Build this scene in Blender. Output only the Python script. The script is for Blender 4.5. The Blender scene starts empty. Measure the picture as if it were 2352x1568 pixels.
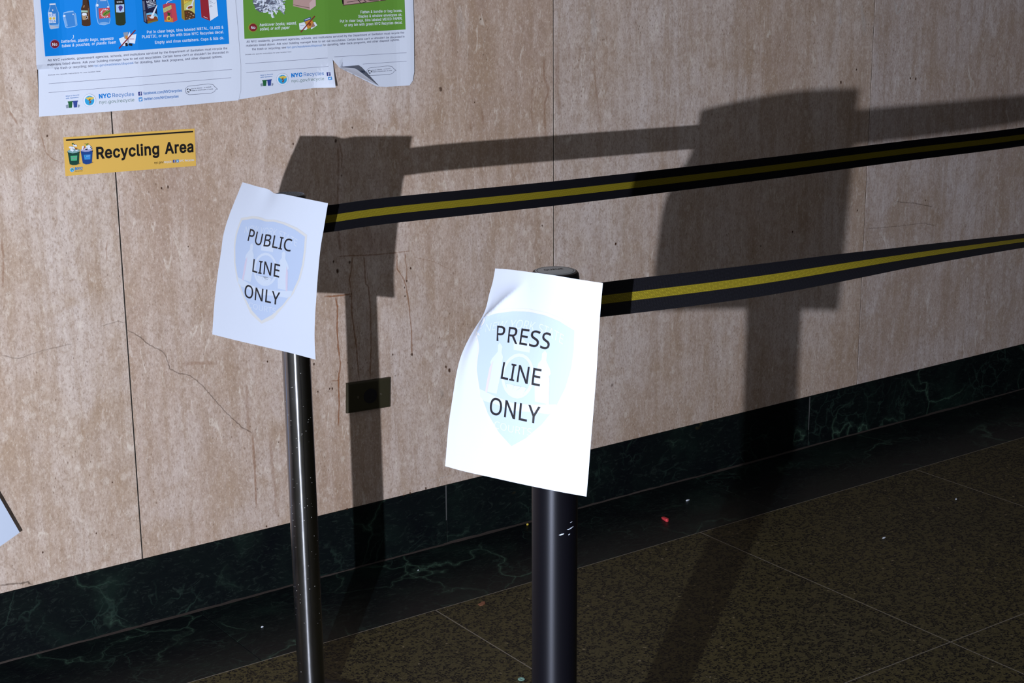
import bpy, bmesh, math, random
import numpy as np
from mathutils import Vector, Matrix
from mathutils.geometry import delaunay_2d_cdt

random.seed(7)
SC = bpy.context.scene
COL = SC.collection

# ------------------------------------------------------------------ camera, world, flash, exposure
YAW, PITCH, ROLL = math.radians(35.487), math.radians(14.793), math.radians(-0.467)
CAM_H = 1.475
fwd = Vector((math.sin(YAW) * math.cos(PITCH), math.cos(YAW) * math.cos(PITCH), -math.sin(PITCH)))
rgt = Vector((math.cos(YAW), -math.sin(YAW), 0.0))
upv = rgt.cross(fwd)
r2 = math.cos(ROLL) * rgt + math.sin(ROLL) * upv
u2 = -math.sin(ROLL) * rgt + math.cos(ROLL) * upv
cd = bpy.data.cameras.new('camera')
cd.sensor_width = 36.0
cd.lens = 3773.5 / 2352.0 * 36.0
cd.clip_start = 0.05
camera = bpy.data.objects.new('camera', cd)
COL.objects.link(camera)
camera.matrix_world = Matrix(((r2.x, u2.x, -fwd.x, 0), (r2.y, u2.y, -fwd.y, 0), (r2.z, u2.z, -fwd.z, CAM_H), (0, 0, 0, 1)))
SC.camera = camera

world = bpy.data.worlds.new('world')
SC.world = world
world.use_nodes = True
world.node_tree.nodes['Background'].inputs[0].default_value = (1.0, 0.97, 0.94, 1)
world.node_tree.nodes['Background'].inputs[1].default_value = 0.012

fl = bpy.data.lights.new('hand_held_flash', 'POINT')
fl.energy = 500.0
fl.color = (0.93, 0.96, 1.0)
fl.shadow_soft_size = 0.010
flash = bpy.data.objects.new('hand_held_flash', fl)
flash.location = (-0.472, 0.340, 1.024)
COL.objects.link(flash)

SC.view_settings.view_transform = 'Standard'
SC.view_settings.look = 'None'
SC.view_settings.gamma = 1.0
SC.view_settings.use_curve_mapping = False
SC.view_settings.exposure = 0.0

# ------------------------------------------------------------------ measures of the place (metres)
WALL_Y = 3.0984          # face of the stone wall
BASE_TOP = 0.148         # top of the marble baseboard
BORDER_W = 0.307         # marble border strip on the floor
PANEL_W = 1.087
JOINTS = [1.2448, 2.3348, 3.4189]
TILE = 0.770
TILE_X = [1.7790, 2.5480, 3.3220]

# ------------------------------------------------------------------ helpers
def mesh_obj(name, verts, faces, mat, parent=None, smooth=False, mats=None, mat_idx=None):
    me = bpy.data.meshes.new(name)
    me.from_pydata([tuple(v) for v in verts], [], faces)
    for m_ in (mats or [mat]):
        me.materials.append(m_)
    if mat_idx is not None:
        me.polygons.foreach_set('material_index', mat_idx)
    if smooth:
        me.polygons.foreach_set('use_smooth', [True] * len(me.polygons))
    me.update()
    o = bpy.data.objects.new(name, me)
    COL.objects.link(o)
    if parent is not None:
        o.parent = parent
    return o

def bm_obj(name, bm, mat, parent=None, smooth=False):
    me = bpy.data.meshes.new(name)
    bm.to_mesh(me)
    bm.free()
    me.materials.append(mat)
    if smooth:
        me.polygons.foreach_set('use_smooth', [True] * len(me.polygons))
    o = bpy.data.objects.new(name, me)
    COL.objects.link(o)
    if parent is not None:
        o.parent = parent
    return o

def empty(name, loc=(0, 0, 0), rot=None):
    o = bpy.data.objects.new(name, None)
    o.empty_display_size = 0.05
    COL.objects.link(o)
    o.location = loc
    if rot is not None:
        o.rotation_mode = 'QUATERNION'
        o.rotation_quaternion = rot
    return o

def tag(o, label, category, group=None):
    o['label'] = label
    o['category'] = category
    if group:
        o['group'] = group
    return o

def struct(o, label=None):
    o['kind'] = 'structure'
    if label:
        o['label'] = label
    return o

def box_bm(x0, x1, y0, y1, z0, z1, bevel=0.0, seg=1):
    bm = bmesh.new()
    bmesh.ops.create_cube(bm, size=1.0)
    for v in bm.verts:
        v.co = Vector(((x0 + x1) / 2 + v.co.x * (x1 - x0), (y0 + y1) / 2 + v.co.y * (y1 - y0), (z0 + z1) / 2 + v.co.z * (z1 - z0)))
    if bevel > 0:
        bmesh.ops.bevel(bm, geom=bm.edges[:], offset=bevel, segments=seg, affect='EDGES', profile=0.5)
    return bm

def lathe(profile, n=48, closed_top=True, closed_bottom=True):
    """profile: list of (r, z) from bottom to top"""
    vs, fs = [], []
    for r, z in profile:
        for k in range(n):
            a = 2 * math.pi * k / n
            vs.append((r * math.cos(a), r * math.sin(a), z))
    for i in range(len(profile) - 1):
        for k in range(n):
            k2 = (k + 1) % n
            fs.append((i * n + k, i * n + k2, (i + 1) * n + k2, (i + 1) * n + k))
    if closed_bottom:
        fs.append(tuple(reversed(range(n))))
    if closed_top:
        b = (len(profile) - 1) * n
        fs.append(tuple(range(b, b + n)))
    return vs, fs

def lathe_obj(name, profile, mat, parent=None, n=48, smooth_angle=35):
    vs, fs = lathe(profile, n)
    o = mesh_obj(name, vs, fs, mat, parent, smooth=True)
    o.data.set_sharp_from_angle(angle=math.radians(smooth_angle))
    return o

# ------------------------------------------------------------------ materials
MATS = {}

class NT:
    def __init__(self, name):
        self.m = bpy.data.materials.new(name)
        self.m.use_nodes = True
        self.t = self.m.node_tree
        self.b = self.t.nodes['Principled BSDF']
        MATS[name] = self.m
    def n(self, kind, **kw):
        nd = self.t.nodes.new(kind)
        for k, v in kw.items():
            if k.startswith('i_'):
                key = k[2:]
                nd.inputs[int(key) if key.isdigit() else key.replace('_', ' ')].default_value = v
            else:
                setattr(nd, k, v)
        return nd
    def l(self, a, b):
        self.t.links.new(a, b)
    def coords(self, scale=(1, 1, 1), kind='Object', rnd=0.0):
        tc = self.n('ShaderNodeTexCoord')
        mp = self.n('ShaderNodeMapping')
        mp.inputs['Scale'].default_value = scale
        src = tc.outputs[kind]
        if rnd:
            oi = self.n('ShaderNodeObjectInfo')
            mu = self.n('ShaderNodeMath', operation='MULTIPLY')
            mu.inputs[1].default_value = rnd
            self.l(oi.outputs['Random'], mu.inputs[0])
            ad = self.n('ShaderNodeVectorMath', operation='ADD')
            self.l(src, ad.inputs[0]); self.l(mu.outputs[0], ad.inputs[1])
            src = ad.outputs[0]
        self.l(src, mp.inputs['Vector'])
        return mp.outputs[0]
    def noise(self, vec, scale, detail=4, rough=0.55, dist=0.0):
        nd = self.n('ShaderNodeTexNoise')
        nd.inputs['Scale'].default_value = scale
        nd.inputs['Detail'].default_value = detail
        nd.inputs['Roughness'].default_value = rough
        nd.inputs['Distortion'].default_value = dist
        self.l(vec, nd.inputs['Vector'])
        return nd.outputs['Fac']
    def voro(self, vec, scale, feature='F1', rand=1.0, out='Distance'):
        nd = self.n('ShaderNodeTexVoronoi', feature=feature)
        nd.inputs['Scale'].default_value = scale
        nd.inputs['Randomness'].default_value = rand
        self.l(vec, nd.inputs['Vector'])
        return nd.outputs[out]
    def ramp(self, fac, stops, interp='LINEAR'):
        nd = self.n('ShaderNodeValToRGB')
        cr = nd.color_ramp
        cr.interpolation = interp
        while len(cr.elements) < len(stops):
            cr.elements.new(0.5)
        for e, (p, c) in zip(cr.elements, stops):
            e.position = p
            e.color = (c[0], c[1], c[2], 1) if not isinstance(c, (int, float)) else (c, c, c, 1)
        self.l(fac, nd.inputs['Fac'])
        return nd.outputs['Color']
    def mix(self, fac, a, b, mode='MIX'):
        nd = self.n('ShaderNodeMix', data_type='RGBA', blend_type=mode)
        for s, v in ((0, fac), (6, a), (7, b)):
            if isinstance(v, (int, float)):
                nd.inputs[s].default_value = v
            elif isinstance(v, tuple):
                nd.inputs[s].default_value = (*v, 1)
            else:
                self.l(v, nd.inputs[s])
        return nd.outputs[2]
    def math(self, op, a, b=None, clamp=False):
        nd = self.n('ShaderNodeMath', operation=op, use_clamp=clamp)
        for s, v in ((0, a), (1, b)):
            if v is None:
                continue
            if isinstance(v, (int, float)):
                nd.inputs[s].default_value = v
            else:
                self.l(v, nd.inputs[s])
        return nd.outputs[0]
    def bump(self, h, strength, dist):
        nd = self.n('ShaderNodeBump')
        nd.inputs['Strength'].default_value = strength
        nd.inputs['Distance'].default_value = dist
        self.l(h, nd.inputs['Height'])
        self.l(nd.outputs[0], self.b.inputs['Normal'])
    def set(self, color=None, rough=None, metal=None, spec=None):
        for key, v in (('Base Color', color), ('Roughness', rough), ('Metallic', metal), ('Specular IOR Level', spec)):
            if v is None:
                continue
            if isinstance(v, tuple):
                self.b.inputs[key].default_value = (*v, 1)
            elif isinstance(v, (int, float)):
                self.b.inputs[key].default_value = v
            else:
                self.l(v, self.b.inputs[key])

def travertine():
    t = NT('travertine')
    v = t.coords((1, 1, 0.38), rnd=37.0)
    big = t.noise(v, 2.6, 5, 0.6, 0.9)
    col = t.ramp(big, [(0.30, (0.345, 0.25, 0.205)), (0.44, (0.43, 0.335, 0.285)), (0.56, (0.48, 0.40, 0.37)), (0.72, (0.54, 0.475, 0.465))])
    # cloudy tan patches
    v2 = t.coords((1, 1, 0.8), rnd=11.0)
    patch = t.noise(v2, 9.0, 6, 0.62, 0.6)
    col = t.mix(t.ramp(patch, [(0.47, 0.0), (0.70, 0.62)]), col, (0.325, 0.225, 0.15))
    col = t.mix(t.ramp(patch, [(0.28, 0.32), (0.42, 0.0)]), col, (0.54, 0.47, 0.45))
    # vertical streaks of the vein cut
    v3 = t.coords((1, 1, 0.085), rnd=53.0)
    st = t.noise(v3, 34.0, 5, 0.6, 0.25)
    col = t.mix(t.ramp(st, [(0.36, 0.45), (0.50, 0.0)]), col, (0.31, 0.215, 0.15))
    col = t.mix(t.ramp(st, [(0.55, 0.0), (0.72, 0.42)]), col, (0.60, 0.53, 0.50))
    st2 = t.noise(t.coords((1, 1, 0.05), rnd=91.0), 120.0, 3, 0.6)
    col = t.mix(t.ramp(st2, [(0.36, 0.22), (0.48, 0.0)]), col, (0.34, 0.26, 0.21))
    md = t.noise(t.coords((1, 1, 0.55), rnd=3.0), 70.0, 5, 0.7, 0.9)
    col = t.mix(t.ramp(md, [(0.36, 0.45), (0.49, 0.0)]), col, (0.29, 0.205, 0.155))
    col = t.mix(t.ramp(md, [(0.56, 0.0), (0.70, 0.45)]), col, (0.62, 0.55, 0.52))
    # pale wisps
    v4 = t.coords((1, 1, 0.30), rnd=17.0)
    wis = t.noise(v4, 46.0, 4, 0.5, 1.6)
    col = t.mix(t.ramp(wis, [(0.62, 0.0), (0.72, 0.55)]), col, (0.66, 0.60, 0.55))
    # creamy flakes
    fk = t.voro(t.coords((1, 1, 0.75), rnd=41.0), 42.0)
    fm = t.noise(t.coords((1, 1, 0.5), rnd=67.0), 5.0, 4, 0.6)
    fl_ = t.math('MULTIPLY', t.ramp(fk, [(0.22, 1.0), (0.36, 0.0)]), t.ramp(fm, [(0.50, 0.0), (0.62, 1.0)]))
    col = t.mix(t.math('MULTIPLY', fl_, 0.42), col, (0.60, 0.53, 0.49))
    # fine grain
    v5 = t.coords((1, 1, 0.55))
    gr = t.noise(v5, 330.0, 3, 0.7)
    col = t.mix(t.ramp(gr, [(0.32, 0.65), (0.48, 0.0)]), col, (0.25, 0.18, 0.14))
    col = t.mix(t.ramp(gr, [(0.56, 0.0), (0.72, 0.45)]), col, (0.72, 0.66, 0.62))
    # little open pits
    pv = t.voro(t.coords((1, 1, 0.55), rnd=5.0), 110.0)
    pm = t.noise(t.coords((1, 1, 0.5), rnd=23.0), 14.0, 3)
    pit = t.math('MULTIPLY', t.ramp(pv, [(0.09, 1.0), (0.19, 0.0)]), t.ramp(pm, [(0.50, 0.0), (0.62, 1.0)]))
    col = t.mix(t.math('MULTIPLY', pit, 0.6), col, (0.12, 0.07, 0.045))
    oi = t.n('ShaderNodeObjectInfo')
    col = t.mix(1.0, col, oi.outputs['Color'], 'MULTIPLY')
    col = t.mix(1.0, col, (0.975, 0.985, 1.02), 'MULTIPLY')
    t.set(col, t.ramp(patch, [(0.3, 0.50), (0.7, 0.62)]), None, 0.3)
    h = t.math('SUBTRACT', t.math('MULTIPLY', gr, 0.5), pit)
    t.bump(h, 0.35, 0.0008)
    return t.m

def green_marble():
    t = NT('green_marble')
    v = t.coords((1, 1, 1), rnd=29.0)
    warp = t.n('ShaderNodeTexNoise'); warp.inputs['Scale'].default_value = 5.0; warp.inputs['Detail'].default_value = 6
    t.l(v, warp.inputs['Vector'])
    wv = t.n('ShaderNodeVectorMath', operation='MULTIPLY_ADD')
    t.l(warp.outputs['Color'], wv.inputs[0]); wv.inputs[1].default_value = (0.34, 0.34, 0.34); t.l(v, wv.inputs[2])
    cl = t.noise(v, 6.0, 6, 0.62, 0.8)
    col = t.ramp(cl, [(0.32, (0.0022, 0.0031, 0.0048)), (0.52, (0.0032, 0.0054, 0.0062)), (0.70, (0.0055, 0.0115, 0.0105))])
    e1 = t.voro(wv.outputs[0], 4.2, 'DISTANCE_TO_EDGE')
    mask = t.noise(v, 3.7, 3, 0.5)
    vein = t.math('MULTIPLY', t.ramp(e1, [(0.0, 1.0), (0.008, 0.30), (0.035, 0.0)]), t.ramp(mask, [(0.50, 0.0), (0.64, 1.0)]))
    col = t.mix(t.math('MULTIPLY', vein, 0.75), col, (0.050, 0.095, 0.073))
    e2 = t.voro(wv.outputs[0], 15.0, 'DISTANCE_TO_EDGE')
    mask2 = t.noise(v, 8.5, 3, 0.5)
    vein2 = t.math('MULTIPLY', t.ramp(e2, [(0.0, 1.0), (0.05, 0.0)]), t.ramp(mask2, [(0.50, 0.0), (0.66, 0.7)]))
    col = t.mix(t.math('MULTIPLY', vein2, 0.7), col, (0.022, 0.042, 0.036))
    fine = t.noise(t.coords((0.45, 1, 1), rnd=7.0), 60.0, 6, 0.72, 2.2)
    col = t.mix(t.ramp(fine, [(0.54, 0.0), (0.74, 0.5)]), col, (0.026, 0.040, 0.036))
    och = t.noise(v, 4.4, 4, 0.6)
    col = t.mix(t.ramp(och, [(0.69, 0.0), (0.74, 0.55)]), col, (0.085, 0.065, 0.020))
    t.set(col, t.ramp(fine, [(0.3, 0.34), (0.7, 0.48)]), None, 0.15)
    t.bump(fine, 0.05, 0.001)
    return t.m

def terrazzo():
    t = NT('terrazzo')
    v = t.coords((1, 1, 1))
    warp = t.n('ShaderNodeTexNoise'); warp.inputs['Scale'].default_value = 160.0; warp.inputs['Detail'].default_value = 2
    t.l(v, warp.inputs['Vector'])
    wv = t.n('ShaderNodeVectorMath', operation='MULTIPLY_ADD')
    t.l(warp.outputs['Color'], wv.inputs[0]); wv.inputs[1].default_value = (0.006, 0.006, 0.006); t.l(v, wv.inputs[2])
    ed = t.voro(wv.outputs[0], 150.0, 'DISTANCE_TO_EDGE')
    cell = t.voro(wv.outputs[0], 150.0, 'F1', out='Color')
    sep = t.n('ShaderNodeSeparateColor'); t.l(cell, sep.inputs[0])
    dark = t.math('MULTIPLY', t.ramp(sep.outputs[0], [(0.40, 0.0), (0.46, 1.0)]), t.ramp(ed, [(0.05, 0.0), (0.14, 1.0)]))
    n1 = t.noise(v, 260.0, 3, 0.6)
    base = t.ramp(n1, [(0.3, (0.021, 0.018, 0.0080)), (0.6, (0.056, 0.047, 0.0205)), (0.75, (0.090, 0.076, 0.037))])
    big = t.noise(v, 3.0, 4, 0.6)
    base = t.mix(t.ramp(big, [(0.4, 0.0), (0.7, 0.35)]), base, (0.040, 0.036, 0.026))
    col = t.mix(dark, base, (0.0038, 0.0035, 0.0036))
    sp = t.math('MULTIPLY', t.ramp(sep.outputs[1], [(0.975, 0.0), (0.985, 1.0)]), t.ramp(ed, [(0.18, 0.0), (0.26, 1.0)]))
    col = t.mix(t.math('MULTIPLY', sp, 0.55), col, (0.22, 0.18, 0.12))
    t.set(col, t.ramp(big, [(0.3, 0.42), (0.7, 0.55)]), None, 0.14)
    return t.m

def plain(name, color, rough=0.6, metal=0.0, spec=0.4):
    t = NT(name)
    t.set(color, rough, metal, spec)
    return t.m

def paper(name, color):
    t = NT(name)
    n = t.noise(t.coords(), 220.0, 3, 0.6)
    c = t.mix(t.ramp(n, [(0.3, 0.06), (0.7, 0.0)]), color, tuple(x * 0.8 for x in color))
    t.set(c, 0.62, 0.0, 0.3)
    return t.m

def stain(name, color, alpha):
    t = NT(name)
    a = t.n('ShaderNodeAttribute', attribute_name='soft')
    n = t.noise(t.coords((1, 1, 0.4)), 130.0, 4, 0.65)
    m = t.math('MULTIPLY', a.outputs['Fac'], t.ramp(n, [(0.25, 0.35), (0.6, 1.0)]))
    m = t.math('MULTIPLY', m, alpha, True)
    t.set(color, 0.6, 0.0, 0.2)
    t.l(m, t.b.inputs['Alpha'])
    return t.m

def webbing(name, c0, c1):
    t = NT(name)
    uvm = t.n('ShaderNodeUVMap')
    mp = t.n('ShaderNodeMapping'); mp.inputs['Scale'].default_value = (1, 1, 1)
    t.l(uvm.outputs[0], mp.inputs['Vector'])
    w1 = t.n('ShaderNodeTexWave', wave_type='BANDS', bands_direction='DIAGONAL')
    w1.inputs['Scale'].default_value = 260.0; w1.inputs['Distortion'].default_value = 0.4
    t.l(mp.outputs[0], w1.inputs['Vector'])
    w2 = t.n('ShaderNodeTexWave', wave_type='BANDS', bands_direction='Y')
    w2.inputs['Scale'].default_value = 170.0
    t.l(mp.outputs[0], w2.inputs['Vector'])
    f = t.math('MULTIPLY', w1.outputs['Fac'], w2.outputs['Fac'])
    col = t.mix(f, c0, c1)
    t.set(col, 0.6, 0.0, 0.14)
    t.bump(f, 0.4, 0.0006)
    return t.m

def chrome():
    t = NT('worn_chrome')
    tan = t.n('ShaderNodeTangent', direction_type='RADIAL', axis='Z')
    t.l(tan.outputs[0], t.b.inputs['Tangent'])
    v = t.coords((1, 1, 0.25))
    n = t.noise(v, 60.0, 5, 0.7)
    t.set((0.25, 0.26, 0.30), t.ramp(n, [(0.35, 0.17), (0.7, 0.26)]), 1.0, 0.5)
    t.b.inputs['Anisotropic'].default_value = 0.93
    t.b.inputs['Anisotropic Rotation'].default_value = 0.25
    sv = t.voro(t.coords((1, 1, 1)), 130.0)
    sm = t.noise(t.coords((1, 1, 1)), 9.0, 3)
    sp = t.math('MULTIPLY', t.ramp(sv, [(0.07, 1.0), (0.12, 0.0)]), t.ramp(sm, [(0.46, 0.0), (0.56, 1.0)]))
    d = t.n('ShaderNodeBsdfDiffuse'); d.inputs['Color'].default_value = (0.45, 0.46, 0.48, 1)
    mx = t.n('ShaderNodeMixShader')
    t.l(t.math('MULTIPLY', sp, 0.8), mx.inputs[0]); t.l(t.b.outputs[0], mx.inputs[1]); t.l(d.outputs[0], mx.inputs[2])
    t.l(mx.outputs[0], t.t.nodes['Material Output'].inputs['Surface'])
    return t.m

def black_coat():
    t = NT('black_powder_coat')
    tan = t.n('ShaderNodeTangent', direction_type='RADIAL', axis='Z')
    t.l(tan.outputs[0], t.b.inputs['Tangent'])
    n = t.noise(t.coords(), 900.0, 2)
    t.set((0.0018, 0.0018, 0.0036), 0.42, 0.0, 0.42)
    t.b.inputs['Anisotropic'].default_value = 0.7
    t.b.inputs['Specular Tint'].default_value = (0.75, 0.80, 1.0, 1)
    t.b.inputs['Anisotropic Rotation'].default_value = 0.25
    t.bump(n, 0.12, 0.0003)
    return t.m

STONE, MARBLE, TERRAZZO = travertine(), green_marble(), terrazzo()
PAPER = paper('office_paper', (0.380, 0.430, 0.555))
POSTER = paper('poster_paper', (0.555, 0.61, 0.77))
CARD = paper('blue_white_card', (0.42, 0.49, 0.66))
INKBLACK = plain('black_print', (0.004, 0.004, 0.008), 0.5)
CHROME, COAT = chrome(), black_coat()
PLASTIC = plain('black_plastic', (0.008, 0.008, 0.013), 0.4)
CAPGREY = plain('grey_cap_label', (0.42, 0.48, 0.55), 0.4)
DARKCAP = plain('dark_grey_cap', (0.20, 0.22, 0.28), 0.35)
WEB = webbing('black_webbing', (0.0016, 0.0016, 0.003), (0.0065, 0.007, 0.0125))
YEL = webbing('yellow_webbing', (0.075, 0.060, 0.004), (0.29, 0.24, 0.016))
BRONZE = plain('dark_bronze', (0.034, 0.031, 0.018), 0.42, 0.3)
JOINT = plain('dark_joint', (0.012, 0.011, 0.010), 0.9)
STRIP = plain('divider_strip', (0.17, 0.155, 0.135), 0.45, 0.3)
CAULK = plain('dusty_caulk', (0.026, 0.019, 0.018), 0.8)
PLASTER = plain('painted_plaster', (0.25, 0.247, 0.245), 0.9)
PALETTE = {
 'blue': (0.0, 0.19, 0.66), 'green': (0.1, 0.25, 0.035), 'white': (0.6, 0.66, 0.8), 'glass_line': (0.22, 0.42, 0.74), 'glass_blue': (0.030, 0.19, 0.56),
 'glass_light': (0.16, 0.34, 0.66), 'yellow': (0.62, 0.47, 0.07), 'pale_grey': (0.40, 0.45, 0.58), 'brown': (0.050, 0.018, 0.007), 'mint': (0.30, 0.45, 0.38),
 'beige': (0.45, 0.32, 0.20), 'tan': (0.26, 0.14, 0.07), 'red': (0.46, 0.05, 0.075), 'leaf': (0.13, 0.24, 0.03), 'leaf_dark': (0.02, 0.07, 0.012),
 'bottle_green': (0.014, 0.026, 0.010), 'black': (0.004, 0.004, 0.006), 'pale_blue': (0.33, 0.48, 0.74), 'purple': (0.065, 0.03, 0.20), 'pink_ring': (0.36, 0.12, 0.28),
 'dark_red': (0.17, 0.010, 0.018), 'cold_grey': (0.22, 0.26, 0.36), 'orange': (0.50, 0.20, 0.04), 'navy': (0.008, 0.008, 0.035), 'slate': (0.10, 0.11, 0.17),
 'sky': (0.15, 0.42, 0.66), 'rust': (0.20, 0.045, 0.016), 'olive': (0.17, 0.13, 0.02), 'pink': (0.36, 0.045, 0.085), 'lime': (0.46, 0.46, 0.13),
 'mustard': (0.40, 0.32, 0.04), 'ochre': (0.24, 0.17, 0.03), 'soup': (0.075, 0.028, 0.010), 'crimson': (0.25, 0.014, 0.028), 'ink': (0.060, 0.065, 0.125),
 'link': (0.085, 0.22, 0.52), 'link_dark': (0.02, 0.08, 0.26), 'rule': (0.17, 0.18, 0.27), 'bin_green': (0.012, 0.10, 0.035), 'bin_blue': (0.025, 0.05, 0.26),
 'emblem_ring': (0.30, 0.33, 0.50), 'emblem_blue': (0.02, 0.30, 0.62), 'nyc_blue': (0.0, 0.17, 0.58), 'nyc_blue2': (0.045, 0.17, 0.46), 'grey_green': (0.16, 0.24, 0.24),
 'fb': (0.028, 0.035, 0.19), 'tw': (0.035, 0.22, 0.58), 'kraft': (0.40, 0.26, 0.26), 'kraft_light': (0.50, 0.36, 0.38), 'kraft_dark': (0.09, 0.05, 0.045),
 'shadow_tan': (0.25, 0.16, 0.05), 'bin_green_dark': (0.004, 0.045, 0.034), 'teal_pale': (0.18, 0.32, 0.36), 'mint_bright': (0.06, 0.36, 0.19), 'bin_blue_dark': (0.006, 0.045, 0.22),
 'lavender': (0.30, 0.31, 0.55),
}
def ink(c):
    key = 'print_' + c
    if key not in MATS:
        plain(key, PALETTE[c], 0.55, 0.0, 0.3)
    return MATS[key]
STICKER = plain('yellow_vinyl', (0.60, 0.375, 0.085), 0.5, 0.0, 0.3)
SCREW = plain('worn_brass', (0.30, 0.28, 0.22), 0.3, 0.9)
RUST = stain('rust_stain', (0.31, 0.145, 0.070), 0.68)
RUSTO = stain('orange_rust_stain', (0.30, 0.125, 0.058), 0.75)
CRACK = stain('hairline_crack', (0.11, 0.075, 0.058), 0.72)
CHALK = stain('pale_smear', (0.66, 0.64, 0.66), 0.9)
PITM = stain('dark_pit', (0.06, 0.025, 0.012), 0.95)

# ------------------------------------------------------------------ lettering
_GLYPHS = {}
def glyph_mesh(fnt, ch, bold=0.0):
    """flattened outline, triangulated, kept where the winding number is not zero"""
    if (fnt, ch, bold) in _GLYPHS:
        return _GLYPHS[(fnt, ch, bold)]
    adv, sps = (GLYPH_A if fnt == 'A' else GLYPH_B)[ch]
    loops = []
    for sp in sps:
        a = np.array([int(q) for q in sp.split()], float).reshape(-1, 3, 2) / 1000.0
        pts = []
        n = len(a)
        for k in range(n):
            p0, h0, h1, p1 = a[k, 1], a[k, 2], a[(k + 1) % n, 0], a[(k + 1) % n, 1]
            d = p1 - p0
            dev = max(abs(d[0] * (h0 - p0)[1] - d[1] * (h0 - p0)[0]), abs(d[0] * (h1 - p0)[1] - d[1] * (h1 - p0)[0])) / (np.linalg.norm(d) + 1e-9)
            m = 1 if dev < 0.002 else (3 if dev < 0.03 else 5)
            for q in range(m):
                t = q / m
                pts.append((1 - t) ** 3 * p0 + 3 * (1 - t) ** 2 * t * h0 + 3 * (1 - t) * t * t * h1 + t ** 3 * p1)
        loops.append(np.array(pts))
    if bold:
        area = [0.5 * np.sum(p[:, 0] * np.roll(p[:, 1], -1) - np.roll(p[:, 0], -1) * p[:, 1]) for p in loops]
        sg = 1.0 if area[int(np.argmax(np.abs(area)))] > 0 else -1.0
        grown = []
        for p in loops:
            p = p[np.linalg.norm(p - np.roll(p, 1, axis=0), axis=1) > 1e-4]
            d0, d1 = p - np.roll(p, 1, axis=0), np.roll(p, -1, axis=0) - p
            n0 = np.c_[d0[:, 1], -d0[:, 0]] / (np.linalg.norm(d0, axis=1)[:, None] + 1e-9)
            n1 = np.c_[d1[:, 1], -d1[:, 0]] / (np.linalg.norm(d1, axis=1)[:, None] + 1e-9)
            m = n0 + n1
            k = 2.0 / np.maximum(np.sum(m * m, axis=1), 0.9)
            grown.append(p + m * k[:, None] * bold * sg)
        loops = grown
    vs, es = [], []
    for lp in loops:
        o = len(vs)
        vs += [Vector(p) for p in lp]
        es += [(o + k, o + (k + 1) % len(lp)) for k in range(len(lp))]
    ov, oe, of, _, _, _ = delaunay_2d_cdt(vs, es, [], 0, 1e-5)
    keep = []
    for f in of:
        c = sum((ov[q] for q in f), Vector((0, 0))) / len(f)
        w = 0
        for lp in loops:
            x0, y0 = lp[:, 0], lp[:, 1]
            x1, y1 = np.roll(x0, -1), np.roll(y0, -1)
            side = (x1 - x0) * (c.y - y0) - (c.x - x0) * (y1 - y0)
            w += int(np.sum((y0 <= c.y) & (y1 > c.y) & (side > 0))) - int(np.sum((y0 > c.y) & (y1 <= c.y) & (side < 0)))
        if w:
            keep.append(tuple(f))
    _GLYPHS[(fnt, ch, bold)] = (adv / 1000.0, np.array([v[:] for v in ov]), keep)
    return _GLYPHS[(fnt, ch, bold)]

def text_meshes(jobs):
    """jobs: (string, font, bold) -> list of (verts Nx2, faces, width)"""
    out = []
    for s, fnt, bold in jobs:
        vs, fs, n, x = [], [], 0, 0.0
        for ch in s:
            if ch == ' ':
                x += 0.27
                continue
            adv, gv, gf = glyph_mesh(fnt, ch, bold)
            vs.append(gv + np.array((x, 0.0)))
            fs += [tuple(q + n for q in f) for f in gf]
            n += len(gv)
            x += adv + bold * 1.2
        vs = np.concatenate(vs)
        vs = vs - [vs[:, 0].min(), 0]
        out.append((vs, fs, vs[:, 0].max()))
    return out
CAP_A, CAP_B = 0.509, 0.573

# ------------------------------------------------------------------ print and mark outlines on the wall (x, z in metres)
SHEET_PUBLIC = {'L': [(1.278, 2.604, 1.0124), (1.269, 2.6075, 0.9912), (1.259, 2.6115, 0.9679), (1.2487, 2.6152, 0.9413), (1.2425, 2.6168, 0.9219), (1.2361, 2.617, 0.892), (1.2267, 2.6173, 0.849), (1.2196, 2.6169, 0.8124), (1.2089, 2.6143, 0.7452)], 'B': [(1.2089, 2.6143, 0.7452), (1.2312, 2.5692, 0.7405), (1.262, 2.5134, 0.7344), (1.2883, 2.4733, 0.7285), (1.3166, 2.4338, 0.7202)], 'R': [(1.3385, 2.4086, 0.9955), (1.333, 2.4142, 0.9571), (1.3274, 2.4198, 0.9189), (1.3235, 2.4242, 0.8784), (1.3201, 2.4281, 0.8332), (1.3178, 2.4308, 0.8007), (1.3161, 2.4331, 0.7615), (1.3166, 2.4338, 0.7202)], 'T': [(1.278, 2.604, 1.0124), (1.286, 2.5641, 1.0092), (1.2917, 2.5365, 1.0061), (1.2936, 2.5225, 1.0021), (1.3011, 2.4988, 1.003), (1.3103, 2.4721, 1.0014), (1.3214, 2.445, 0.9991), (1.3385, 2.4086, 0.9955)]}
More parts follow.
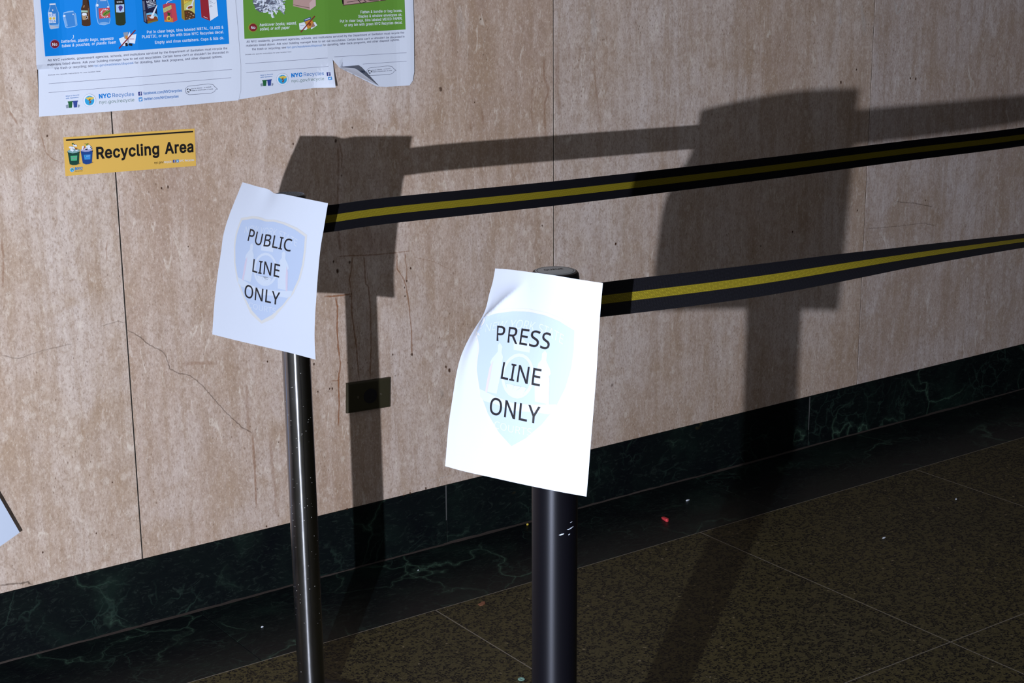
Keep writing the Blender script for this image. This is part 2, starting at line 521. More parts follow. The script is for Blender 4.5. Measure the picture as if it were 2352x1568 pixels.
SHEET_PRESS = {'L': [(1.2533, 1.7958, 0.9998), (1.2469, 1.7938, 0.9805), (1.2409, 1.7931, 0.966), (1.2344, 1.7917, 0.9484), (1.2285, 1.7921, 0.937), (1.2188, 1.7943, 0.9236), (1.2093, 1.7962, 0.9091), (1.2008, 1.7973, 0.8946), (1.1946, 1.7974, 0.8822), (1.1876, 1.796, 0.8635), (1.1781, 1.7923, 0.8324), (1.1678, 1.7875, 0.7971), (1.1543, 1.7781, 0.7412)], 'B': [(1.1543, 1.7781, 0.7412), (1.1612, 1.7543, 0.7408), (1.1779, 1.7037, 0.7413), (1.2036, 1.6495, 0.7391), (1.2289, 1.6137, 0.7352), (1.2501, 1.589, 0.7318)], 'R': [(1.283, 1.5987, 1.0106), (1.2793, 1.598, 0.9811), (1.2743, 1.5963, 0.9362), (1.2709, 1.5948, 0.9032), (1.2644, 1.5929, 0.8475), (1.2597, 1.5917, 0.81), (1.255, 1.5903, 0.7702), (1.2501, 1.589, 0.7318)], 'T': [(1.2533, 1.7959, 1.0), (1.2505, 1.7577, 1.0054), (1.2482, 1.708, 1.0107), (1.2519, 1.6609, 1.0142), (1.2638, 1.6263, 1.0134), (1.283, 1.5987, 1.0106)]}
OUTLINE = {'blue': [(1.1125, 1.3891), (1.1078, 1.3131), (1.1068, 1.2808), (1.1093, 1.2401), (1.1122, 1.2031), (1.1151, 1.1864), (1.1047, 1.1854), (1.1019, 1.1419), (1.0988, 1.0939), (1.2394, 1.0932), (1.3967, 1.0935), (1.5211, 1.095), (1.5271, 1.1143), (1.53, 1.1657), (1.5275, 1.2451), (1.5255, 1.2975), (1.525, 1.3923)], 'green': [(1.5219, 1.3881), (1.5226, 1.2976), (1.5245, 1.2452), (1.527, 1.1659), (1.5242, 1.1145), (1.5182, 1.0961), (1.5904, 1.1013), (1.643, 1.1068), (1.7, 1.1079), (1.7493, 1.1062), (1.747, 1.1223), (1.739, 1.1398), (1.7343, 1.1669), (1.7404, 1.1719), (1.7459, 1.1647), (1.7617, 1.1468), (1.7829, 1.1399), (1.8178, 1.1209), (1.8532, 1.1008), (1.8773, 1.0982), (1.9368, 1.0977), (1.9452, 1.1075), (1.9494, 1.1267), (1.9512, 1.2254), (1.9512, 1.2815), (1.9504, 1.397)], 'sticker': [(1.1433, 1.0503), (1.4194, 1.0451), (1.4181, 0.9688), (1.1417, 0.975)], 'card': [(0.9904, 0.2687), (0.9478, 0.2481), (0.893, 0.2215), (0.8313, 0.3799), (0.8936, 0.5051), (0.9569, 0.3513)]}
PRINT_BLUE = [
 ('colour_field','p','blue',1,[(1.1205,1.3563),(1.5035,1.3575),(1.5058,1.2108),(1.121,1.207)]),
 ('iced_tea_picture','p','glass_line',2,[(1.1367,1.3048),(1.1483,1.3052),(1.148,1.3021),(1.1506,1.294),(1.1534,1.287),(1.1517,1.2749),(1.1527,1.2687),(1.1511,1.2588),(1.1356,1.2574),(1.1335,1.2597),(1.1324,1.2696),(1.1336,1.2765),(1.1326,1.2879),(1.1369,1.3007)]),
 ('iced_tea_picture','p','glass_blue',3,[(1.1375,1.3031),(1.1471,1.3033),(1.1473,1.3018),(1.1496,1.2936),(1.1521,1.2868),(1.1504,1.2749),(1.1512,1.2688),(1.1503,1.2658),(1.134,1.2658),(1.1335,1.2696),(1.1347,1.2764),(1.1339,1.2877),(1.1379,1.3002)]),
 ('iced_tea_picture','p','white',3,[(1.1367,1.3052),(1.1483,1.3054),(1.1482,1.3026),(1.1366,1.3023)]),
 ('iced_tea_picture','p','white',4,[(1.1328,1.2894),(1.1398,1.2893),(1.1397,1.2865),(1.1469,1.2864),(1.1463,1.269),(1.1329,1.2695),(1.134,1.2867),(1.1327,1.287)]),
 ('iced_tea_picture','t','blue',5,'ICED',1.134,1.2814,1.1459,1.2814,0.0047,0.01,0),
 ('iced_tea_picture','p','yellow',5,[(1.1384,1.2775),(1.1382,1.2768),(1.1378,1.2762),(1.1373,1.2757),(1.1366,1.2754),(1.1358,1.2754),(1.1351,1.2755),(1.1345,1.2759),(1.134,1.2764),(1.1337,1.277),(1.1336,1.2777),(1.1338,1.2784),(1.1342,1.2791),(1.1348,1.2795),(1.1355,1.2798),(1.1362,1.2799),(1.1369,1.2798),(1.1376,1.2794),(1.1381,1.2789),(1.1383,1.2782)]),
 ('iced_tea_picture','p','yellow',5,[(1.145,1.2775),(1.1448,1.2768),(1.1444,1.2762),(1.1438,1.2757),(1.1431,1.2754),(1.1424,1.2753),(1.1417,1.2754),(1.141,1.2758),(1.1405,1.2763),(1.1402,1.277),(1.1402,1.2777),(1.1403,1.2784),(1.1407,1.279),(1.1413,1.2795),(1.142,1.2798),(1.1428,1.2799),(1.1435,1.2797),(1.1441,1.2794),(1.1446,1.2788),(1.1449,1.2782)]),
 ('iced_tea_picture','t','blue',5,'TEA',1.1334,1.2702,1.1458,1.2702,0.004,0.01,0),
 ('iced_tea_picture','p','pale_grey',4,[(1.1337,1.2656),(1.1393,1.2636),(1.1503,1.2616),(1.1497,1.2595),(1.136,1.2584),(1.1345,1.2598)]),
 ('iced_tea_picture','p','white',4,[(1.1427,1.2928),(1.1426,1.2924),(1.1424,1.2919),(1.1422,1.2916),(1.1419,1.2914),(1.1415,1.2913),(1.1412,1.2914),(1.1409,1.2917),(1.1407,1.292),(1.1406,1.2924),(1.1406,1.2929),(1.1407,1.2934),(1.1409,1.2938),(1.1411,1.2941),(1.1415,1.2943),(1.1418,1.2944),(1.1421,1.2943),(1.1424,1.2941),(1.1426,1.2937),(1.1427,1.2933)]),
 ('jar_picture','p','glass_line',2,[(1.1625,1.2878),(1.1711,1.2897),(1.1823,1.2903),(1.1829,1.2873),(1.1865,1.2849),(1.1878,1.2756),(1.1882,1.2625),(1.1842,1.2605),(1.1678,1.2579),(1.1639,1.2599),(1.1617,1.2729),(1.1605,1.2814),(1.1625,1.2844)]),
 ('jar_picture','p','glass_blue',3,[(1.1637,1.2862),(1.1815,1.2882),(1.1853,1.2842),(1.1866,1.2753),(1.1869,1.2629),(1.1835,1.2616),(1.1683,1.2594),(1.1652,1.2609),(1.163,1.2729),(1.1619,1.2812)]),
 ('jar_picture','p','glass_light',4,[(1.1622,1.279),(1.1655,1.2796),(1.1689,1.2618),(1.1652,1.2612)]),
 ('jar_picture','p','glass_light',4,[(1.1828,1.2835),(1.1856,1.2826),(1.1865,1.2641),(1.184,1.2635)]),
 ('jar_picture','p','white',4,[(1.1659,1.2812),(1.1658,1.2806),(1.1653,1.2801),(1.1647,1.2797),(1.164,1.2795),(1.1632,1.2794),(1.1624,1.2796),(1.1617,1.2799),(1.1612,1.2803),(1.1609,1.2808),(1.1608,1.2814),(1.161,1.2819),(1.1614,1.2824),(1.162,1.2828),(1.1627,1.283),(1.1635,1.2831),(1.1643,1.283),(1.165,1.2827),(1.1655,1.2823),(1.1658,1.2817)]),
 ('jar_picture','p','white',4,[(1.1823,1.2835),(1.1822,1.2832),(1.182,1.2828),(1.1817,1.2826),(1.1813,1.2824),(1.1809,1.2824),(1.1805,1.2824),(1.1802,1.2826),(1.1799,1.2829),(1.1797,1.2833),(1.1797,1.2836),(1.1798,1.284),(1.18,1.2843),(1.1803,1.2846),(1.1807,1.2848),(1.1811,1.2848),(1.1815,1.2847),(1.1818,1.2845),(1.1821,1.2843),(1.1823,1.2839)]),
 ('beer_bottle_picture','p','brown',2,[(1.206,1.3416),(1.2121,1.3414),(1.2112,1.3139),(1.2119,1.3015),(1.2155,1.2945),(1.2154,1.2783),(1.2152,1.2628),(1.2128,1.2602),(1.2062,1.2597),(1.2005,1.2604),(1.1973,1.2628),(1.1979,1.279),(1.198,1.2944),(1.2014,1.3004),(1.2032,1.3142)]),
 ('beer_bottle_picture','p','mint',3,[(1.1978,1.2904),(1.2108,1.2894),(1.2105,1.2856),(1.1977,1.2865)]),
 ('beer_bottle_picture','p','beige',3,[(1.1987,1.2809),(1.2072,1.2808),(1.2057,1.2719),(1.1995,1.2722)]),
 ('beer_bottle_picture','p','brown',4,[(1.1999,1.2805),(1.1998,1.2724),(1.2002,1.2724),(1.2003,1.2805)]),
 ('beer_bottle_picture','p','brown',4,[(1.2019,1.2804),(1.2016,1.2724),(1.202,1.2724),(1.2023,1.2804)]),
 ('beer_bottle_picture','p','brown',4,[(1.2038,1.2803),(1.2034,1.2723),(1.2038,1.2723),(1.2042,1.2803)]),
 ('beer_bottle_picture','p','brown',4,[(1.2058,1.2802),(1.2052,1.2722),(1.2056,1.2722),(1.2062,1.2802)]),
 ('beer_bottle_picture','p','white',4,[(1.1984,1.2836),(1.2008,1.2851),(1.2073,1.2846),(1.2087,1.2832),(1.2078,1.2801),(1.2054,1.2809),(1.2028,1.2796),(1.1989,1.2813)]),
 ('beer_bottle_picture','p','white',4,[(1.2069,1.2786),(1.2095,1.2781),(1.2097,1.279),(1.2072,1.2795)]),
 ('beer_bottle_picture','p','white',4,[(1.2091,1.2786),(1.2085,1.2747),(1.2095,1.2746),(1.2101,1.2785)]),
 ('beer_bottle_picture','p','white',4,[(1.2088,1.2751),(1.2061,1.2738),(1.2065,1.273),(1.2092,1.2743)]),
 ('beer_bottle_picture','p','tan',3,[(1.2122,1.2938),(1.2108,1.2723),(1.2115,1.2723),(1.2129,1.2938)]),
 ('beer_bottle_picture','p','tan',3,[(1.2029,1.2988),(1.206,1.2995),(1.2045,1.2953),(1.2018,1.2952)]),
 ('pickle_jar_picture','p','glass_line',2,[(1.2306,1.3155),(1.2521,1.3155),(1.2521,1.3077),(1.2555,1.2975),(1.2554,1.2687),(1.2536,1.2626),(1.2426,1.2602),(1.2323,1.2619),(1.2295,1.2652),(1.2273,1.2777),(1.2276,1.2986),(1.2311,1.3062)]),
 ('pickle_jar_picture','p','glass_blue',3,[(1.2321,1.3131),(1.2507,1.3132),(1.2507,1.3074),(1.2541,1.2972),(1.254,1.2688),(1.2523,1.2636),(1.2427,1.2615),(1.2328,1.2629),(1.2307,1.2658),(1.2287,1.2777),(1.2289,1.2982),(1.2324,1.3058)]),
 ('pickle_jar_picture','p','white',4,[(1.237,1.3064),(1.2494,1.3064),(1.2494,1.3074),(1.237,1.3074)]),
 ('pickle_jar_picture','p','red',4,[(1.2328,1.2926),(1.2555,1.2932),(1.2555,1.2742),(1.2331,1.2727)]),
 ('pickle_jar_picture','p','leaf',5,[(1.2398,1.2788),(1.2418,1.2833),(1.248,1.2877),(1.2551,1.289),(1.2557,1.2851),(1.2516,1.2806),(1.2439,1.2778)]),
 ('pickle_jar_picture','p','leaf_dark',6,[(1.2411,1.2795),(1.2477,1.2846),(1.2552,1.2873),(1.2553,1.2863),(1.2485,1.2834),(1.2423,1.2787)]),
 ('pickle_jar_picture','p','white',5,[(1.2483,1.2773),(1.25,1.275),(1.2512,1.2758),(1.2494,1.2781)]),
 ('pickle_jar_picture','p','white',5,[(1.2458,1.2767),(1.2464,1.2741),(1.2478,1.2744),(1.2472,1.277)]),
 ('pickle_jar_picture','p','white',5,[(1.2434,1.277),(1.2427,1.2744),(1.244,1.2741),(1.2447,1.2767)]),
 ('pickle_jar_picture','p','white',5,[(1.2413,1.2782),(1.2394,1.276),(1.2405,1.2752),(1.2423,1.2774)]),
 ('pickle_jar_picture','p','white',5,[(1.2398,1.2799),(1.237,1.2785),(1.2377,1.2773),(1.2404,1.2788)]),
 ('pickle_jar_picture','p','white',5,[(1.2391,1.2821),(1.2358,1.2816),(1.236,1.2803),(1.2393,1.2808)]),
 ('pickle_jar_picture','p','white',5,[(1.2393,1.2844),(1.236,1.2849),(1.2358,1.2836),(1.239,1.2831)]),
 ('pickle_jar_picture','p','white',5,[(1.2404,1.2865),(1.2376,1.2879),(1.237,1.2868),(1.2397,1.2854)]),
 ('pickle_jar_picture','p','white',5,[(1.2423,1.2881),(1.2404,1.2902),(1.2393,1.2893),(1.2413,1.2872)]),
 ('pickle_jar_picture','p','white',5,[(1.2447,1.2888),(1.244,1.2914),(1.2426,1.291),(1.2434,1.2884)]),
 ('pickle_jar_picture','p','white',5,[(1.2472,1.2887),(1.2477,1.2913),(1.2463,1.2915),(1.2458,1.2889)]),
 ('pickle_jar_picture','p','white',5,[(1.2494,1.2877),(1.2511,1.29),(1.2499,1.2907),(1.2483,1.2884)]),
 ('pickle_jar_picture','p','white',5,[(1.2511,1.286),(1.2537,1.2876),(1.2529,1.2887),(1.2503,1.2871)]),
 ('pickle_jar_picture','p','white',4,[(1.2334,1.2984),(1.2333,1.2975),(1.2328,1.2968),(1.2323,1.2962),(1.2315,1.2958),(1.2308,1.2957),(1.23,1.2959),(1.2294,1.2963),(1.2289,1.2969),(1.2286,1.2977),(1.2285,1.2986),(1.2287,1.2994),(1.2291,1.3002),(1.2297,1.3008),(1.2304,1.3011),(1.2312,1.3013),(1.2319,1.3011),(1.2326,1.3007),(1.2331,1.3),(1.2334,1.2992)]),
 ('pickle_jar_picture','p','white',4,[(1.2549,1.2944),(1.2548,1.294),(1.2544,1.2936),(1.2539,1.2933),(1.2532,1.2932),(1.2525,1.2931),(1.2518,1.2932),(1.2512,1.2935),(1.2507,1.2938),(1.2504,1.2942),(1.2503,1.2946),(1.2504,1.295),(1.2508,1.2954),(1.2513,1.2957),(1.252,1.2959),(1.2527,1.2959),(1.2534,1.2958),(1.2541,1.2956),(1.2546,1.2953),(1.2549,1.2949)]),
 ('pickle_jar_picture','p','glass_light',4,[(1.2524,1.2634),(1.2519,1.2628),(1.2504,1.2623),(1.2482,1.262),(1.2454,1.2618),(1.2423,1.2619),(1.2392,1.2621),(1.2365,1.2625),(1.2343,1.2631),(1.233,1.2637),(1.2325,1.2643),(1.2331,1.2649),(1.2345,1.2654),(1.2367,1.2658),(1.2395,1.2659),(1.2426,1.2659),(1.2457,1.2657),(1.2484,1.2652),(1.2506,1.2647),(1.2519,1.2641)]),
 ('wine_bottle_picture','p','bottle_green',2,[(1.2717,1.3395),(1.2851,1.3391),(1.2871,1.3142),(1.2861,1.283),(1.2869,1.2626),(1.2835,1.2587),(1.2758,1.2577),(1.2704,1.2585),(1.2664,1.2608),(1.2658,1.2839),(1.2669,1.3149)]),
 ('wine_bottle_picture','p','black',3,[(1.2674,1.3149),(1.2868,1.3146),(1.2858,1.2987),(1.2674,1.2989)]),
 ('wine_bottle_picture','t','white',4,'WINE',1.2708,1.3014,1.2827,1.3017,0.0027,0.01,0),
 ('wine_bottle_picture','p','pale_blue',3,[(1.2687,1.2981),(1.2858,1.2983),(1.285,1.2837),(1.2768,1.2825),(1.2685,1.2836)]),
 ('wine_bottle_picture','p','purple',4,[(1.2734,1.2933),(1.2765,1.2963),(1.2811,1.2953),(1.2824,1.2922),(1.2806,1.2887),(1.277,1.2848),(1.275,1.2874)]),
 ('wine_bottle_picture','p','leaf_dark',3,[(1.2663,1.2978),(1.266,1.2636),(1.2672,1.2636),(1.2674,1.2979)]),
 ('no_picture','p','pink_ring',2,[(1.1499,1.2289),(1.1495,1.227),(1.1487,1.2253),(1.1475,1.2237),(1.1459,1.2224),(1.1441,1.2215),(1.1422,1.2209),(1.1402,1.2208),(1.1382,1.2211),(1.1364,1.2219),(1.1348,1.223),(1.1334,1.2244),(1.1325,1.2261),(1.132,1.228),(1.1319,1.2299),(1.1323,1.2318),(1.1331,1.2335),(1.1343,1.2351),(1.1359,1.2364),(1.1376,1.2373),(1.1396,1.2379),(1.1416,1.238),(1.1436,1.2377),(1.1454,1.2369),(1.147,1.2358),(1.1483,1.2344),(1.1493,1.2327),(1.1498,1.2309)]),
 ('no_picture','p','blue',3,[(1.1494,1.229),(1.149,1.2272),(1.1483,1.2255),(1.1471,1.224),(1.1457,1.2228),(1.144,1.2219),(1.1421,1.2214),(1.1402,1.2213),(1.1384,1.2216),(1.1366,1.2223),(1.1351,1.2233),(1.1338,1.2247),(1.133,1.2263),(1.1325,1.228),(1.1324,1.2298),(1.1328,1.2316),(1.1335,1.2333),(1.1347,1.2348),(1.1361,1.236),(1.1378,1.2369),(1.1396,1.2374),(1.1415,1.2375),(1.1434,1.2372),(1.1452,1.2365),(1.1467,1.2355),(1.1479,1.2341),(1.1488,1.2325),(1.1493,1.2308)]),
 ('no_picture','p','dark_red',4,[(1.1487,1.229),(1.1484,1.2273),(1.1477,1.2258),(1.1466,1.2244),(1.1453,1.2233),(1.1437,1.2225),(1.142,1.222),(1.1403,1.2219),(1.1385,1.2222),(1.1369,1.2228),(1.1355,1.2238),(1.1344,1.2251),(1.1336,1.2265),(1.1331,1.2281),(1.1331,1.2298),(1.1334,1.2315),(1.1341,1.233),(1.1351,1.2344),(1.1365,1.2355),(1.138,1.2363),(1.1397,1.2368),(1.1415,1.2369),(1.1432,1.2366),(1.1448,1.236),(1.1463,1.235),(1.1474,1.2338),(1.1482,1.2323),(1.1487,1.2307)]),
 ('no_picture','t','white',5,'No',1.1358,1.2264,1.1451,1.2266,0.0051,0.014,0),
 ('scratch_mark','p','white',2,[(1.1777,1.2442),(1.1786,1.2422),(1.1797,1.2427),(1.1788,1.2447)]),
 ('scratch_mark','p','white',2,[(1.1786,1.2426),(1.1778,1.2403),(1.1789,1.24),(1.1797,1.2423)]),
 ('scratch_mark','p','white',2,[(1.1779,1.2405),(1.1768,1.2386),(1.1778,1.2381),(1.1789,1.2399)]),
 ('scratch_mark','p','white',2,[(1.1768,1.2381),(1.1774,1.2369),(1.1784,1.2374),(1.1778,1.2386)]),
 ('lettering','t','white',2,'batteries, plastic bags, squeeze',1.1535,1.2311,1.2592,1.2318,0.0053,0.014,0.2),
 ('lettering','t','white',2,'tubes & pouches, or plastic foam',1.1536,1.2226,1.2635,1.2242,0.0053,0.014,0.2),
 ('crossed_out_bags_picture','p','white',2,[(1.2705,1.2331),(1.281,1.2361),(1.2912,1.2338),(1.2915,1.2241),(1.2844,1.2178),(1.2751,1.2197)]),
 ('crossed_out_bags_picture','p','white',2,[(1.2864,1.2332),(1.2939,1.2451),(1.2953,1.2389),(1.3073,1.24),(1.303,1.2217),(1.2886,1.2243)]),
 ('crossed_out_bags_picture','p','cold_grey',3,[(1.2801,1.2443),(1.2907,1.2449),(1.2883,1.2331),(1.2817,1.2325)]),
 ('crossed_out_bags_picture','p','orange',4,[(1.2839,1.2377),(1.289,1.2379),(1.2878,1.2313),(1.2835,1.2316)]),
 ('crossed_out_bags_picture','p','black',4,[(1.2824,1.2237),(1.2873,1.2243),(1.2876,1.2182),(1.2827,1.2175)]),
 ('crossed_out_bags_picture','p','black',4,[(1.2895,1.2228),(1.2974,1.222),(1.2967,1.2177),(1.2896,1.2189)]),
 ('crossed_out_bags_picture','p','pink_ring',3,[(1.2919,1.2305),(1.3013,1.23),(1.3014,1.2313),(1.292,1.2317)]),
 ('crossed_out_bags_picture','p','dark_red',5,[(1.2694,1.2131),(1.3059,1.2467),(1.3042,1.2483),(1.2677,1.2147)]),
 ('milk_carton_picture','p','navy',2,[(1.3236,1.3204),(1.3519,1.3263),(1.3507,1.304),(1.354,1.2632),(1.3314,1.2586),(1.3243,1.2628),(1.3236,1.3033)]),
 ('milk_carton_picture','p','slate',3,[(1.3239,1.3025),(1.3284,1.3031),(1.329,1.2851),(1.3248,1.2844)]),
 ('milk_carton_picture','p','slate',3,[(1.3252,1.2831),(1.3291,1.283),(1.3295,1.2619),(1.3259,1.2638)]),
 ('milk_carton_picture','t','white',4,'MILK',1.3329,1.298,1.3509,1.3009,0.0045,0.01,0),
 ('milk_carton_picture','p','white',4,[(1.3334,1.2951),(1.3516,1.2981),(1.3514,1.2992),(1.3332,1.2962)]),
 ('milk_carton_picture','p','white',4,[(1.3336,1.2923),(1.3519,1.2953),(1.3517,1.2964),(1.3334,1.2934)]),
 ('milk_carton_picture','t','pale_blue',4,'ORGANIC',1.3345,1.2882,1.3502,1.2915,0.0029,0.008,0),
 ('milk_carton_picture','p','sky',3,[(1.3306,1.2786),(1.338,1.28),(1.3464,1.2797),(1.3514,1.2773),(1.3542,1.272),(1.3543,1.2677),(1.331,1.267)]),
 ('milk_carton_picture','p','rust',4,[(1.3312,1.2756),(1.3415,1.276),(1.3524,1.2708),(1.3538,1.2634),(1.3317,1.2592)]),
 ('milk_carton_picture','p','olive',5,[(1.3315,1.2635),(1.3407,1.264),(1.3537,1.2655),(1.3538,1.2634),(1.3315,1.2589)]),
 ('milk_carton_picture','p','white',6,[(1.3534,1.2949),(1.3541,1.2927),(1.3441,1.2724),(1.3479,1.274),(1.3458,1.2711),(1.3438,1.2681),(1.341,1.2695),(1.3391,1.2683),(1.3374,1.2706),(1.3333,1.2725),(1.3384,1.2722)]),
 ('juice_box_picture','p','pink',2,[(1.3662,1.2941),(1.3768,1.2975),(1.3928,1.2955),(1.3953,1.2631),(1.3857,1.2589),(1.3678,1.2608)]),
 ('juice_box_picture','p','red',3,[(1.3836,1.2926),(1.3928,1.2955),(1.3953,1.2631),(1.3857,1.2589)]),
 ('juice_box_picture','p','lime',4,[(1.3661,1.2871),(1.3839,1.2929),(1.3842,1.2855),(1.3669,1.2786)]),
 ('juice_box_picture','t','cold_grey',5,'JUICE',1.368,1.2811,1.3832,1.2864,0.0045,0.008,0),
 ('juice_box_picture','p','orange',4,[(1.3675,1.2645),(1.3858,1.268),(1.3857,1.2593),(1.3678,1.261)]),
 ('juice_box_picture','p','yellow',5,[(1.3813,1.2669),(1.3809,1.2654),(1.3802,1.264),(1.3791,1.2629),(1.3778,1.2623),(1.3764,1.2621),(1.375,1.2624),(1.3738,1.2632),(1.3728,1.2643),(1.3723,1.2658),(1.3722,1.2673),(1.3725,1.2689),(1.3732,1.2702),(1.3743,1.2713),(1.3756,1.272),(1.377,1.2721),(1.3784,1.2718),(1.3797,1.2711),(1.3806,1.2699),(1.3811,1.2685)]),
 ('juice_box_picture','p','olive',6,[(1.3795,1.2666),(1.3793,1.2656),(1.3789,1.2647),(1.3782,1.264),(1.3774,1.2635),(1.3765,1.2634),(1.3756,1.2636),(1.3748,1.2641),(1.3743,1.2649),(1.3739,1.2658),(1.3739,1.2668),(1.3741,1.2678),(1.3745,1.2687),(1.3752,1.2694),(1.376,1.2699),(1.3769,1.27),(1.3778,1.2698),(1.3785,1.2693),(1.3791,1.2685),(1.3795,1.2676)]),
 ('juice_box_picture','p','leaf_dark',5,[(1.3742,1.2798),(1.3764,1.2771),(1.3776,1.2801),(1.3783,1.277),(1.3808,1.2782),(1.379,1.2727),(1.3752,1.2728)]),
 ('juice_box_picture','p','white',4,[(1.3744,1.2951),(1.3767,1.2988),(1.3756,1.2994),(1.3733,1.2957)]),
 ('juice_box_picture','p','white',4,[(1.3764,1.2986),(1.3874,1.3026),(1.3869,1.3036),(1.376,1.2996)]),
 ('juice_box_picture','p','white',4,[(1.3874,1.3026),(1.3977,1.307),(1.3972,1.308),(1.3869,1.3036)]),
 ('soup_carton_picture','p','mustard',2,[(1.4059,1.321),(1.4357,1.3217),(1.4333,1.2651),(1.4107,1.2619),(1.4049,1.2663)]),
 ('soup_carton_picture','p','ochre',3,[(1.4059,1.321),(1.4113,1.3191),(1.4107,1.2619),(1.4049,1.2663)]),
 ('soup_carton_picture','p','yellow',4,[(1.4116,1.3122),(1.4313,1.3132),(1.4217,1.2988),(1.4113,1.2939)]),
 ('soup_carton_picture','t','rust',5,'SOUP',1.4126,1.2987,1.4315,1.3019,0.0052,0.01,0),
 ('soup_carton_picture','p','lime',4,[(1.4113,1.2926),(1.4217,1.2979),(1.4342,1.3009),(1.4335,1.2747),(1.4235,1.2804),(1.411,1.2813)]),
 ('soup_carton_picture','p','soup',5,[(1.4108,1.2813),(1.4197,1.2818),(1.4282,1.2784),(1.4334,1.2721),(1.4331,1.2653),(1.4108,1.2624)]),
 ('soup_carton_picture','p','rust',6,[(1.4163,1.2756),(1.4156,1.2752),(1.4146,1.2752),(1.4135,1.2756),(1.4128,1.2764),(1.4128,1.2771),(1.4135,1.2776),(1.4145,1.2776),(1.4156,1.2771),(1.4163,1.2764)]),
 ('soup_carton_picture','p','tan',6,[(1.4221,1.2763),(1.4214,1.2758),(1.4204,1.2758),(1.4193,1.2763),(1.4186,1.277),(1.4186,1.2778),(1.4193,1.2782),(1.4203,1.2782),(1.4214,1.2778),(1.4221,1.277)]),
 ('soup_carton_picture','p','beige',6,[(1.4267,1.2734),(1.4261,1.273),(1.425,1.273),(1.4239,1.2735),(1.4233,1.2742),(1.4233,1.2749),(1.4239,1.2754),(1.425,1.2754),(1.4261,1.2749),(1.4267,1.2742)]),
 ('soup_carton_picture','p','rust',6,[(1.4188,1.2703),(1.4182,1.2698),(1.4171,1.2698),(1.416,1.2703),(1.4154,1.271),(1.4154,1.2718),(1.416,1.2722),(1.4171,1.2722),(1.4182,1.2718),(1.4188,1.271)]),
 ('soup_carton_picture','p','tan',6,[(1.4245,1.2683),(1.4238,1.2678),(1.4228,1.2678),(1.4217,1.2683),(1.421,1.2691),(1.421,1.2698),(1.4217,1.2703),(1.4227,1.2703),(1.4238,1.2698),(1.4245,1.269)]),
 ('soup_carton_picture','p','beige',6,[(1.4313,1.2697),(1.4307,1.2693),(1.4296,1.2693),(1.4285,1.2698),(1.4279,1.2705),(1.4279,1.2713),(1.4285,1.2717),(1.4296,1.2717),(1.4307,1.2712),(1.4313,1.2705)]),
 ('soup_carton_picture','p','rust',6,[(1.4301,1.2659),(1.4295,1.2654),(1.4284,1.2654),(1.4273,1.2659),(1.4267,1.2666),(1.4267,1.2674),(1.4273,1.2678),(1.4284,1.2678),(1.4294,1.2674),(1.4301,1.2666)]),
 ('soup_carton_picture','p','tan',6,[(1.4166,1.266),(1.416,1.2655),(1.4149,1.2656),(1.4138,1.266),(1.4132,1.2668),(1.4132,1.2675),(1.4138,1.268),(1.4149,1.268),(1.416,1.2675),(1.4166,1.2668)]),
 ('soup_carton_picture','p','beige',6,[(1.4223,1.2644),(1.4217,1.264),(1.4206,1.264),(1.4195,1.2645),(1.4189,1.2652),(1.4189,1.266),(1.4195,1.2664),(1.4206,1.2664),(1.4216,1.2659),(1.4223,1.2652)]),
 ('soup_carton_picture','p','white',6,[(1.4312,1.3036),(1.434,1.3031),(1.4294,1.291),(1.4306,1.2871),(1.4236,1.2834),(1.4159,1.2829),(1.4146,1.2851),(1.4193,1.2901),(1.4261,1.292)]),
 ('soup_carton_picture','p','rust',7,[(1.429,1.2882),(1.4289,1.2875),(1.4283,1.2866),(1.4272,1.2858),(1.4257,1.2851),(1.424,1.2846),(1.4223,1.2843),(1.4206,1.2842),(1.4192,1.2845),(1.4183,1.2849),(1.4178,1.2856),(1.4179,1.2864),(1.4185,1.2872),(1.4196,1.2881),(1.421,1.2888),(1.4227,1.2893),(1.4245,1.2896),(1.4262,1.2896),(1.4275,1.2894),(1.4285,1.2889)]),
 ('carton_picture','p','crimson',2,[(1.4463,1.3214),(1.4643,1.3225),(1.4639,1.2998),(1.466,1.2585),(1.4477,1.2662)]),
 ('carton_picture','p','white',2,[(1.4643,1.3225),(1.4812,1.3202),(1.4845,1.2677),(1.4666,1.2585),(1.4639,1.2998)]),
 ('carton_picture','p','white',3,[(1.452,1.2672),(1.4605,1.2633),(1.461,1.2641),(1.4524,1.268)]),
 ('carton_picture','p','slate',3,[(1.4669,1.2978),(1.4699,1.2997),(1.4696,1.3002),(1.4665,1.2984)]),
 ('carton_picture','p','slate',3,[(1.4667,1.2954),(1.4722,1.2972),(1.4719,1.2977),(1.4665,1.296)]),
 ('carton_picture','p','slate',3,[(1.4665,1.2928),(1.4744,1.2944),(1.4743,1.295),(1.4663,1.2934)]),
 ('carton_picture','p','slate',3,[(1.4662,1.2871),(1.4712,1.2889),(1.4709,1.2894),(1.466,1.2877)]),
 ('carton_picture','p','slate',3,[(1.466,1.2852),(1.473,1.2868),(1.4728,1.2874),(1.4659,1.2858)]),
 ('carton_picture','p','slate',3,[(1.4757,1.2913),(1.4803,1.2942),(1.4801,1.2945),(1.4755,1.2916)]),
 ('lettering','t','white',2,'Put in clear bags, bins labeled METAL, GLASS &',1.3297,1.2401,1.4949,1.242,0.0053,0.014,0),
 ('lettering','t','white',2,'PLASTIC, or any bin with blue NYC Recycles decal.',1.3188,1.2313,1.495,1.2326,0.0053,0.014,0),
 ('lettering','t','white',2,'Empty and rinse containers. Caps & lids ok.',1.3451,1.2191,1.4949,1.2206,0.0054,0.014,0),
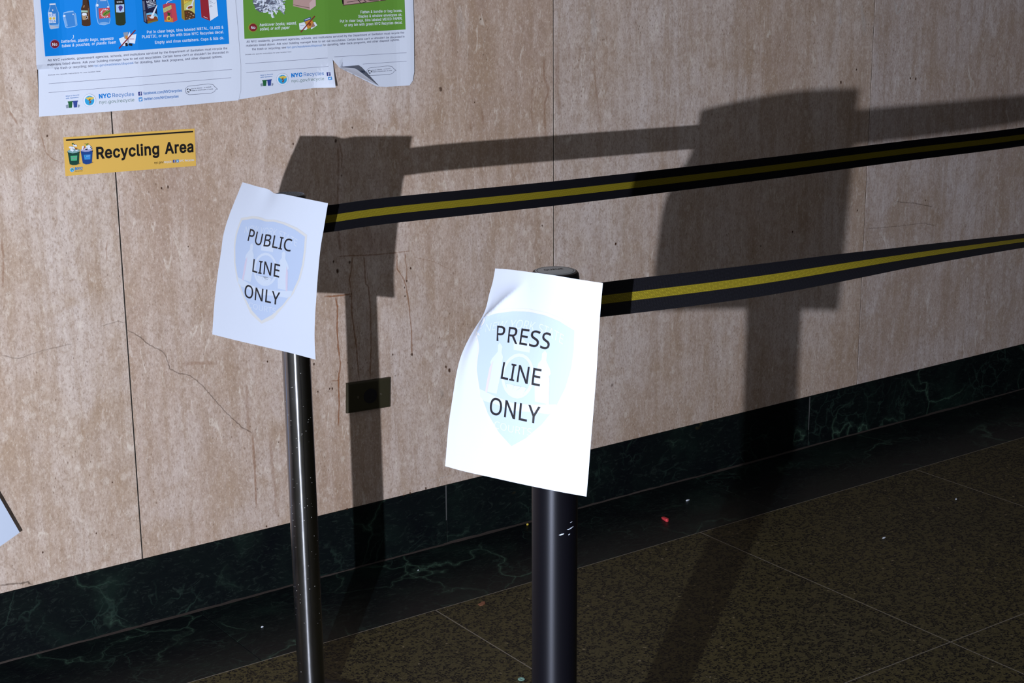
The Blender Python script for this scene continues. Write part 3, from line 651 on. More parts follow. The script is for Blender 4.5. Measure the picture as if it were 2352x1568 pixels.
 ('lettering','t','ink',1,'All NYC residents, government agencies, schools, and institutions serviced by the Department of Sanitation must recycle the',1.1251,1.1974,1.5011,1.2002,0.0042,0,0),
 ('lettering','t','ink',1,"materials listed above. Ask your building manager how to set out recyclables. Certain items can't or shouldn't be discarded in",1.1238,1.1892,1.5027,1.1921,0.0043,0,0),
 ('lettering','t','ink',1,'the trash or recycling; see',1.1363,1.1814,1.2133,1.1821,0.0043,0,0),
 ('lettering','t','link',1,'nyc.gov/wasteless/disposal',1.215,1.182,1.2976,1.1826,0.0043,0,0),
 ('lettering','t','ink',1,'for donating, take-back programs, and other disposal options.',1.2999,1.1825,1.4888,1.1839,0.0044,0,0),
 ('lettering','t','slate',1,'Include any specific instructions for your location here:',1.1229,1.1707,1.2286,1.1715,0.002,0,0),
 ('ruled_line','p','rule',1,[(1.1225,1.155),(1.509,1.1584),(1.509,1.159),(1.1225,1.1556)]),
 ('ruled_line','p','rule',1,[(1.1211,1.1382),(1.5064,1.1417),(1.5064,1.1423),(1.1211,1.1387)]),
 ('lettering','t','link',1,'What to Recycle',1.1542,1.1281,1.1814,1.129,0.0021,0.006,0),
 ('lettering','t','link',1,'with Sanitation',1.1542,1.1239,1.1798,1.1246,0.0021,0.01,0),
 ('bins_picture','p','bin_green',1,[(1.1583,1.1181),(1.1669,1.1181),(1.1649,1.1065),(1.1586,1.1065)]),
 ('bins_picture','p','bin_green',2,[(1.1571,1.1189),(1.1677,1.1191),(1.1675,1.1172),(1.1573,1.1169)]),
 ('bins_picture','p','bin_blue',1,[(1.1683,1.118),(1.1771,1.1181),(1.1751,1.1063),(1.1689,1.1064)]),
 ('bins_picture','p','bin_blue',2,[(1.1673,1.1192),(1.1779,1.1194),(1.1778,1.1173),(1.1675,1.117)]),
 ('bins_picture','p','cold_grey',1,[(1.1529,1.1118),(1.1573,1.1129),(1.1579,1.1065),(1.1535,1.1062)]),
 ('bins_picture','p','cold_grey',1,[(1.1773,1.1118),(1.1814,1.1101),(1.1795,1.106),(1.1765,1.1058)]),
 ('sanitation_emblem','p','emblem_ring',1,[(1.2146,1.117),(1.2141,1.1142),(1.2129,1.1116),(1.2111,1.1093),(1.2089,1.1074),(1.2063,1.1061),(1.2034,1.1054),(1.2004,1.1053),(1.1975,1.1058),(1.1948,1.107),(1.1924,1.1087),(1.1904,1.1108),(1.1891,1.1133),(1.1883,1.1161),(1.1882,1.1189),(1.1887,1.1217),(1.1899,1.1242),(1.1917,1.1265),(1.1939,1.1284),(1.1965,1.1297),(1.1994,1.1304),(1.2024,1.1305),(1.2053,1.13),(1.208,1.1289),(1.2104,1.1272),(1.2123,1.1251),(1.2137,1.1225),(1.2145,1.1198)]),
 ('sanitation_emblem','p','white',2,[(1.2143,1.117),(1.2137,1.1143),(1.2126,1.1118),(1.2109,1.1095),(1.2087,1.1077),(1.2061,1.1065),(1.2033,1.1057),(1.2004,1.1057),(1.1976,1.1062),(1.195,1.1073),(1.1926,1.1089),(1.1908,1.111),(1.1894,1.1134),(1.1887,1.1161),(1.1885,1.1189),(1.1891,1.1216),(1.1902,1.1241),(1.1919,1.1263),(1.1941,1.1281),(1.1967,1.1294),(1.1994,1.1301),(1.2023,1.1302),(1.2052,1.1297),(1.2078,1.1286),(1.2101,1.1269),(1.212,1.1249),(1.2134,1.1224),(1.2142,1.1198)]),
 ('sanitation_emblem','p','emblem_blue',3,[(1.2109,1.1169),(1.2105,1.1149),(1.2097,1.113),(1.2084,1.1113),(1.2068,1.11),(1.2049,1.1091),(1.2028,1.1085),(1.2007,1.1085),(1.1985,1.1088),(1.1966,1.1097),(1.1949,1.1109),(1.1935,1.1124),(1.1925,1.1142),(1.1919,1.1162),(1.1918,1.1183),(1.1922,1.1203),(1.1931,1.1221),(1.1943,1.1238),(1.196,1.1251),(1.1978,1.1261),(1.1999,1.1266),(1.2021,1.1267),(1.2042,1.1263),(1.2061,1.1255),(1.2079,1.1243),(1.2093,1.1227),(1.2103,1.1209),(1.2108,1.1189)]),
 ('sanitation_emblem','p','yellow',4,[(1.1935,1.1232),(1.2,1.1242),(1.202,1.1255),(1.2041,1.1242),(1.2107,1.1231),(1.2089,1.12),(1.2048,1.1186),(1.2014,1.1178),(1.1978,1.1194)]),
 ('sanitation_emblem','p','rust',5,[(1.2042,1.1208),(1.2005,1.1211),(1.2004,1.1195),(1.2041,1.1192)]),
 ('sanitation_emblem','p','rust',5,[(1.1997,1.1206),(1.1988,1.1182),(1.2003,1.1176),(1.2012,1.12)]),
 ('sanitation_emblem','p','rust',5,[(1.1992,1.1172),(1.2031,1.1155),(1.2038,1.1169),(1.1999,1.1186)]),
 ('sanitation_emblem','p','rust',5,[(1.2027,1.1163),(1.2021,1.1136),(1.2037,1.1133),(1.2043,1.116)]),
 ('sanitation_emblem','p','rust',5,[(1.2029,1.1142),(1.1995,1.1141),(1.1996,1.1125),(1.2029,1.1126)]),
 ('sanitation_emblem','p','ochre',4,[(1.2014,1.1188),(1.2009,1.1086),(1.2019,1.1086),(1.2023,1.1188)]),
 ('lettering','t','nyc_blue',1,'NYC',1.2214,1.1205,1.2459,1.1207,0.0076,0.034,0),
 ('lettering','t','nyc_blue2',1,'Recycles',1.2491,1.1209,1.2941,1.1204,0.0074,0,0),
 ('lettering','t','grey_green',1,'nyc.gov/recycle',1.2212,1.1098,1.2938,1.1096,0.0063,0,0),
 ('social_logo','p','fb',1,[(1.3032,1.1272),(1.3105,1.1275),(1.3108,1.1199),(1.3035,1.1197)]),
 ('social_logo','p','white',2,[(1.3091,1.1269),(1.3078,1.127),(1.3078,1.1258),(1.309,1.1258)]),
 ('social_logo','p','white',2,[(1.3072,1.1266),(1.3068,1.1252),(1.308,1.1249),(1.3084,1.1263)]),
 ('social_logo','p','white',2,[(1.3068,1.1251),(1.3066,1.1204),(1.3079,1.1203),(1.308,1.1251)]),
 ('social_logo','p','white',2,[(1.306,1.1235),(1.3091,1.1235),(1.3091,1.1245),(1.3059,1.1245)]),
 ('social_logo.b','p','tw',1,[(1.3034,1.1161),(1.3111,1.1163),(1.3113,1.1087),(1.3036,1.1084)]),
 ('social_logo.b','p','white',2,[(1.3049,1.1144),(1.3067,1.1128),(1.3075,1.114),(1.3087,1.1144),(1.3094,1.1137),(1.3102,1.1139),(1.3094,1.1126),(1.3086,1.1107),(1.3065,1.11),(1.3045,1.1108),(1.3059,1.1112),(1.3049,1.1126)]),
 ('lettering','t','nyc_blue2',1,'facebook.com/NYCrecycles',1.3139,1.1213,1.3966,1.1215,0.005,0.01,0),
 ('lettering','t','nyc_blue2',1,'twitter.com/NYCrecycles',1.3143,1.1101,1.3883,1.1104,0.005,0.01,0),
 ('speech_bubble','p','slate',1,[(1.4041,1.1224),(1.4048,1.1269),(1.4041,1.127),(1.4034,1.1225)]),
 ('speech_bubble','p','slate',1,[(1.4046,1.1267),(1.4103,1.1309),(1.4098,1.1314),(1.4042,1.1272)]),
 ('speech_bubble','p','slate',1,[(1.4101,1.1308),(1.4551,1.1326),(1.4551,1.1332),(1.41,1.1315)]),
 ('speech_bubble','p','slate',1,[(1.455,1.1326),(1.465,1.1304),(1.4651,1.1311),(1.4552,1.1332)]),
 ('speech_bubble','p','slate',1,[(1.4648,1.1306),(1.4689,1.1255),(1.4695,1.1259),(1.4653,1.1309)]),
 ('speech_bubble','p','slate',1,[(1.469,1.1255),(1.4744,1.1207),(1.4748,1.1211),(1.4695,1.1259)]),
 ('speech_bubble','p','slate',1,[(1.4745,1.1212),(1.4696,1.1205),(1.4698,1.1198),(1.4747,1.1206)]),
 ('speech_bubble','p','slate',1,[(1.4694,1.1203),(1.4675,1.1167),(1.4682,1.1164),(1.47,1.12)]),
 ('speech_bubble','p','slate',1,[(1.4677,1.1169),(1.4599,1.1141),(1.4601,1.1135),(1.468,1.1163)]),
 ('speech_bubble','p','slate',1,[(1.46,1.1141),(1.4119,1.1144),(1.4119,1.1137),(1.46,1.1135)]),
 ('speech_bubble','p','slate',1,[(1.4121,1.1143),(1.4059,1.1171),(1.4056,1.1166),(1.4118,1.1138)]),
 ('speech_bubble','p','slate',1,[(1.4061,1.117),(1.4041,1.1226),(1.4034,1.1224),(1.4054,1.1168)]),
 ('speech_bubble','p','black',1,[(1.4074,1.1205),(1.4093,1.1188),(1.4105,1.12),(1.4086,1.1216)]),
 ('speech_bubble','p','black',1,[(1.4101,1.1186),(1.4126,1.1191),(1.4122,1.1207),(1.4097,1.1202)]),
 ('speech_bubble','p','black',1,[(1.4103,1.1269),(1.4078,1.1263),(1.4084,1.1247),(1.4108,1.1254)]),
 ('speech_bubble','p','black',1,[(1.4072,1.1257),(1.4065,1.1235),(1.4082,1.123),(1.4089,1.1252)]),
 ('speech_bubble','p','black',1,[(1.415,1.1213),(1.4156,1.1236),(1.4139,1.124),(1.4133,1.1217)]),
 ('speech_bubble','p','black',1,[(1.4154,1.1243),(1.4136,1.1261),(1.4123,1.125),(1.4141,1.1232)]),
 ('lettering','t','slate',1,'Save for reference - or recycle it!',1.4166,1.1245,1.4607,1.1255,0.0022,0,0),
 ('lettering','t','slate',1,'Printed on recycled paper, of course.',1.4167,1.1208,1.4649,1.1212,0.0022,0,0),
]
PRINT_GREEN = [
 ('colour_field','p','green',1,[(1.5426,1.3491),(1.9277,1.3499),(1.929,1.2193),(1.5408,1.2189)]),
 ('shredded_paper_picture','p','slate',2,[(1.5629,1.2929),(1.5699,1.3054),(1.6282,1.3033),(1.6322,1.2902),(1.6252,1.28),(1.6139,1.274),(1.5953,1.2707),(1.5789,1.2706),(1.5701,1.2766)]),
 ('shredded_paper_picture','p','white',3,[(1.5979,1.2798),(1.6011,1.2766),(1.6029,1.2779),(1.5996,1.2812)]),
 ('shredded_paper_picture','p','white',3,[(1.602,1.2762),(1.6063,1.2762),(1.6063,1.2782),(1.602,1.2783)]),
 ('shredded_paper_picture','p','white',4,[(1.6091,1.2984),(1.6133,1.2993),(1.6127,1.3016),(1.6085,1.3007)]),
 ('shredded_paper_picture','p','white',4,[(1.6125,1.2993),(1.6195,1.297),(1.6204,1.2993),(1.6135,1.3015)]),
 ('shredded_paper_picture','p','pale_grey',5,[(1.6034,1.2695),(1.6042,1.2648),(1.6079,1.2653),(1.607,1.27)]),
 ('shredded_paper_picture','p','pale_grey',5,[(1.6044,1.2643),(1.6079,1.258),(1.6112,1.2594),(1.6077,1.2657)]),
 ('shredded_paper_picture','p','white',6,[(1.5759,1.296),(1.583,1.2943),(1.5836,1.2963),(1.5765,1.298)]),
 ('shredded_paper_picture','p','white',6,[(1.5832,1.2943),(1.5895,1.2938),(1.5897,1.2959),(1.5834,1.2963)]),
 ('shredded_paper_picture','p','cold_grey',7,[(1.5828,1.2852),(1.5879,1.2866),(1.5867,1.2898),(1.5816,1.2884)]),
 ('shredded_paper_picture','p','cold_grey',7,[(1.5888,1.2871),(1.5907,1.289),(1.5877,1.2913),(1.5858,1.2893)]),
 ('shredded_paper_picture','p','white',8,[(1.5868,1.2695),(1.5934,1.2718),(1.592,1.2749),(1.5855,1.2726)]),
 ('shredded_paper_picture','p','white',8,[(1.5932,1.2717),(1.5997,1.2733),(1.5987,1.2765),(1.5922,1.2749)]),
 ('shredded_paper_picture','p','white',9,[(1.5802,1.293),(1.5806,1.2985),(1.5769,1.2987),(1.5765,1.2932)]),
 ('shredded_paper_picture','p','white',9,[(1.5796,1.2971),(1.5838,1.299),(1.5821,1.3018),(1.5779,1.3)]),
 ('shredded_paper_picture','p','pale_grey',3,[(1.585,1.2917),(1.5922,1.2946),(1.591,1.2968),(1.5838,1.2939)]),
 ('shredded_paper_picture','p','pale_grey',3,[(1.592,1.2945),(1.5947,1.2952),(1.5939,1.2976),(1.5912,1.2969)]),
 ('shredded_paper_picture','p','white',4,[(1.5838,1.2813),(1.5895,1.2829),(1.5886,1.2852),(1.583,1.2837)]),
 ('shredded_paper_picture','p','white',4,[(1.5892,1.2828),(1.5926,1.283),(1.5924,1.2855),(1.589,1.2853)]),
 ('shredded_paper_picture','p','cold_grey',5,[(1.5662,1.2922),(1.5688,1.2948),(1.5669,1.2963),(1.5642,1.2937)]),
 ('shredded_paper_picture','p','cold_grey',5,[(1.5691,1.2954),(1.5695,1.2991),(1.5669,1.2993),(1.5665,1.2956)]),
 ('shredded_paper_picture','p','white',6,[(1.5988,1.2752),(1.6049,1.2733),(1.6057,1.2752),(1.5995,1.2771)]),
 ('shredded_paper_picture','p','white',6,[(1.6056,1.2733),(1.6102,1.2746),(1.6095,1.2765),(1.605,1.2752)]),
 ('shredded_paper_picture','p','white',7,[(1.6278,1.2883),(1.6302,1.2839),(1.6327,1.2849),(1.6303,1.2893)]),
 ('shredded_paper_picture','p','white',7,[(1.6303,1.2851),(1.6287,1.2829),(1.631,1.2816),(1.6326,1.2837)]),
 ('shredded_paper_picture','p','pale_grey',8,[(1.5674,1.2773),(1.5725,1.2789),(1.5715,1.2812),(1.5665,1.2795)]),
 ('shredded_paper_picture','p','pale_grey',8,[(1.5722,1.2788),(1.58,1.28),(1.5795,1.2823),(1.5718,1.2812)]),
 ('shredded_paper_picture','p','white',9,[(1.6117,1.2778),(1.6102,1.2749),(1.6123,1.2741),(1.6137,1.277)]),
 ('shredded_paper_picture','p','white',9,[(1.6102,1.2742),(1.6126,1.2685),(1.6147,1.2692),(1.6123,1.2748)]),
 ('shredded_paper_picture','p','cold_grey',3,[(1.6033,1.2939),(1.6069,1.2941),(1.6066,1.2976),(1.603,1.2974)]),
 ('shredded_paper_picture','p','cold_grey',3,[(1.6058,1.2944),(1.6099,1.2923),(1.6119,1.2953),(1.6077,1.2974)]),
 ('shredded_paper_picture','p','white',4,[(1.606,1.2831),(1.6102,1.2829),(1.6103,1.2851),(1.6061,1.2852)]),
 ('shredded_paper_picture','p','white',4,[(1.6101,1.2829),(1.6183,1.2825),(1.6184,1.2847),(1.6103,1.2851)]),
 ('shredded_paper_picture','p','white',5,[(1.5967,1.2676),(1.6018,1.2658),(1.6031,1.2688),(1.598,1.2705)]),
 ('shredded_paper_picture','p','white',5,[(1.6031,1.2658),(1.6092,1.2679),(1.6079,1.2709),(1.6018,1.2688)]),
 ('shredded_paper_picture','p','pale_grey',6,[(1.5801,1.2842),(1.582,1.2847),(1.5812,1.2872),(1.5793,1.2867)]),
 ('shredded_paper_picture','p','pale_grey',6,[(1.5826,1.285),(1.5869,1.2883),(1.5849,1.2903),(1.5806,1.2869)]),
 ('shredded_paper_picture','p','white',7,[(1.612,1.2949),(1.6153,1.2968),(1.6139,1.2987),(1.6106,1.2968)]),
 ('shredded_paper_picture','p','white',7,[(1.6145,1.2966),(1.6203,1.2963),(1.6204,1.2986),(1.6147,1.2989)]),
 ('shredded_paper_picture','p','cold_grey',8,[(1.6081,1.2888),(1.6172,1.2901),(1.6167,1.2929),(1.6075,1.2916)]),
 ('shredded_paper_picture','p','cold_grey',8,[(1.6172,1.2901),(1.622,1.2908),(1.6215,1.2936),(1.6167,1.2929)]),
 ('shredded_paper_picture','p','white',9,[(1.6214,1.2927),(1.6222,1.2887),(1.6253,1.2892),(1.6245,1.2932)]),
 ('shredded_paper_picture','p','white',9,[(1.6224,1.2883),(1.6267,1.2819),(1.6294,1.2833),(1.6251,1.2897)]),
 ('shredded_paper_picture','p','white',3,[(1.6219,1.2959),(1.624,1.291),(1.6272,1.2921),(1.6251,1.2969)]),
 ('shredded_paper_picture','p','white',3,[(1.6239,1.2917),(1.6234,1.2881),(1.6268,1.2877),(1.6273,1.2914)]),
 ('shredded_paper_picture','p','pale_grey',4,[(1.6082,1.296),(1.6137,1.2899),(1.6158,1.2913),(1.6103,1.2975)]),
 ('shredded_paper_picture','p','pale_grey',4,[(1.6136,1.2899),(1.6156,1.2874),(1.6178,1.2888),(1.6159,1.2913)]),
 ('shredded_paper_picture','p','white',5,[(1.6297,1.2766),(1.6321,1.2726),(1.6341,1.2736),(1.6317,1.2776)]),
 ('shredded_paper_picture','p','white',5,[(1.632,1.2733),(1.6307,1.2665),(1.633,1.2662),(1.6343,1.2729)]),
 ('shredded_paper_picture','p','cold_grey',6,[(1.628,1.286),(1.6325,1.2856),(1.6329,1.2886),(1.6284,1.289)]),
 ('shredded_paper_picture','p','cold_grey',6,[(1.6334,1.2857),(1.6374,1.2872),(1.636,1.29),(1.632,1.2884)]),
 ('shredded_paper_picture','p','white',7,[(1.6143,1.2879),(1.6228,1.2908),(1.622,1.2927),(1.6134,1.2897)]),
 ('shredded_paper_picture','p','white',7,[(1.6225,1.2908),(1.6276,1.2909),(1.6275,1.2929),(1.6224,1.2927)]),
 ('shredded_paper_picture','p','white',8,[(1.6089,1.2993),(1.6089,1.2939),(1.6127,1.2939),(1.6127,1.2994)]),
 ('shredded_paper_picture','p','white',8,[(1.6091,1.2931),(1.6119,1.2888),(1.6152,1.2905),(1.6125,1.2947)]),
 ('shredded_paper_picture','p','pale_grey',9,[(1.5809,1.2715),(1.5843,1.2732),(1.5828,1.2756),(1.5794,1.2739)]),
 ('shredded_paper_picture','p','pale_grey',9,[(1.5831,1.2731),(1.5904,1.271),(1.5913,1.2736),(1.584,1.2757)]),
 ('shredded_paper_picture','p','white',3,[(1.5762,1.2923),(1.5812,1.2903),(1.5822,1.2923),(1.5772,1.2943)]),
 ('shredded_paper_picture','p','white',3,[(1.5817,1.2902),(1.5881,1.2902),(1.5881,1.2923),(1.5817,1.2924)]),
 ('shredded_paper_picture','p','cold_grey',4,[(1.5941,1.2853),(1.6009,1.2848),(1.6011,1.2869),(1.5942,1.2873)]),
 ('shredded_paper_picture','p','cold_grey',4,[(1.6007,1.2849),(1.6071,1.2835),(1.6076,1.2855),(1.6012,1.2869)]),
 ('shredded_paper_picture','p','white',5,[(1.6037,1.2932),(1.6074,1.294),(1.6064,1.2973),(1.6028,1.2966)]),
 ('shredded_paper_picture','p','white',5,[(1.6062,1.294),(1.6133,1.2917),(1.6147,1.295),(1.6076,1.2973)]),
 ('shredded_paper_picture','p','white',6,[(1.5741,1.2964),(1.5801,1.2999),(1.578,1.3027),(1.572,1.2991)]),
 ('shredded_paper_picture','p','white',6,[(1.5793,1.2997),(1.5827,1.3),(1.5823,1.3033),(1.5789,1.3029)]),
 ('shredded_paper_picture','p','pale_grey',7,[(1.6103,1.2892),(1.6181,1.2888),(1.6183,1.2914),(1.6105,1.2918)]),
 ('shredded_paper_picture','p','pale_grey',7,[(1.6174,1.289),(1.6225,1.2861),(1.6241,1.2883),(1.619,1.2912)]),
 ('shredded_paper_picture','p','white',8,[(1.6088,1.2894),(1.6144,1.2877),(1.6153,1.2901),(1.6097,1.2917)]),
 ('shredded_paper_picture','p','white',8,[(1.6153,1.2877),(1.6207,1.2892),(1.6198,1.2916),(1.6144,1.2901)]),
 ('shredded_paper_picture','p','cold_grey',9,[(1.5983,1.2861),(1.6032,1.2897),(1.6012,1.2918),(1.5963,1.2882)]),
 ('shredded_paper_picture','p','cold_grey',9,[(1.6035,1.2899),(1.6065,1.2934),(1.604,1.2951),(1.601,1.2915)]),
 ('shredded_paper_picture','p','white',3,[(1.6128,1.2806),(1.6164,1.2758),(1.6194,1.2776),(1.6158,1.2823)]),
 ('shredded_paper_picture','p','white',3,[(1.6161,1.2769),(1.6155,1.2733),(1.619,1.2728),(1.6197,1.2764)]),
 ('shredded_paper_picture','p','white',4,[(1.5865,1.2971),(1.5933,1.3022),(1.5913,1.3042),(1.5846,1.2992)]),
 ('shredded_paper_picture','p','white',4,[(1.5935,1.3024),(1.5966,1.3061),(1.5941,1.3077),(1.5911,1.304)]),
 ('shredded_paper_picture','p','pale_grey',5,[(1.6201,1.2953),(1.6249,1.2923),(1.6263,1.294),(1.6216,1.297)]),
 ('shredded_paper_picture','p','pale_grey',5,[(1.6245,1.2927),(1.6268,1.2887),(1.629,1.2897),(1.6267,1.2937)]),
 ('shredded_paper_picture','p','white',6,[(1.5929,1.2914),(1.5929,1.2934),(1.5892,1.2934),(1.5892,1.2914)]),
 ('shredded_paper_picture','p','white',6,[(1.5927,1.2926),(1.5956,1.2975),(1.5924,1.299),(1.5894,1.2941)]),
 ('shredded_paper_picture','p','cold_grey',7,[(1.5784,1.2766),(1.5823,1.2783),(1.5812,1.2802),(1.5773,1.2784)]),
 ('shredded_paper_picture','p','cold_grey',7,[(1.5827,1.2786),(1.5876,1.2837),(1.5858,1.285),(1.5809,1.2799)]),
 ('shredded_paper_picture','p','white',8,[(1.6094,1.2725),(1.6117,1.2695),(1.6136,1.2706),(1.6112,1.2736)]),
 ('shredded_paper_picture','p','white',8,[(1.6127,1.269),(1.6194,1.2693),(1.6193,1.2713),(1.6126,1.271)]),
 ('shredded_paper_picture','p','white',9,[(1.6135,1.2981),(1.6165,1.2923),(1.6188,1.2932),(1.6158,1.299)]),
 ('shredded_paper_picture','p','white',9,[(1.6165,1.2924),(1.6187,1.2865),(1.6211,1.2872),(1.6189,1.2931)]),
 ('shredded_paper_picture','p','pale_grey',3,[(1.5659,1.2934),(1.5737,1.2926),(1.574,1.2947),(1.5662,1.2955)]),
 ('shredded_paper_picture','p','pale_grey',3,[(1.5739,1.2926),(1.5805,1.2932),(1.5802,1.2953),(1.5737,1.2947)]),
 ('shredded_paper_picture','p','white',4,[(1.5972,1.2975),(1.6015,1.2966),(1.6024,1.2999),(1.5981,1.3008)]),
 ('shredded_paper_picture','p','white',4,[(1.6019,1.2965),(1.607,1.2963),(1.6072,1.2997),(1.602,1.2999)]),
 ('shredded_paper_picture','p','cold_grey',5,[(1.6226,1.2925),(1.6274,1.2894),(1.6291,1.2914),(1.6243,1.2945)]),
 ('shredded_paper_picture','p','cold_grey',5,[(1.6286,1.2892),(1.6324,1.29),(1.6318,1.2924),(1.6279,1.2916)]),
 ('shredded_paper_picture','p','white',6,[(1.6172,1.2904),(1.6228,1.2896),(1.6232,1.292),(1.6176,1.2927)]),
 ('shredded_paper_picture','p','white',6,[(1.6222,1.2899),(1.6285,1.2854),(1.6302,1.2872),(1.6239,1.2917)]),
 ('shredded_paper_picture','p','white',7,[(1.6075,1.2733),(1.6127,1.2683),(1.6148,1.27),(1.6096,1.275)]),
 ('shredded_paper_picture','p','white',7,[(1.6123,1.2688),(1.6136,1.265),(1.6164,1.2657),(1.6151,1.2695)]),
 ('shredded_paper_picture','p','pale_grey',8,[(1.6013,1.2818),(1.6023,1.2761),(1.6061,1.2766),(1.6051,1.2823)]),
 ('shredded_paper_picture','p','pale_grey',8,[(1.6023,1.2764),(1.6023,1.2693),(1.6062,1.2693),(1.6062,1.2764)]),
 ('shredded_paper_picture','p','white',9,[(1.6138,1.2789),(1.6222,1.2794),(1.6219,1.2827),(1.6136,1.2823)]),
 ('shredded_paper_picture','p','white',9,[(1.6213,1.2795),(1.627,1.2773),(1.6286,1.2804),(1.6228,1.2826)]),
 ('shredded_paper_picture','p','cold_grey',3,[(1.5972,1.2762),(1.5985,1.2723),(1.602,1.2732),(1.6007,1.2771)]),
 ('shredded_paper_picture','p','cold_grey',3,[(1.5985,1.2728),(1.5982,1.2693),(1.6018,1.2691),(1.6021,1.2726)]),
 ('shredded_paper_picture','p','white',4,[(1.6157,1.2868),(1.6169,1.2852),(1.6189,1.2864),(1.6176,1.288)]),
 ('shredded_paper_picture','p','white',4,[(1.6172,1.285),(1.6226,1.2818),(1.6239,1.2835),(1.6186,1.2867)]),
 ('shredded_paper_picture','p','white',5,[(1.6026,1.2825),(1.6036,1.2774),(1.6074,1.278),(1.6064,1.2831)]),
 ('shredded_paper_picture','p','white',5,[(1.6036,1.278),(1.603,1.2748),(1.6068,1.2742),(1.6074,1.2774)]),
 ('shredded_paper_picture','p','pale_grey',6,[(1.5776,1.2989),(1.5845,1.2968),(1.5856,1.2995),(1.5787,1.3016)]),
 ('shredded_paper_picture','p','pale_grey',6,[(1.5849,1.2967),(1.5902,1.2964),(1.5905,1.2992),(1.5852,1.2996)]),
 ('shredded_paper_picture','p','white',7,[(1.5746,1.2905),(1.576,1.297),(1.573,1.2975),(1.5716,1.291)]),
 ('shredded_paper_picture','p','white',7,[(1.5755,1.2962),(1.5805,1.3001),(1.5785,1.3021),(1.5735,1.2983)]),
 ('shredded_paper_picture','p','cold_grey',8,[(1.6109,1.2899),(1.6157,1.2881),(1.6172,1.2911),(1.6124,1.293)]),
 ('shredded_paper_picture','p','cold_grey',8,[(1.6156,1.2881),(1.6219,1.2853),(1.6236,1.2882),(1.6173,1.2911)]),
 ('shredded_paper_picture','p','white',9,[(1.593,1.2832),(1.5952,1.2838),(1.5939,1.2871),(1.5917,1.2865)]),
 ('shredded_paper_picture','p','white',9,[(1.5937,1.2839),(1.5988,1.2818),(1.6004,1.2849),(1.5954,1.287)]),
 ('shredded_paper_picture','p','white',3,[(1.6184,1.2963),(1.625,1.2967),(1.6248,1.2994),(1.6182,1.299)]),
 ('shredded_paper_picture','p','white',3,[(1.6243,1.2968),(1.6289,1.2948),(1.6303,1.2973),(1.6256,1.2993)]),
 ('shredded_paper_picture','p','pale_grey',4,[(1.6139,1.2996),(1.617,1.293),(1.6207,1.2944),(1.6175,1.3009)]),
 ('shredded_paper_picture','p','pale_grey',4,[(1.6174,1.2925),(1.6218,1.2886),(1.6246,1.291),(1.6203,1.2949)]),
 ('shredded_paper_picture','p','white',5,[(1.6128,1.2949),(1.6178,1.2947),(1.618,1.2981),(1.613,1.2983)]),
 ('shredded_paper_picture','p','white',5,[(1.6182,1.2947),(1.625,1.2956),(1.6245,1.2989),(1.6177,1.298)]),
 ('shredded_paper_picture','p','cold_grey',6,[(1.6216,1.2918),(1.629,1.2921),(1.6289,1.2944),(1.6215,1.2941)]),
 ('shredded_paper_picture','p','cold_grey',6,[(1.6295,1.2922),(1.6339,1.2938),(1.6328,1.296),(1.6284,1.2943)]),
 ('shredded_paper_picture','p','white',7,[(1.5845,1.2699),(1.5909,1.2692),(1.5913,1.2725),(1.5849,1.2731)]),
 ('shredded_paper_picture','p','white',7,[(1.5924,1.2697),(1.5955,1.2722),(1.593,1.2746),(1.5899,1.2721)]),
 ('shredded_paper_picture','p','white',8,[(1.62,1.2932),(1.6253,1.2893),(1.6274,1.2915),(1.622,1.2953)]),
 ('shredded_paper_picture','p','white',8,[(1.6248,1.2901),(1.6258,1.2853),(1.6289,1.2858),(1.6279,1.2906)]),
 ('shredded_paper_picture','p','pale_grey',9,[(1.6245,1.2766),(1.628,1.2748),(1.6296,1.2773),(1.6261,1.2791)]),
 ('shredded_paper_picture','p','pale_grey',9,[(1.6277,1.2749),(1.6334,1.2707),(1.6355,1.2729),(1.6299,1.2771)]),
 ('shredded_paper_picture','p','white',3,[(1.6265,1.2778),(1.6297,1.2711),(1.632,1.2719),(1.6287,1.2787)]),
 ('shredded_paper_picture','p','white',3,[(1.6297,1.2717),(1.6288,1.2677),(1.6312,1.2673),(1.6321,1.2713)]),
 ('shredded_paper_picture','p','cold_grey',4,[(1.5961,1.2847),(1.5998,1.283),(1.6013,1.2856),(1.5976,1.2873)]),
 ('shredded_paper_picture','p','cold_grey',4,[(1.6005,1.2829),(1.6085,1.2828),(1.6086,1.2858),(1.6005,1.2858)]),
 ('shredded_paper_picture','p','white',5,[(1.6228,1.2808),(1.6288,1.2795),(1.6297,1.2828),(1.6237,1.2841)]),
 ('shredded_paper_picture','p','white',5,[(1.6299,1.2795),(1.6339,1.2808),(1.6326,1.284),(1.6286,1.2827)]),
 ('shredded_paper_picture','p','white',6,[(1.5905,1.2749),(1.5961,1.2747),(1.5962,1.2773),(1.5906,1.2774)]),
 ('shredded_paper_picture','p','white',6,[(1.5974,1.2752),(1.599,1.2771),(1.5966,1.2787),(1.595,1.2767)]),
 ('shredded_paper_picture','p','pale_grey',7,[(1.6103,1.2914),(1.6137,1.2879),(1.6163,1.2899),(1.6129,1.2934)]),
 ('shredded_paper_picture','p','pale_grey',7,[(1.6135,1.2881),(1.6173,1.2821),(1.6204,1.2835),(1.6165,1.2896)]),
 ('shredded_paper_picture','p','white',8,[(1.6313,1.2827),(1.6316,1.2781),(1.6352,1.2783),(1.6349,1.2828)]),
 ('shredded_paper_picture','p','white',8,[(1.6316,1.2778),(1.6328,1.2742),(1.6363,1.275),(1.6351,1.2786)]),
 ('shredded_paper_picture','p','cold_grey',9,[(1.6085,1.293),(1.6094,1.2909),(1.6123,1.292),(1.6114,1.294)]),
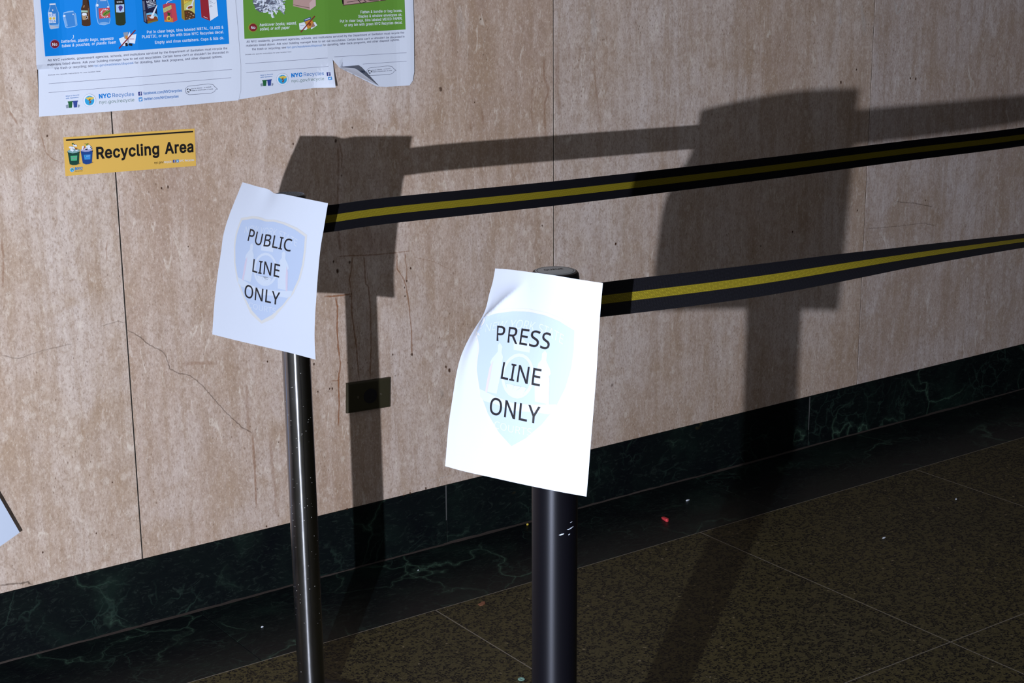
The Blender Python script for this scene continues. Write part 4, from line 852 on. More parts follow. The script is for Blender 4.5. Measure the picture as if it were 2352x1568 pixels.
 ('shredded_paper_picture','p','cold_grey',9,[(1.6098,1.2904),(1.6149,1.2864),(1.617,1.2884),(1.612,1.2924)]),
 ('shredded_paper_picture','p','white',3,[(1.5899,1.27),(1.5949,1.2762),(1.593,1.2774),(1.5879,1.2711)]),
 ('shredded_paper_picture','p','white',3,[(1.5951,1.2767),(1.5957,1.2806),(1.5934,1.2809),(1.5928,1.277)]),
 ('shredded_paper_picture','p','white',4,[(1.6103,1.2807),(1.6113,1.2769),(1.615,1.2776),(1.6141,1.2815)]),
 ('shredded_paper_picture','p','white',4,[(1.6112,1.2771),(1.6121,1.2703),(1.6159,1.2706),(1.6151,1.2774)]),
 ('shredded_paper_picture','p','pale_grey',5,[(1.5839,1.2757),(1.5893,1.2756),(1.5894,1.2779),(1.5839,1.278)]),
 ('shredded_paper_picture','p','pale_grey',5,[(1.5883,1.2761),(1.5905,1.2731),(1.5927,1.2744),(1.5904,1.2774)]),
 ('shredded_paper_picture','p','white',6,[(1.6164,1.2861),(1.6188,1.2811),(1.6224,1.2825),(1.6199,1.2875)]),
 ('shredded_paper_picture','p','white',6,[(1.6198,1.2803),(1.6262,1.2778),(1.6278,1.2809),(1.6214,1.2834)]),
 ('shredded_paper_picture','p','cold_grey',7,[(1.6117,1.2715),(1.6168,1.2745),(1.6154,1.2764),(1.6103,1.2734)]),
 ('shredded_paper_picture','p','cold_grey',7,[(1.616,1.2743),(1.6236,1.2736),(1.6238,1.2759),(1.6163,1.2766)]),
 ('shredded_paper_picture','p','white',8,[(1.5877,1.2764),(1.5953,1.2755),(1.5956,1.278),(1.5881,1.2789)]),
 ('shredded_paper_picture','p','white',8,[(1.5944,1.276),(1.5975,1.2727),(1.5997,1.2743),(1.5965,1.2776)]),
 ('shredded_paper_picture','p','white',9,[(1.6032,1.2698),(1.6019,1.2629),(1.6058,1.2623),(1.6071,1.2692)]),
 ('shredded_paper_picture','p','white',9,[(1.6021,1.2617),(1.6049,1.2578),(1.6083,1.2596),(1.6055,1.2635)]),
 ('shredded_paper_picture','p','pale_grey',3,[(1.5897,1.2983),(1.5921,1.2979),(1.5926,1.3001),(1.5902,1.3005)]),
 ('shredded_paper_picture','p','pale_grey',3,[(1.5921,1.2979),(1.5977,1.2972),(1.5981,1.2994),(1.5925,1.3001)]),
 ('shredded_paper_picture','p','white',4,[(1.5732,1.2893),(1.5792,1.2946),(1.5766,1.2969),(1.5706,1.2916)]),
 ('shredded_paper_picture','p','white',4,[(1.5789,1.2944),(1.5825,1.2963),(1.5806,1.2991),(1.577,1.2972)]),
 ('shredded_paper_picture','p','cold_grey',5,[(1.6076,1.2779),(1.6139,1.2776),(1.614,1.2799),(1.6078,1.2802)]),
 ('shredded_paper_picture','p','cold_grey',5,[(1.6136,1.2777),(1.6187,1.2762),(1.6195,1.2783),(1.6144,1.2798)]),
 ('shredded_paper_picture','p','white',6,[(1.5768,1.2748),(1.583,1.2745),(1.5832,1.277),(1.5769,1.2773)]),
 ('shredded_paper_picture','p','white',6,[(1.582,1.275),(1.5839,1.2727),(1.5861,1.2742),(1.5842,1.2765)]),
 ('shredded_paper_picture','p','white',7,[(1.6123,1.2832),(1.6145,1.2797),(1.618,1.2814),(1.6158,1.2849)]),
 ('shredded_paper_picture','p','white',7,[(1.6144,1.2801),(1.6164,1.2731),(1.6202,1.2739),(1.6182,1.281)]),
 ('shredded_paper_picture','p','pale_grey',8,[(1.5873,1.272),(1.5905,1.2748),(1.5885,1.2766),(1.5853,1.2738)]),
 ('shredded_paper_picture','p','pale_grey',8,[(1.5902,1.2746),(1.5936,1.2762),(1.5923,1.2785),(1.5888,1.2768)]),
 ('shredded_paper_picture','p','white',9,[(1.5866,1.2841),(1.588,1.2911),(1.5846,1.2916),(1.5831,1.2846)]),
 ('shredded_paper_picture','p','white',9,[(1.5879,1.2907),(1.5899,1.2948),(1.5867,1.296),(1.5847,1.292)]),
 ('shredded_paper_picture','p','cold_grey',3,[(1.5895,1.2724),(1.5949,1.2724),(1.5949,1.2759),(1.5895,1.2759)]),
 ('shredded_paper_picture','p','cold_grey',3,[(1.5939,1.2726),(1.599,1.2702),(1.6009,1.2732),(1.5958,1.2757)]),
 ('shredded_paper_picture','p','white',4,[(1.5768,1.2944),(1.5825,1.2947),(1.5823,1.2967),(1.5766,1.2963)]),
 ('shredded_paper_picture','p','white',4,[(1.5829,1.2948),(1.5892,1.2975),(1.5883,1.2993),(1.5819,1.2966)]),
 ('shredded_paper_picture','p','white',5,[(1.6025,1.2818),(1.6063,1.281),(1.607,1.2835),(1.6032,1.2843)]),
 ('shredded_paper_picture','p','white',5,[(1.6067,1.2809),(1.6123,1.2811),(1.6122,1.2838),(1.6066,1.2836)]),
 ('shredded_paper_picture','p','pale_grey',6,[(1.607,1.2754),(1.6122,1.2721),(1.6145,1.275),(1.6093,1.2782)]),
 ('shredded_paper_picture','p','pale_grey',6,[(1.6114,1.2732),(1.6127,1.2682),(1.6166,1.269),(1.6153,1.2739)]),
 ('shredded_paper_picture','p','white',7,[(1.5844,1.2744),(1.5878,1.2762),(1.5858,1.279),(1.5825,1.2772)]),
 ('shredded_paper_picture','p','white',7,[(1.5873,1.276),(1.5932,1.2774),(1.5922,1.2806),(1.5863,1.2792)]),
 ('shredded_paper_picture','p','cold_grey',8,[(1.6224,1.2733),(1.6283,1.2682),(1.6301,1.2697),(1.6241,1.2748)]),
 ('shredded_paper_picture','p','cold_grey',8,[(1.6283,1.2682),(1.6324,1.2639),(1.6343,1.2653),(1.6302,1.2696)]),
 ('shredded_paper_picture','p','white',9,[(1.6283,1.279),(1.6305,1.2752),(1.634,1.2767),(1.6318,1.2806)]),
 ('shredded_paper_picture','p','white',9,[(1.6303,1.2761),(1.6301,1.2731),(1.634,1.2729),(1.6342,1.2758)]),
 ('shredded_paper_picture','p','white',3,[(1.5815,1.2888),(1.5819,1.2935),(1.5782,1.2937),(1.5778,1.2891)]),
 ('shredded_paper_picture','p','white',3,[(1.5817,1.2928),(1.5846,1.2971),(1.5814,1.2988),(1.5785,1.2944)]),
 ('shredded_paper_picture','p','pale_grey',4,[(1.5909,1.2712),(1.5971,1.271),(1.5972,1.2733),(1.591,1.2736)]),
 ('shredded_paper_picture','p','pale_grey',4,[(1.5963,1.2712),(1.6031,1.267),(1.6046,1.269),(1.5979,1.2731)]),
 ('shredded_paper_picture','p','white',5,[(1.5641,1.2887),(1.5661,1.2885),(1.5665,1.2911),(1.5645,1.2913)]),
 ('shredded_paper_picture','p','white',5,[(1.566,1.2886),(1.5717,1.2876),(1.5722,1.2902),(1.5666,1.2911)]),
 ('shredded_paper_picture','p','cold_grey',6,[(1.6134,1.2898),(1.6141,1.2822),(1.6178,1.2825),(1.6171,1.2901)]),
 ('shredded_paper_picture','p','cold_grey',6,[(1.6145,1.2814),(1.618,1.277),(1.6211,1.2789),(1.6175,1.2833)]),
 ('shredded_paper_picture','p','white',7,[(1.632,1.2914),(1.6357,1.2925),(1.6348,1.2948),(1.6311,1.2937)]),
 ('shredded_paper_picture','p','white',7,[(1.6355,1.2924),(1.639,1.2929),(1.6386,1.2953),(1.635,1.2948)]),
 ('shredded_paper_picture','p','white',8,[(1.6214,1.2767),(1.6251,1.2717),(1.6278,1.2732),(1.624,1.2782)]),
 ('shredded_paper_picture','p','white',8,[(1.6252,1.2716),(1.6286,1.268),(1.631,1.2698),(1.6276,1.2733)]),
 ('shredded_paper_picture','p','pale_grey',9,[(1.621,1.2791),(1.6243,1.2798),(1.6234,1.2829),(1.6201,1.2822)]),
 ('shredded_paper_picture','p','pale_grey',9,[(1.6236,1.2797),(1.6284,1.2791),(1.6289,1.2823),(1.6241,1.2829)]),
 ('shredded_paper_picture','p','white',3,[(1.5934,1.2728),(1.598,1.2788),(1.5961,1.28),(1.5915,1.2739)]),
 ('shredded_paper_picture','p','white',3,[(1.5982,1.2793),(1.5986,1.2829),(1.5963,1.2831),(1.5959,1.2795)]),
 ('shredded_paper_picture','p','cold_grey',4,[(1.601,1.297),(1.6063,1.2949),(1.6075,1.2971),(1.6022,1.2993)]),
 ('shredded_paper_picture','p','cold_grey',4,[(1.606,1.295),(1.6091,1.2931),(1.6107,1.2951),(1.6077,1.297)]),
 ('shredded_paper_picture','p','white',5,[(1.5802,1.2872),(1.585,1.2878),(1.5845,1.2905),(1.5797,1.2898)]),
 ('shredded_paper_picture','p','white',5,[(1.5853,1.2879),(1.5887,1.2889),(1.5878,1.2915),(1.5843,1.2904)]),
 ('shredded_paper_picture','p','white',6,[(1.5747,1.2919),(1.5794,1.2954),(1.5772,1.2977),(1.5725,1.2941)]),
 ('shredded_paper_picture','p','white',6,[(1.5799,1.296),(1.5829,1.3031),(1.5797,1.3041),(1.5767,1.297)]),
 ('shredded_paper_picture','p','pale_grey',7,[(1.5785,1.2832),(1.581,1.2874),(1.5786,1.2886),(1.5761,1.2844)]),
 ('shredded_paper_picture','p','pale_grey',7,[(1.5805,1.2869),(1.5845,1.2888),(1.5833,1.291),(1.5792,1.2891)]),
 ('shredded_paper_picture','p','white',8,[(1.5784,1.2846),(1.5845,1.2868),(1.5835,1.2891),(1.5773,1.2869)]),
 ('shredded_paper_picture','p','white',8,[(1.5852,1.2873),(1.5884,1.292),(1.586,1.2932),(1.5829,1.2886)]),
 ('shredded_paper_picture','p','cold_grey',9,[(1.5831,1.273),(1.5832,1.278),(1.5792,1.278),(1.5791,1.273)]),
 ('shredded_paper_picture','p','cold_grey',9,[(1.5818,1.2763),(1.5858,1.2774),(1.5846,1.2807),(1.5807,1.2797)]),
 ('shredded_paper_picture','p','white',3,[(1.598,1.2861),(1.6003,1.2804),(1.6027,1.2811),(1.6005,1.2869)]),
 ('shredded_paper_picture','p','white',3,[(1.6009,1.2797),(1.6055,1.2775),(1.6068,1.2795),(1.6021,1.2818)]),
 ('shredded_paper_picture','p','white',4,[(1.584,1.2803),(1.5875,1.2822),(1.5861,1.2843),(1.5826,1.2823)]),
 ('shredded_paper_picture','p','white',4,[(1.5875,1.2822),(1.5947,1.2862),(1.5933,1.2883),(1.5861,1.2843)]),
 ('shredded_paper_picture','p','pale_grey',5,[(1.6054,1.2821),(1.6135,1.2834),(1.6129,1.286),(1.6048,1.2847)]),
 ('shredded_paper_picture','p','pale_grey',5,[(1.6137,1.2834),(1.6198,1.2853),(1.6188,1.2878),(1.6127,1.2859)]),
 ('shredded_paper_picture','p','white',6,[(1.6191,1.2858),(1.6243,1.2829),(1.6255,1.2845),(1.6204,1.2875)]),
 ('shredded_paper_picture','p','white',6,[(1.6247,1.2827),(1.6311,1.2817),(1.6315,1.2836),(1.6251,1.2846)]),
 ('shredded_paper_picture','p','cold_grey',7,[(1.5748,1.2905),(1.5794,1.2906),(1.5793,1.2937),(1.5747,1.2935)]),
 ('shredded_paper_picture','p','cold_grey',7,[(1.5784,1.2908),(1.5837,1.2877),(1.5856,1.2903),(1.5803,1.2934)]),
 ('paper_bag_picture','p','kraft',2,[(1.6583,1.3313),(1.7097,1.3297),(1.709,1.2788),(1.6948,1.2704),(1.6559,1.2802)]),
 ('paper_bag_picture','p','kraft_light',3,[(1.7097,1.3297),(1.709,1.2788),(1.6948,1.2704),(1.6936,1.2846),(1.7053,1.294)]),
 ('paper_bag_picture','p','kraft_dark',3,[(1.6561,1.2824),(1.694,1.2744),(1.6942,1.2752),(1.6563,1.2832)]),
 ('cardboard_picture','p','kraft_dark',2,[(1.7741,1.3146),(1.8802,1.3111),(1.8813,1.2833),(1.7745,1.2762)]),
 ('cardboard_picture','p','kraft',3,[(1.7789,1.3144),(1.8702,1.3114),(1.8673,1.2833),(1.7766,1.2781)]),
 ('cardboard_picture','p','black',4,[(1.7836,1.2827),(1.8159,1.2853),(1.8158,1.2862),(1.7835,1.2836)]),
 ('cardboard_picture','p','black',4,[(1.816,1.2853),(1.8358,1.2887),(1.8356,1.2897),(1.8158,1.2862)]),
 ('cardboard_picture','p','black',4,[(1.8095,1.2881),(1.8171,1.2795),(1.8182,1.2802),(1.8106,1.2888)]),
 ('cardboard_picture','p','black',4,[(1.8178,1.2793),(1.8317,1.2821),(1.8314,1.2832),(1.8175,1.2804)]),
 ('cardboard_picture','p','black',4,[(1.8319,1.2831),(1.8223,1.2893),(1.8215,1.2884),(1.8311,1.2822)]),
 ('cardboard_picture','p','black',4,[(1.8217,1.2883),(1.8433,1.2841),(1.8436,1.2853),(1.822,1.2894)]),
 ('cardboard_picture','p','black',4,[(1.8434,1.2841),(1.8632,1.2825),(1.8633,1.2837),(1.8435,1.2853)]),
 ('cardboard_picture','p','black',2,[(1.7721,1.288),(1.7733,1.2797),(1.776,1.28),(1.7748,1.2883)]),
 ('no_picture','p','orange',2,[(1.571,1.2404),(1.5706,1.2384),(1.5698,1.2366),(1.5685,1.2349),(1.5668,1.2336),(1.5649,1.2327),(1.5627,1.2321),(1.5605,1.232),(1.5583,1.2323),(1.5562,1.2331),(1.5544,1.2342),(1.5529,1.2357),(1.5518,1.2374),(1.5512,1.2393),(1.5511,1.2413),(1.5514,1.2432),(1.5522,1.2451),(1.5535,1.2467),(1.5552,1.248),(1.5571,1.249),(1.5592,1.2495),(1.5615,1.2497),(1.5637,1.2493),(1.5657,1.2486),(1.5676,1.2474),(1.5691,1.246),(1.5702,1.2442),(1.5708,1.2423)]),
 ('no_picture','p','green',3,[(1.5704,1.2404),(1.5701,1.2385),(1.5693,1.2368),(1.5681,1.2353),(1.5665,1.234),(1.5647,1.2331),(1.5626,1.2326),(1.5605,1.2325),(1.5585,1.2328),(1.5565,1.2335),(1.5548,1.2346),(1.5534,1.236),(1.5523,1.2376),(1.5517,1.2394),(1.5516,1.2413),(1.5519,1.2431),(1.5527,1.2448),(1.5539,1.2464),(1.5555,1.2476),(1.5573,1.2485),(1.5593,1.2491),(1.5614,1.2492),(1.5635,1.2489),(1.5655,1.2482),(1.5672,1.2471),(1.5686,1.2457),(1.5697,1.2441),(1.5703,1.2423)]),
 ('no_picture','p','dark_red',4,[(1.5697,1.2404),(1.5694,1.2387),(1.5686,1.2371),(1.5675,1.2357),(1.5661,1.2345),(1.5644,1.2337),(1.5625,1.2332),(1.5606,1.2331),(1.5587,1.2334),(1.5569,1.2341),(1.5553,1.2351),(1.5539,1.2363),(1.553,1.2379),(1.5524,1.2395),(1.5523,1.2412),(1.5526,1.2429),(1.5534,1.2445),(1.5545,1.2459),(1.5559,1.2471),(1.5576,1.2479),(1.5595,1.2484),(1.5614,1.2485),(1.5633,1.2483),(1.5651,1.2476),(1.5667,1.2466),(1.568,1.2453),(1.569,1.2438),(1.5696,1.2421)]),
 ('no_picture','t','white',5,'No',1.556,1.2383,1.5659,1.2382,0.0052,0.014,0),
 ('lettering','t','white',2,'hardcover books; waxed,',1.5765,1.2425,1.6616,1.2427,0.0058,0.014,0.2),
 ('lettering','t','white',2,'soiled, or soft paper',1.5766,1.2341,1.6449,1.2343,0.0058,0.014,0.2),
 ('crossed_out_boxes_picture','p','white',2,[(1.6678,1.2445),(1.6811,1.2462),(1.6875,1.2332),(1.6836,1.2297),(1.6687,1.2313)]),
 ('crossed_out_boxes_picture','p','cold_grey',3,[(1.6709,1.239),(1.6803,1.2398),(1.6802,1.2406),(1.6708,1.2399)]),
 ('crossed_out_boxes_picture','p','orange',3,[(1.6819,1.2478),(1.6983,1.2508),(1.706,1.2365),(1.6874,1.2321)]),
 ('crossed_out_boxes_picture','p','rust',4,[(1.6956,1.2411),(1.6954,1.24),(1.6949,1.239),(1.6942,1.2382),(1.6934,1.2378),(1.6924,1.2376),(1.6915,1.2378),(1.6907,1.2384),(1.69,1.2392),(1.6897,1.2403),(1.6896,1.2414),(1.6898,1.2425),(1.6902,1.2435),(1.6909,1.2442),(1.6918,1.2447),(1.6927,1.2448),(1.6937,1.2446),(1.6945,1.2441),(1.6951,1.2432),(1.6955,1.2422)]),
 ('crossed_out_boxes_picture','p','bin_blue',4,[(1.6783,1.2512),(1.6948,1.2561),(1.6959,1.2518),(1.6808,1.2472)]),
 ('crossed_out_boxes_picture','p','white',5,[(1.6815,1.2498),(1.6943,1.2532),(1.6939,1.2544),(1.6811,1.2511)]),
 ('crossed_out_boxes_picture','p','white',3,[(1.6948,1.2346),(1.7007,1.2442),(1.7057,1.2456),(1.7107,1.2383),(1.6959,1.2307)]),
 ('crossed_out_boxes_picture','p','dark_red',6,[(1.6711,1.2254),(1.7056,1.2567),(1.7038,1.2582),(1.6693,1.2269)]),
 ('lettering','t','white',2,'Flatten & bundle or bag boxes.',1.8169,1.2585,1.9215,1.2578,0.0055,0.014,0),
 ('lettering','t','white',2,'Staples & window envelopes ok.',1.811,1.2497,1.9212,1.249,0.0055,0.014,0),
 ('lettering','t','white',2,'Put in clear bags, bins labeled MIXED PAPER,',1.7658,1.2415,1.9214,1.2408,0.0055,0.014,0),
 ('lettering','t','white',2,'or any bin with green NYC Recycles decal.',1.7763,1.2329,1.9212,1.2321,0.0055,0.014,0),
 ('lettering','t','ink',1,'All NYC residents, government agencies, schools, and institutions serviced by the Department of Sanitation must recycle the',1.5449,1.2108,1.9252,1.2109,0.0042,0,0),
 ('lettering','t','ink',1,"materials listed above. Ask your building manager how to set out recyclables. Certain items can't or shouldn't be discarded in",1.5439,1.2028,1.9258,1.2023,0.0042,0,0),
 ('lettering','t','ink',1,'the trash or recycling; see',1.5567,1.1949,1.635,1.1945,0.0042,0,0),
 ('lettering','t','link',1,'nyc.gov/wasteless/disposal',1.6368,1.1946,1.7207,1.1944,0.0042,0,0),
 ('lettering','t','ink',1,'for donating, take-back programs, and other disposal options.',1.7226,1.1946,1.913,1.1961,0.0043,0,0),
 ('lettering','t','slate',1,'Include any specific instructions for your location here:',1.5408,1.1859,1.6476,1.1858,0.0021,0,0),
 ('ruled_line','p','rule',1,[(1.5399,1.1681),(1.7335,1.1688),(1.7334,1.1694),(1.5398,1.1687)]),
 ('ruled_line','p','rule',1,[(1.749,1.1701),(1.9302,1.1689),(1.9302,1.1695),(1.749,1.1707)]),
 ('ruled_line','p','rule',1,[(1.5411,1.1502),(1.7343,1.151),(1.7342,1.1516),(1.541,1.1508)]),
 ('ruled_line','p','rule',1,[(1.8189,1.1507),(1.9301,1.1505),(1.93,1.1511),(1.8189,1.1513)]),
 ('lettering','t','link',1,'What to Recycle',1.573,1.1415,1.602,1.1424,0.0021,0.006,0),
 ('lettering','t','link',1,'with Sanitation',1.5731,1.1373,1.6004,1.138,0.0021,0.01,0),
 ('bins_picture','p','bin_green',1,[(1.5777,1.1315),(1.5868,1.1316),(1.5851,1.1201),(1.5784,1.12)]),
 ('bins_picture','p','bin_green',2,[(1.5763,1.1323),(1.5876,1.1326),(1.5875,1.1307),(1.5766,1.1304)]),
 ('bins_picture','p','bin_blue',1,[(1.5884,1.1315),(1.5977,1.1316),(1.596,1.1199),(1.5893,1.12)]),
 ('bins_picture','p','bin_blue',2,[(1.5873,1.1326),(1.5986,1.1329),(1.5985,1.1309),(1.5875,1.1305)]),
 ('bins_picture','p','cold_grey',1,[(1.5721,1.1253),(1.5768,1.1264),(1.5777,1.1201),(1.573,1.1197)]),
 ('bins_picture','p','cold_grey',1,[(1.5982,1.1253),(1.6026,1.1236),(1.6007,1.1196),(1.5975,1.1194)]),
 ('sanitation_emblem','p','emblem_ring',1,[(1.6378,1.1306),(1.6373,1.1278),(1.6362,1.1252),(1.6343,1.1229),(1.632,1.1211),(1.6292,1.1198),(1.6262,1.1191),(1.623,1.119),(1.6199,1.1195),(1.617,1.1206),(1.6143,1.1223),(1.6122,1.1244),(1.6107,1.1269),(1.6097,1.1296),(1.6095,1.1324),(1.61,1.1352),(1.6112,1.1377),(1.613,1.14),(1.6153,1.1418),(1.6181,1.1431),(1.6211,1.1439),(1.6243,1.144),(1.6274,1.1435),(1.6303,1.1424),(1.6329,1.1407),(1.6351,1.1386),(1.6367,1.1361),(1.6376,1.1334)]),
 ('sanitation_emblem','p','white',2,[(1.6374,1.1306),(1.6369,1.1279),(1.6358,1.1254),(1.634,1.1232),(1.6318,1.1214),(1.6291,1.1201),(1.6261,1.1194),(1.623,1.1193),(1.62,1.1198),(1.6171,1.1209),(1.6146,1.1225),(1.6125,1.1246),(1.611,1.127),(1.6101,1.1296),(1.6099,1.1324),(1.6104,1.135),(1.6115,1.1375),(1.6133,1.1397),(1.6155,1.1415),(1.6182,1.1428),(1.6212,1.1435),(1.6242,1.1436),(1.6273,1.1431),(1.6301,1.1421),(1.6327,1.1404),(1.6348,1.1384),(1.6363,1.136),(1.6372,1.1333)]),
 ('sanitation_emblem','p','emblem_blue',3,[(1.6339,1.1305),(1.6335,1.1285),(1.6327,1.1266),(1.6313,1.125),(1.6297,1.1236),(1.6277,1.1227),(1.6255,1.1222),(1.6232,1.1221),(1.6209,1.1225),(1.6188,1.1233),(1.6169,1.1245),(1.6154,1.126),(1.6142,1.1278),(1.6136,1.1298),(1.6134,1.1318),(1.6138,1.1338),(1.6146,1.1356),(1.6159,1.1373),(1.6176,1.1386),(1.6196,1.1396),(1.6218,1.1401),(1.6241,1.1402),(1.6263,1.1398),(1.6285,1.139),(1.6303,1.1378),(1.6319,1.1363),(1.633,1.1345),(1.6337,1.1325)]),
 ('sanitation_emblem','p','yellow',4,[(1.615,1.1367),(1.622,1.1377),(1.624,1.139),(1.6263,1.1378),(1.6334,1.1366),(1.6316,1.1336),(1.6272,1.1321),(1.6236,1.1313),(1.6198,1.133)]),
 ('sanitation_emblem','p','rust',5,[(1.6265,1.1343),(1.6226,1.1346),(1.6225,1.133),(1.6265,1.1328)]),
 ('sanitation_emblem','p','rust',5,[(1.6217,1.1341),(1.6208,1.1317),(1.6225,1.1312),(1.6234,1.1335)]),
 ('sanitation_emblem','p','rust',5,[(1.6213,1.1307),(1.6256,1.129),(1.6263,1.1305),(1.622,1.1321)]),
 ('sanitation_emblem','p','rust',5,[(1.625,1.1299),(1.6245,1.1272),(1.6263,1.1268),(1.6268,1.1296)]),
 ('sanitation_emblem','p','rust',5,[(1.6253,1.1278),(1.6218,1.1277),(1.6219,1.1261),(1.6255,1.1262)]),
 ('sanitation_emblem','p','ochre',4,[(1.6236,1.1323),(1.6235,1.1222),(1.6245,1.1222),(1.6246,1.1323)]),
 ('lettering','t','nyc_blue',1,'NYC',1.6449,1.1341,1.671,1.1344,0.0075,0.034,0),
 ('lettering','t','nyc_blue2',1,'Recycles',1.6745,1.1345,1.7225,1.1341,0.0074,0,0),
 ('lettering','t','grey_green',1,'nyc.gov/recycle',1.645,1.1234,1.7224,1.1235,0.0063,0,0),
 ('social_logo','p','fb',1,[(1.7289,1.1392),(1.7376,1.1394),(1.7385,1.1318),(1.7296,1.1316)]),
 ('social_logo','p','white',2,[(1.7357,1.1387),(1.7343,1.1388),(1.7343,1.1376),(1.7357,1.1375)]),
 ('social_logo','p','white',2,[(1.7336,1.1384),(1.7333,1.137),(1.7346,1.1367),(1.735,1.138)]),
 ('social_logo','p','white',2,[(1.7332,1.1368),(1.7332,1.1319),(1.7346,1.1318),(1.7346,1.1368)]),
 ('social_logo','p','white',2,[(1.7324,1.1351),(1.7359,1.1352),(1.7358,1.1362),(1.7323,1.1362)]),
 ('social_logo.b','p','tw',1,[(1.7318,1.1291),(1.7407,1.1293),(1.7416,1.1231),(1.7327,1.123)]),
 ('social_logo.b','p','white',2,[(1.7343,1.1281),(1.736,1.1266),(1.7368,1.1277),(1.738,1.1281),(1.7386,1.1274),(1.7394,1.1276),(1.7387,1.1265),(1.738,1.1248),(1.7359,1.1242),(1.734,1.1249),(1.7353,1.1253),(1.7343,1.1265)]),
 ('speech_bubble','p','slate',1,[(1.8288,1.1333),(1.8294,1.1377),(1.8287,1.1378),(1.8281,1.1334)]),
 ('speech_bubble','p','slate',1,[(1.8292,1.1375),(1.835,1.1416),(1.8345,1.1421),(1.8288,1.138)]),
 ('speech_bubble','p','slate',1,[(1.8348,1.1415),(1.8818,1.1433),(1.8817,1.1439),(1.8347,1.1421)]),
 ('speech_bubble','p','slate',1,[(1.8817,1.1433),(1.8922,1.1412),(1.8923,1.1419),(1.8818,1.1439)]),
 ('speech_bubble','p','slate',1,[(1.8919,1.1414),(1.8964,1.1365),(1.897,1.1368),(1.8925,1.1417)]),
 ('speech_bubble','p','slate',1,[(1.8965,1.1364),(1.9022,1.1318),(1.9027,1.1322),(1.897,1.1369)]),
 ('speech_bubble','p','slate',1,[(1.9024,1.1323),(1.8973,1.1315),(1.8975,1.1309),(1.9026,1.1317)]),
 ('speech_bubble','p','slate',1,[(1.8971,1.1314),(1.8953,1.1279),(1.8959,1.1276),(1.8977,1.1311)]),
 ('speech_bubble','p','slate',1,[(1.8954,1.1281),(1.8873,1.1253),(1.8876,1.1248),(1.8957,1.1275)]),
 ('speech_bubble','p','slate',1,[(1.8875,1.1254),(1.8373,1.1255),(1.8373,1.1249),(1.8875,1.1247)]),
 ('speech_bubble','p','slate',1,[(1.8374,1.1255),(1.8309,1.1282),(1.8306,1.1276),(1.8371,1.1249)]),
 ('speech_bubble','p','slate',1,[(1.8311,1.128),(1.8288,1.1335),(1.8281,1.1333),(1.8304,1.1278)]),
 ('speech_bubble','p','black',1,[(1.8323,1.1314),(1.8344,1.1298),(1.8356,1.131),(1.8335,1.1326)]),
 ('speech_bubble','p','black',1,[(1.8352,1.1296),(1.8378,1.1301),(1.8374,1.1317),(1.8347,1.1312)]),
 ('speech_bubble','p','black',1,[(1.8352,1.1377),(1.8326,1.1371),(1.8332,1.1356),(1.8358,1.1362)]),
 ('speech_bubble','p','black',1,[(1.832,1.1366),(1.8313,1.1343),(1.8331,1.1339),(1.8338,1.1361)]),
 ('speech_bubble','p','black',1,[(1.8403,1.1322),(1.8408,1.1345),(1.839,1.1349),(1.8384,1.1326)]),
 ('speech_bubble','p','black',1,[(1.8405,1.1352),(1.8386,1.1369),(1.8373,1.1359),(1.8392,1.1341)]),
 ('lettering','t','slate',1,'Save for reference - or recycle it!',1.8418,1.1354,1.8878,1.1365,0.0021,0,0),
 ('lettering','t','slate',1,'Printed on recycled paper, of course.',1.8421,1.1318,1.8924,1.1323,0.0021,0,0),
 ('lettering','t','link_dark',1,'ycles',1.8063,1.1325,1.8238,1.1332,0.0058,0.01,0),
]
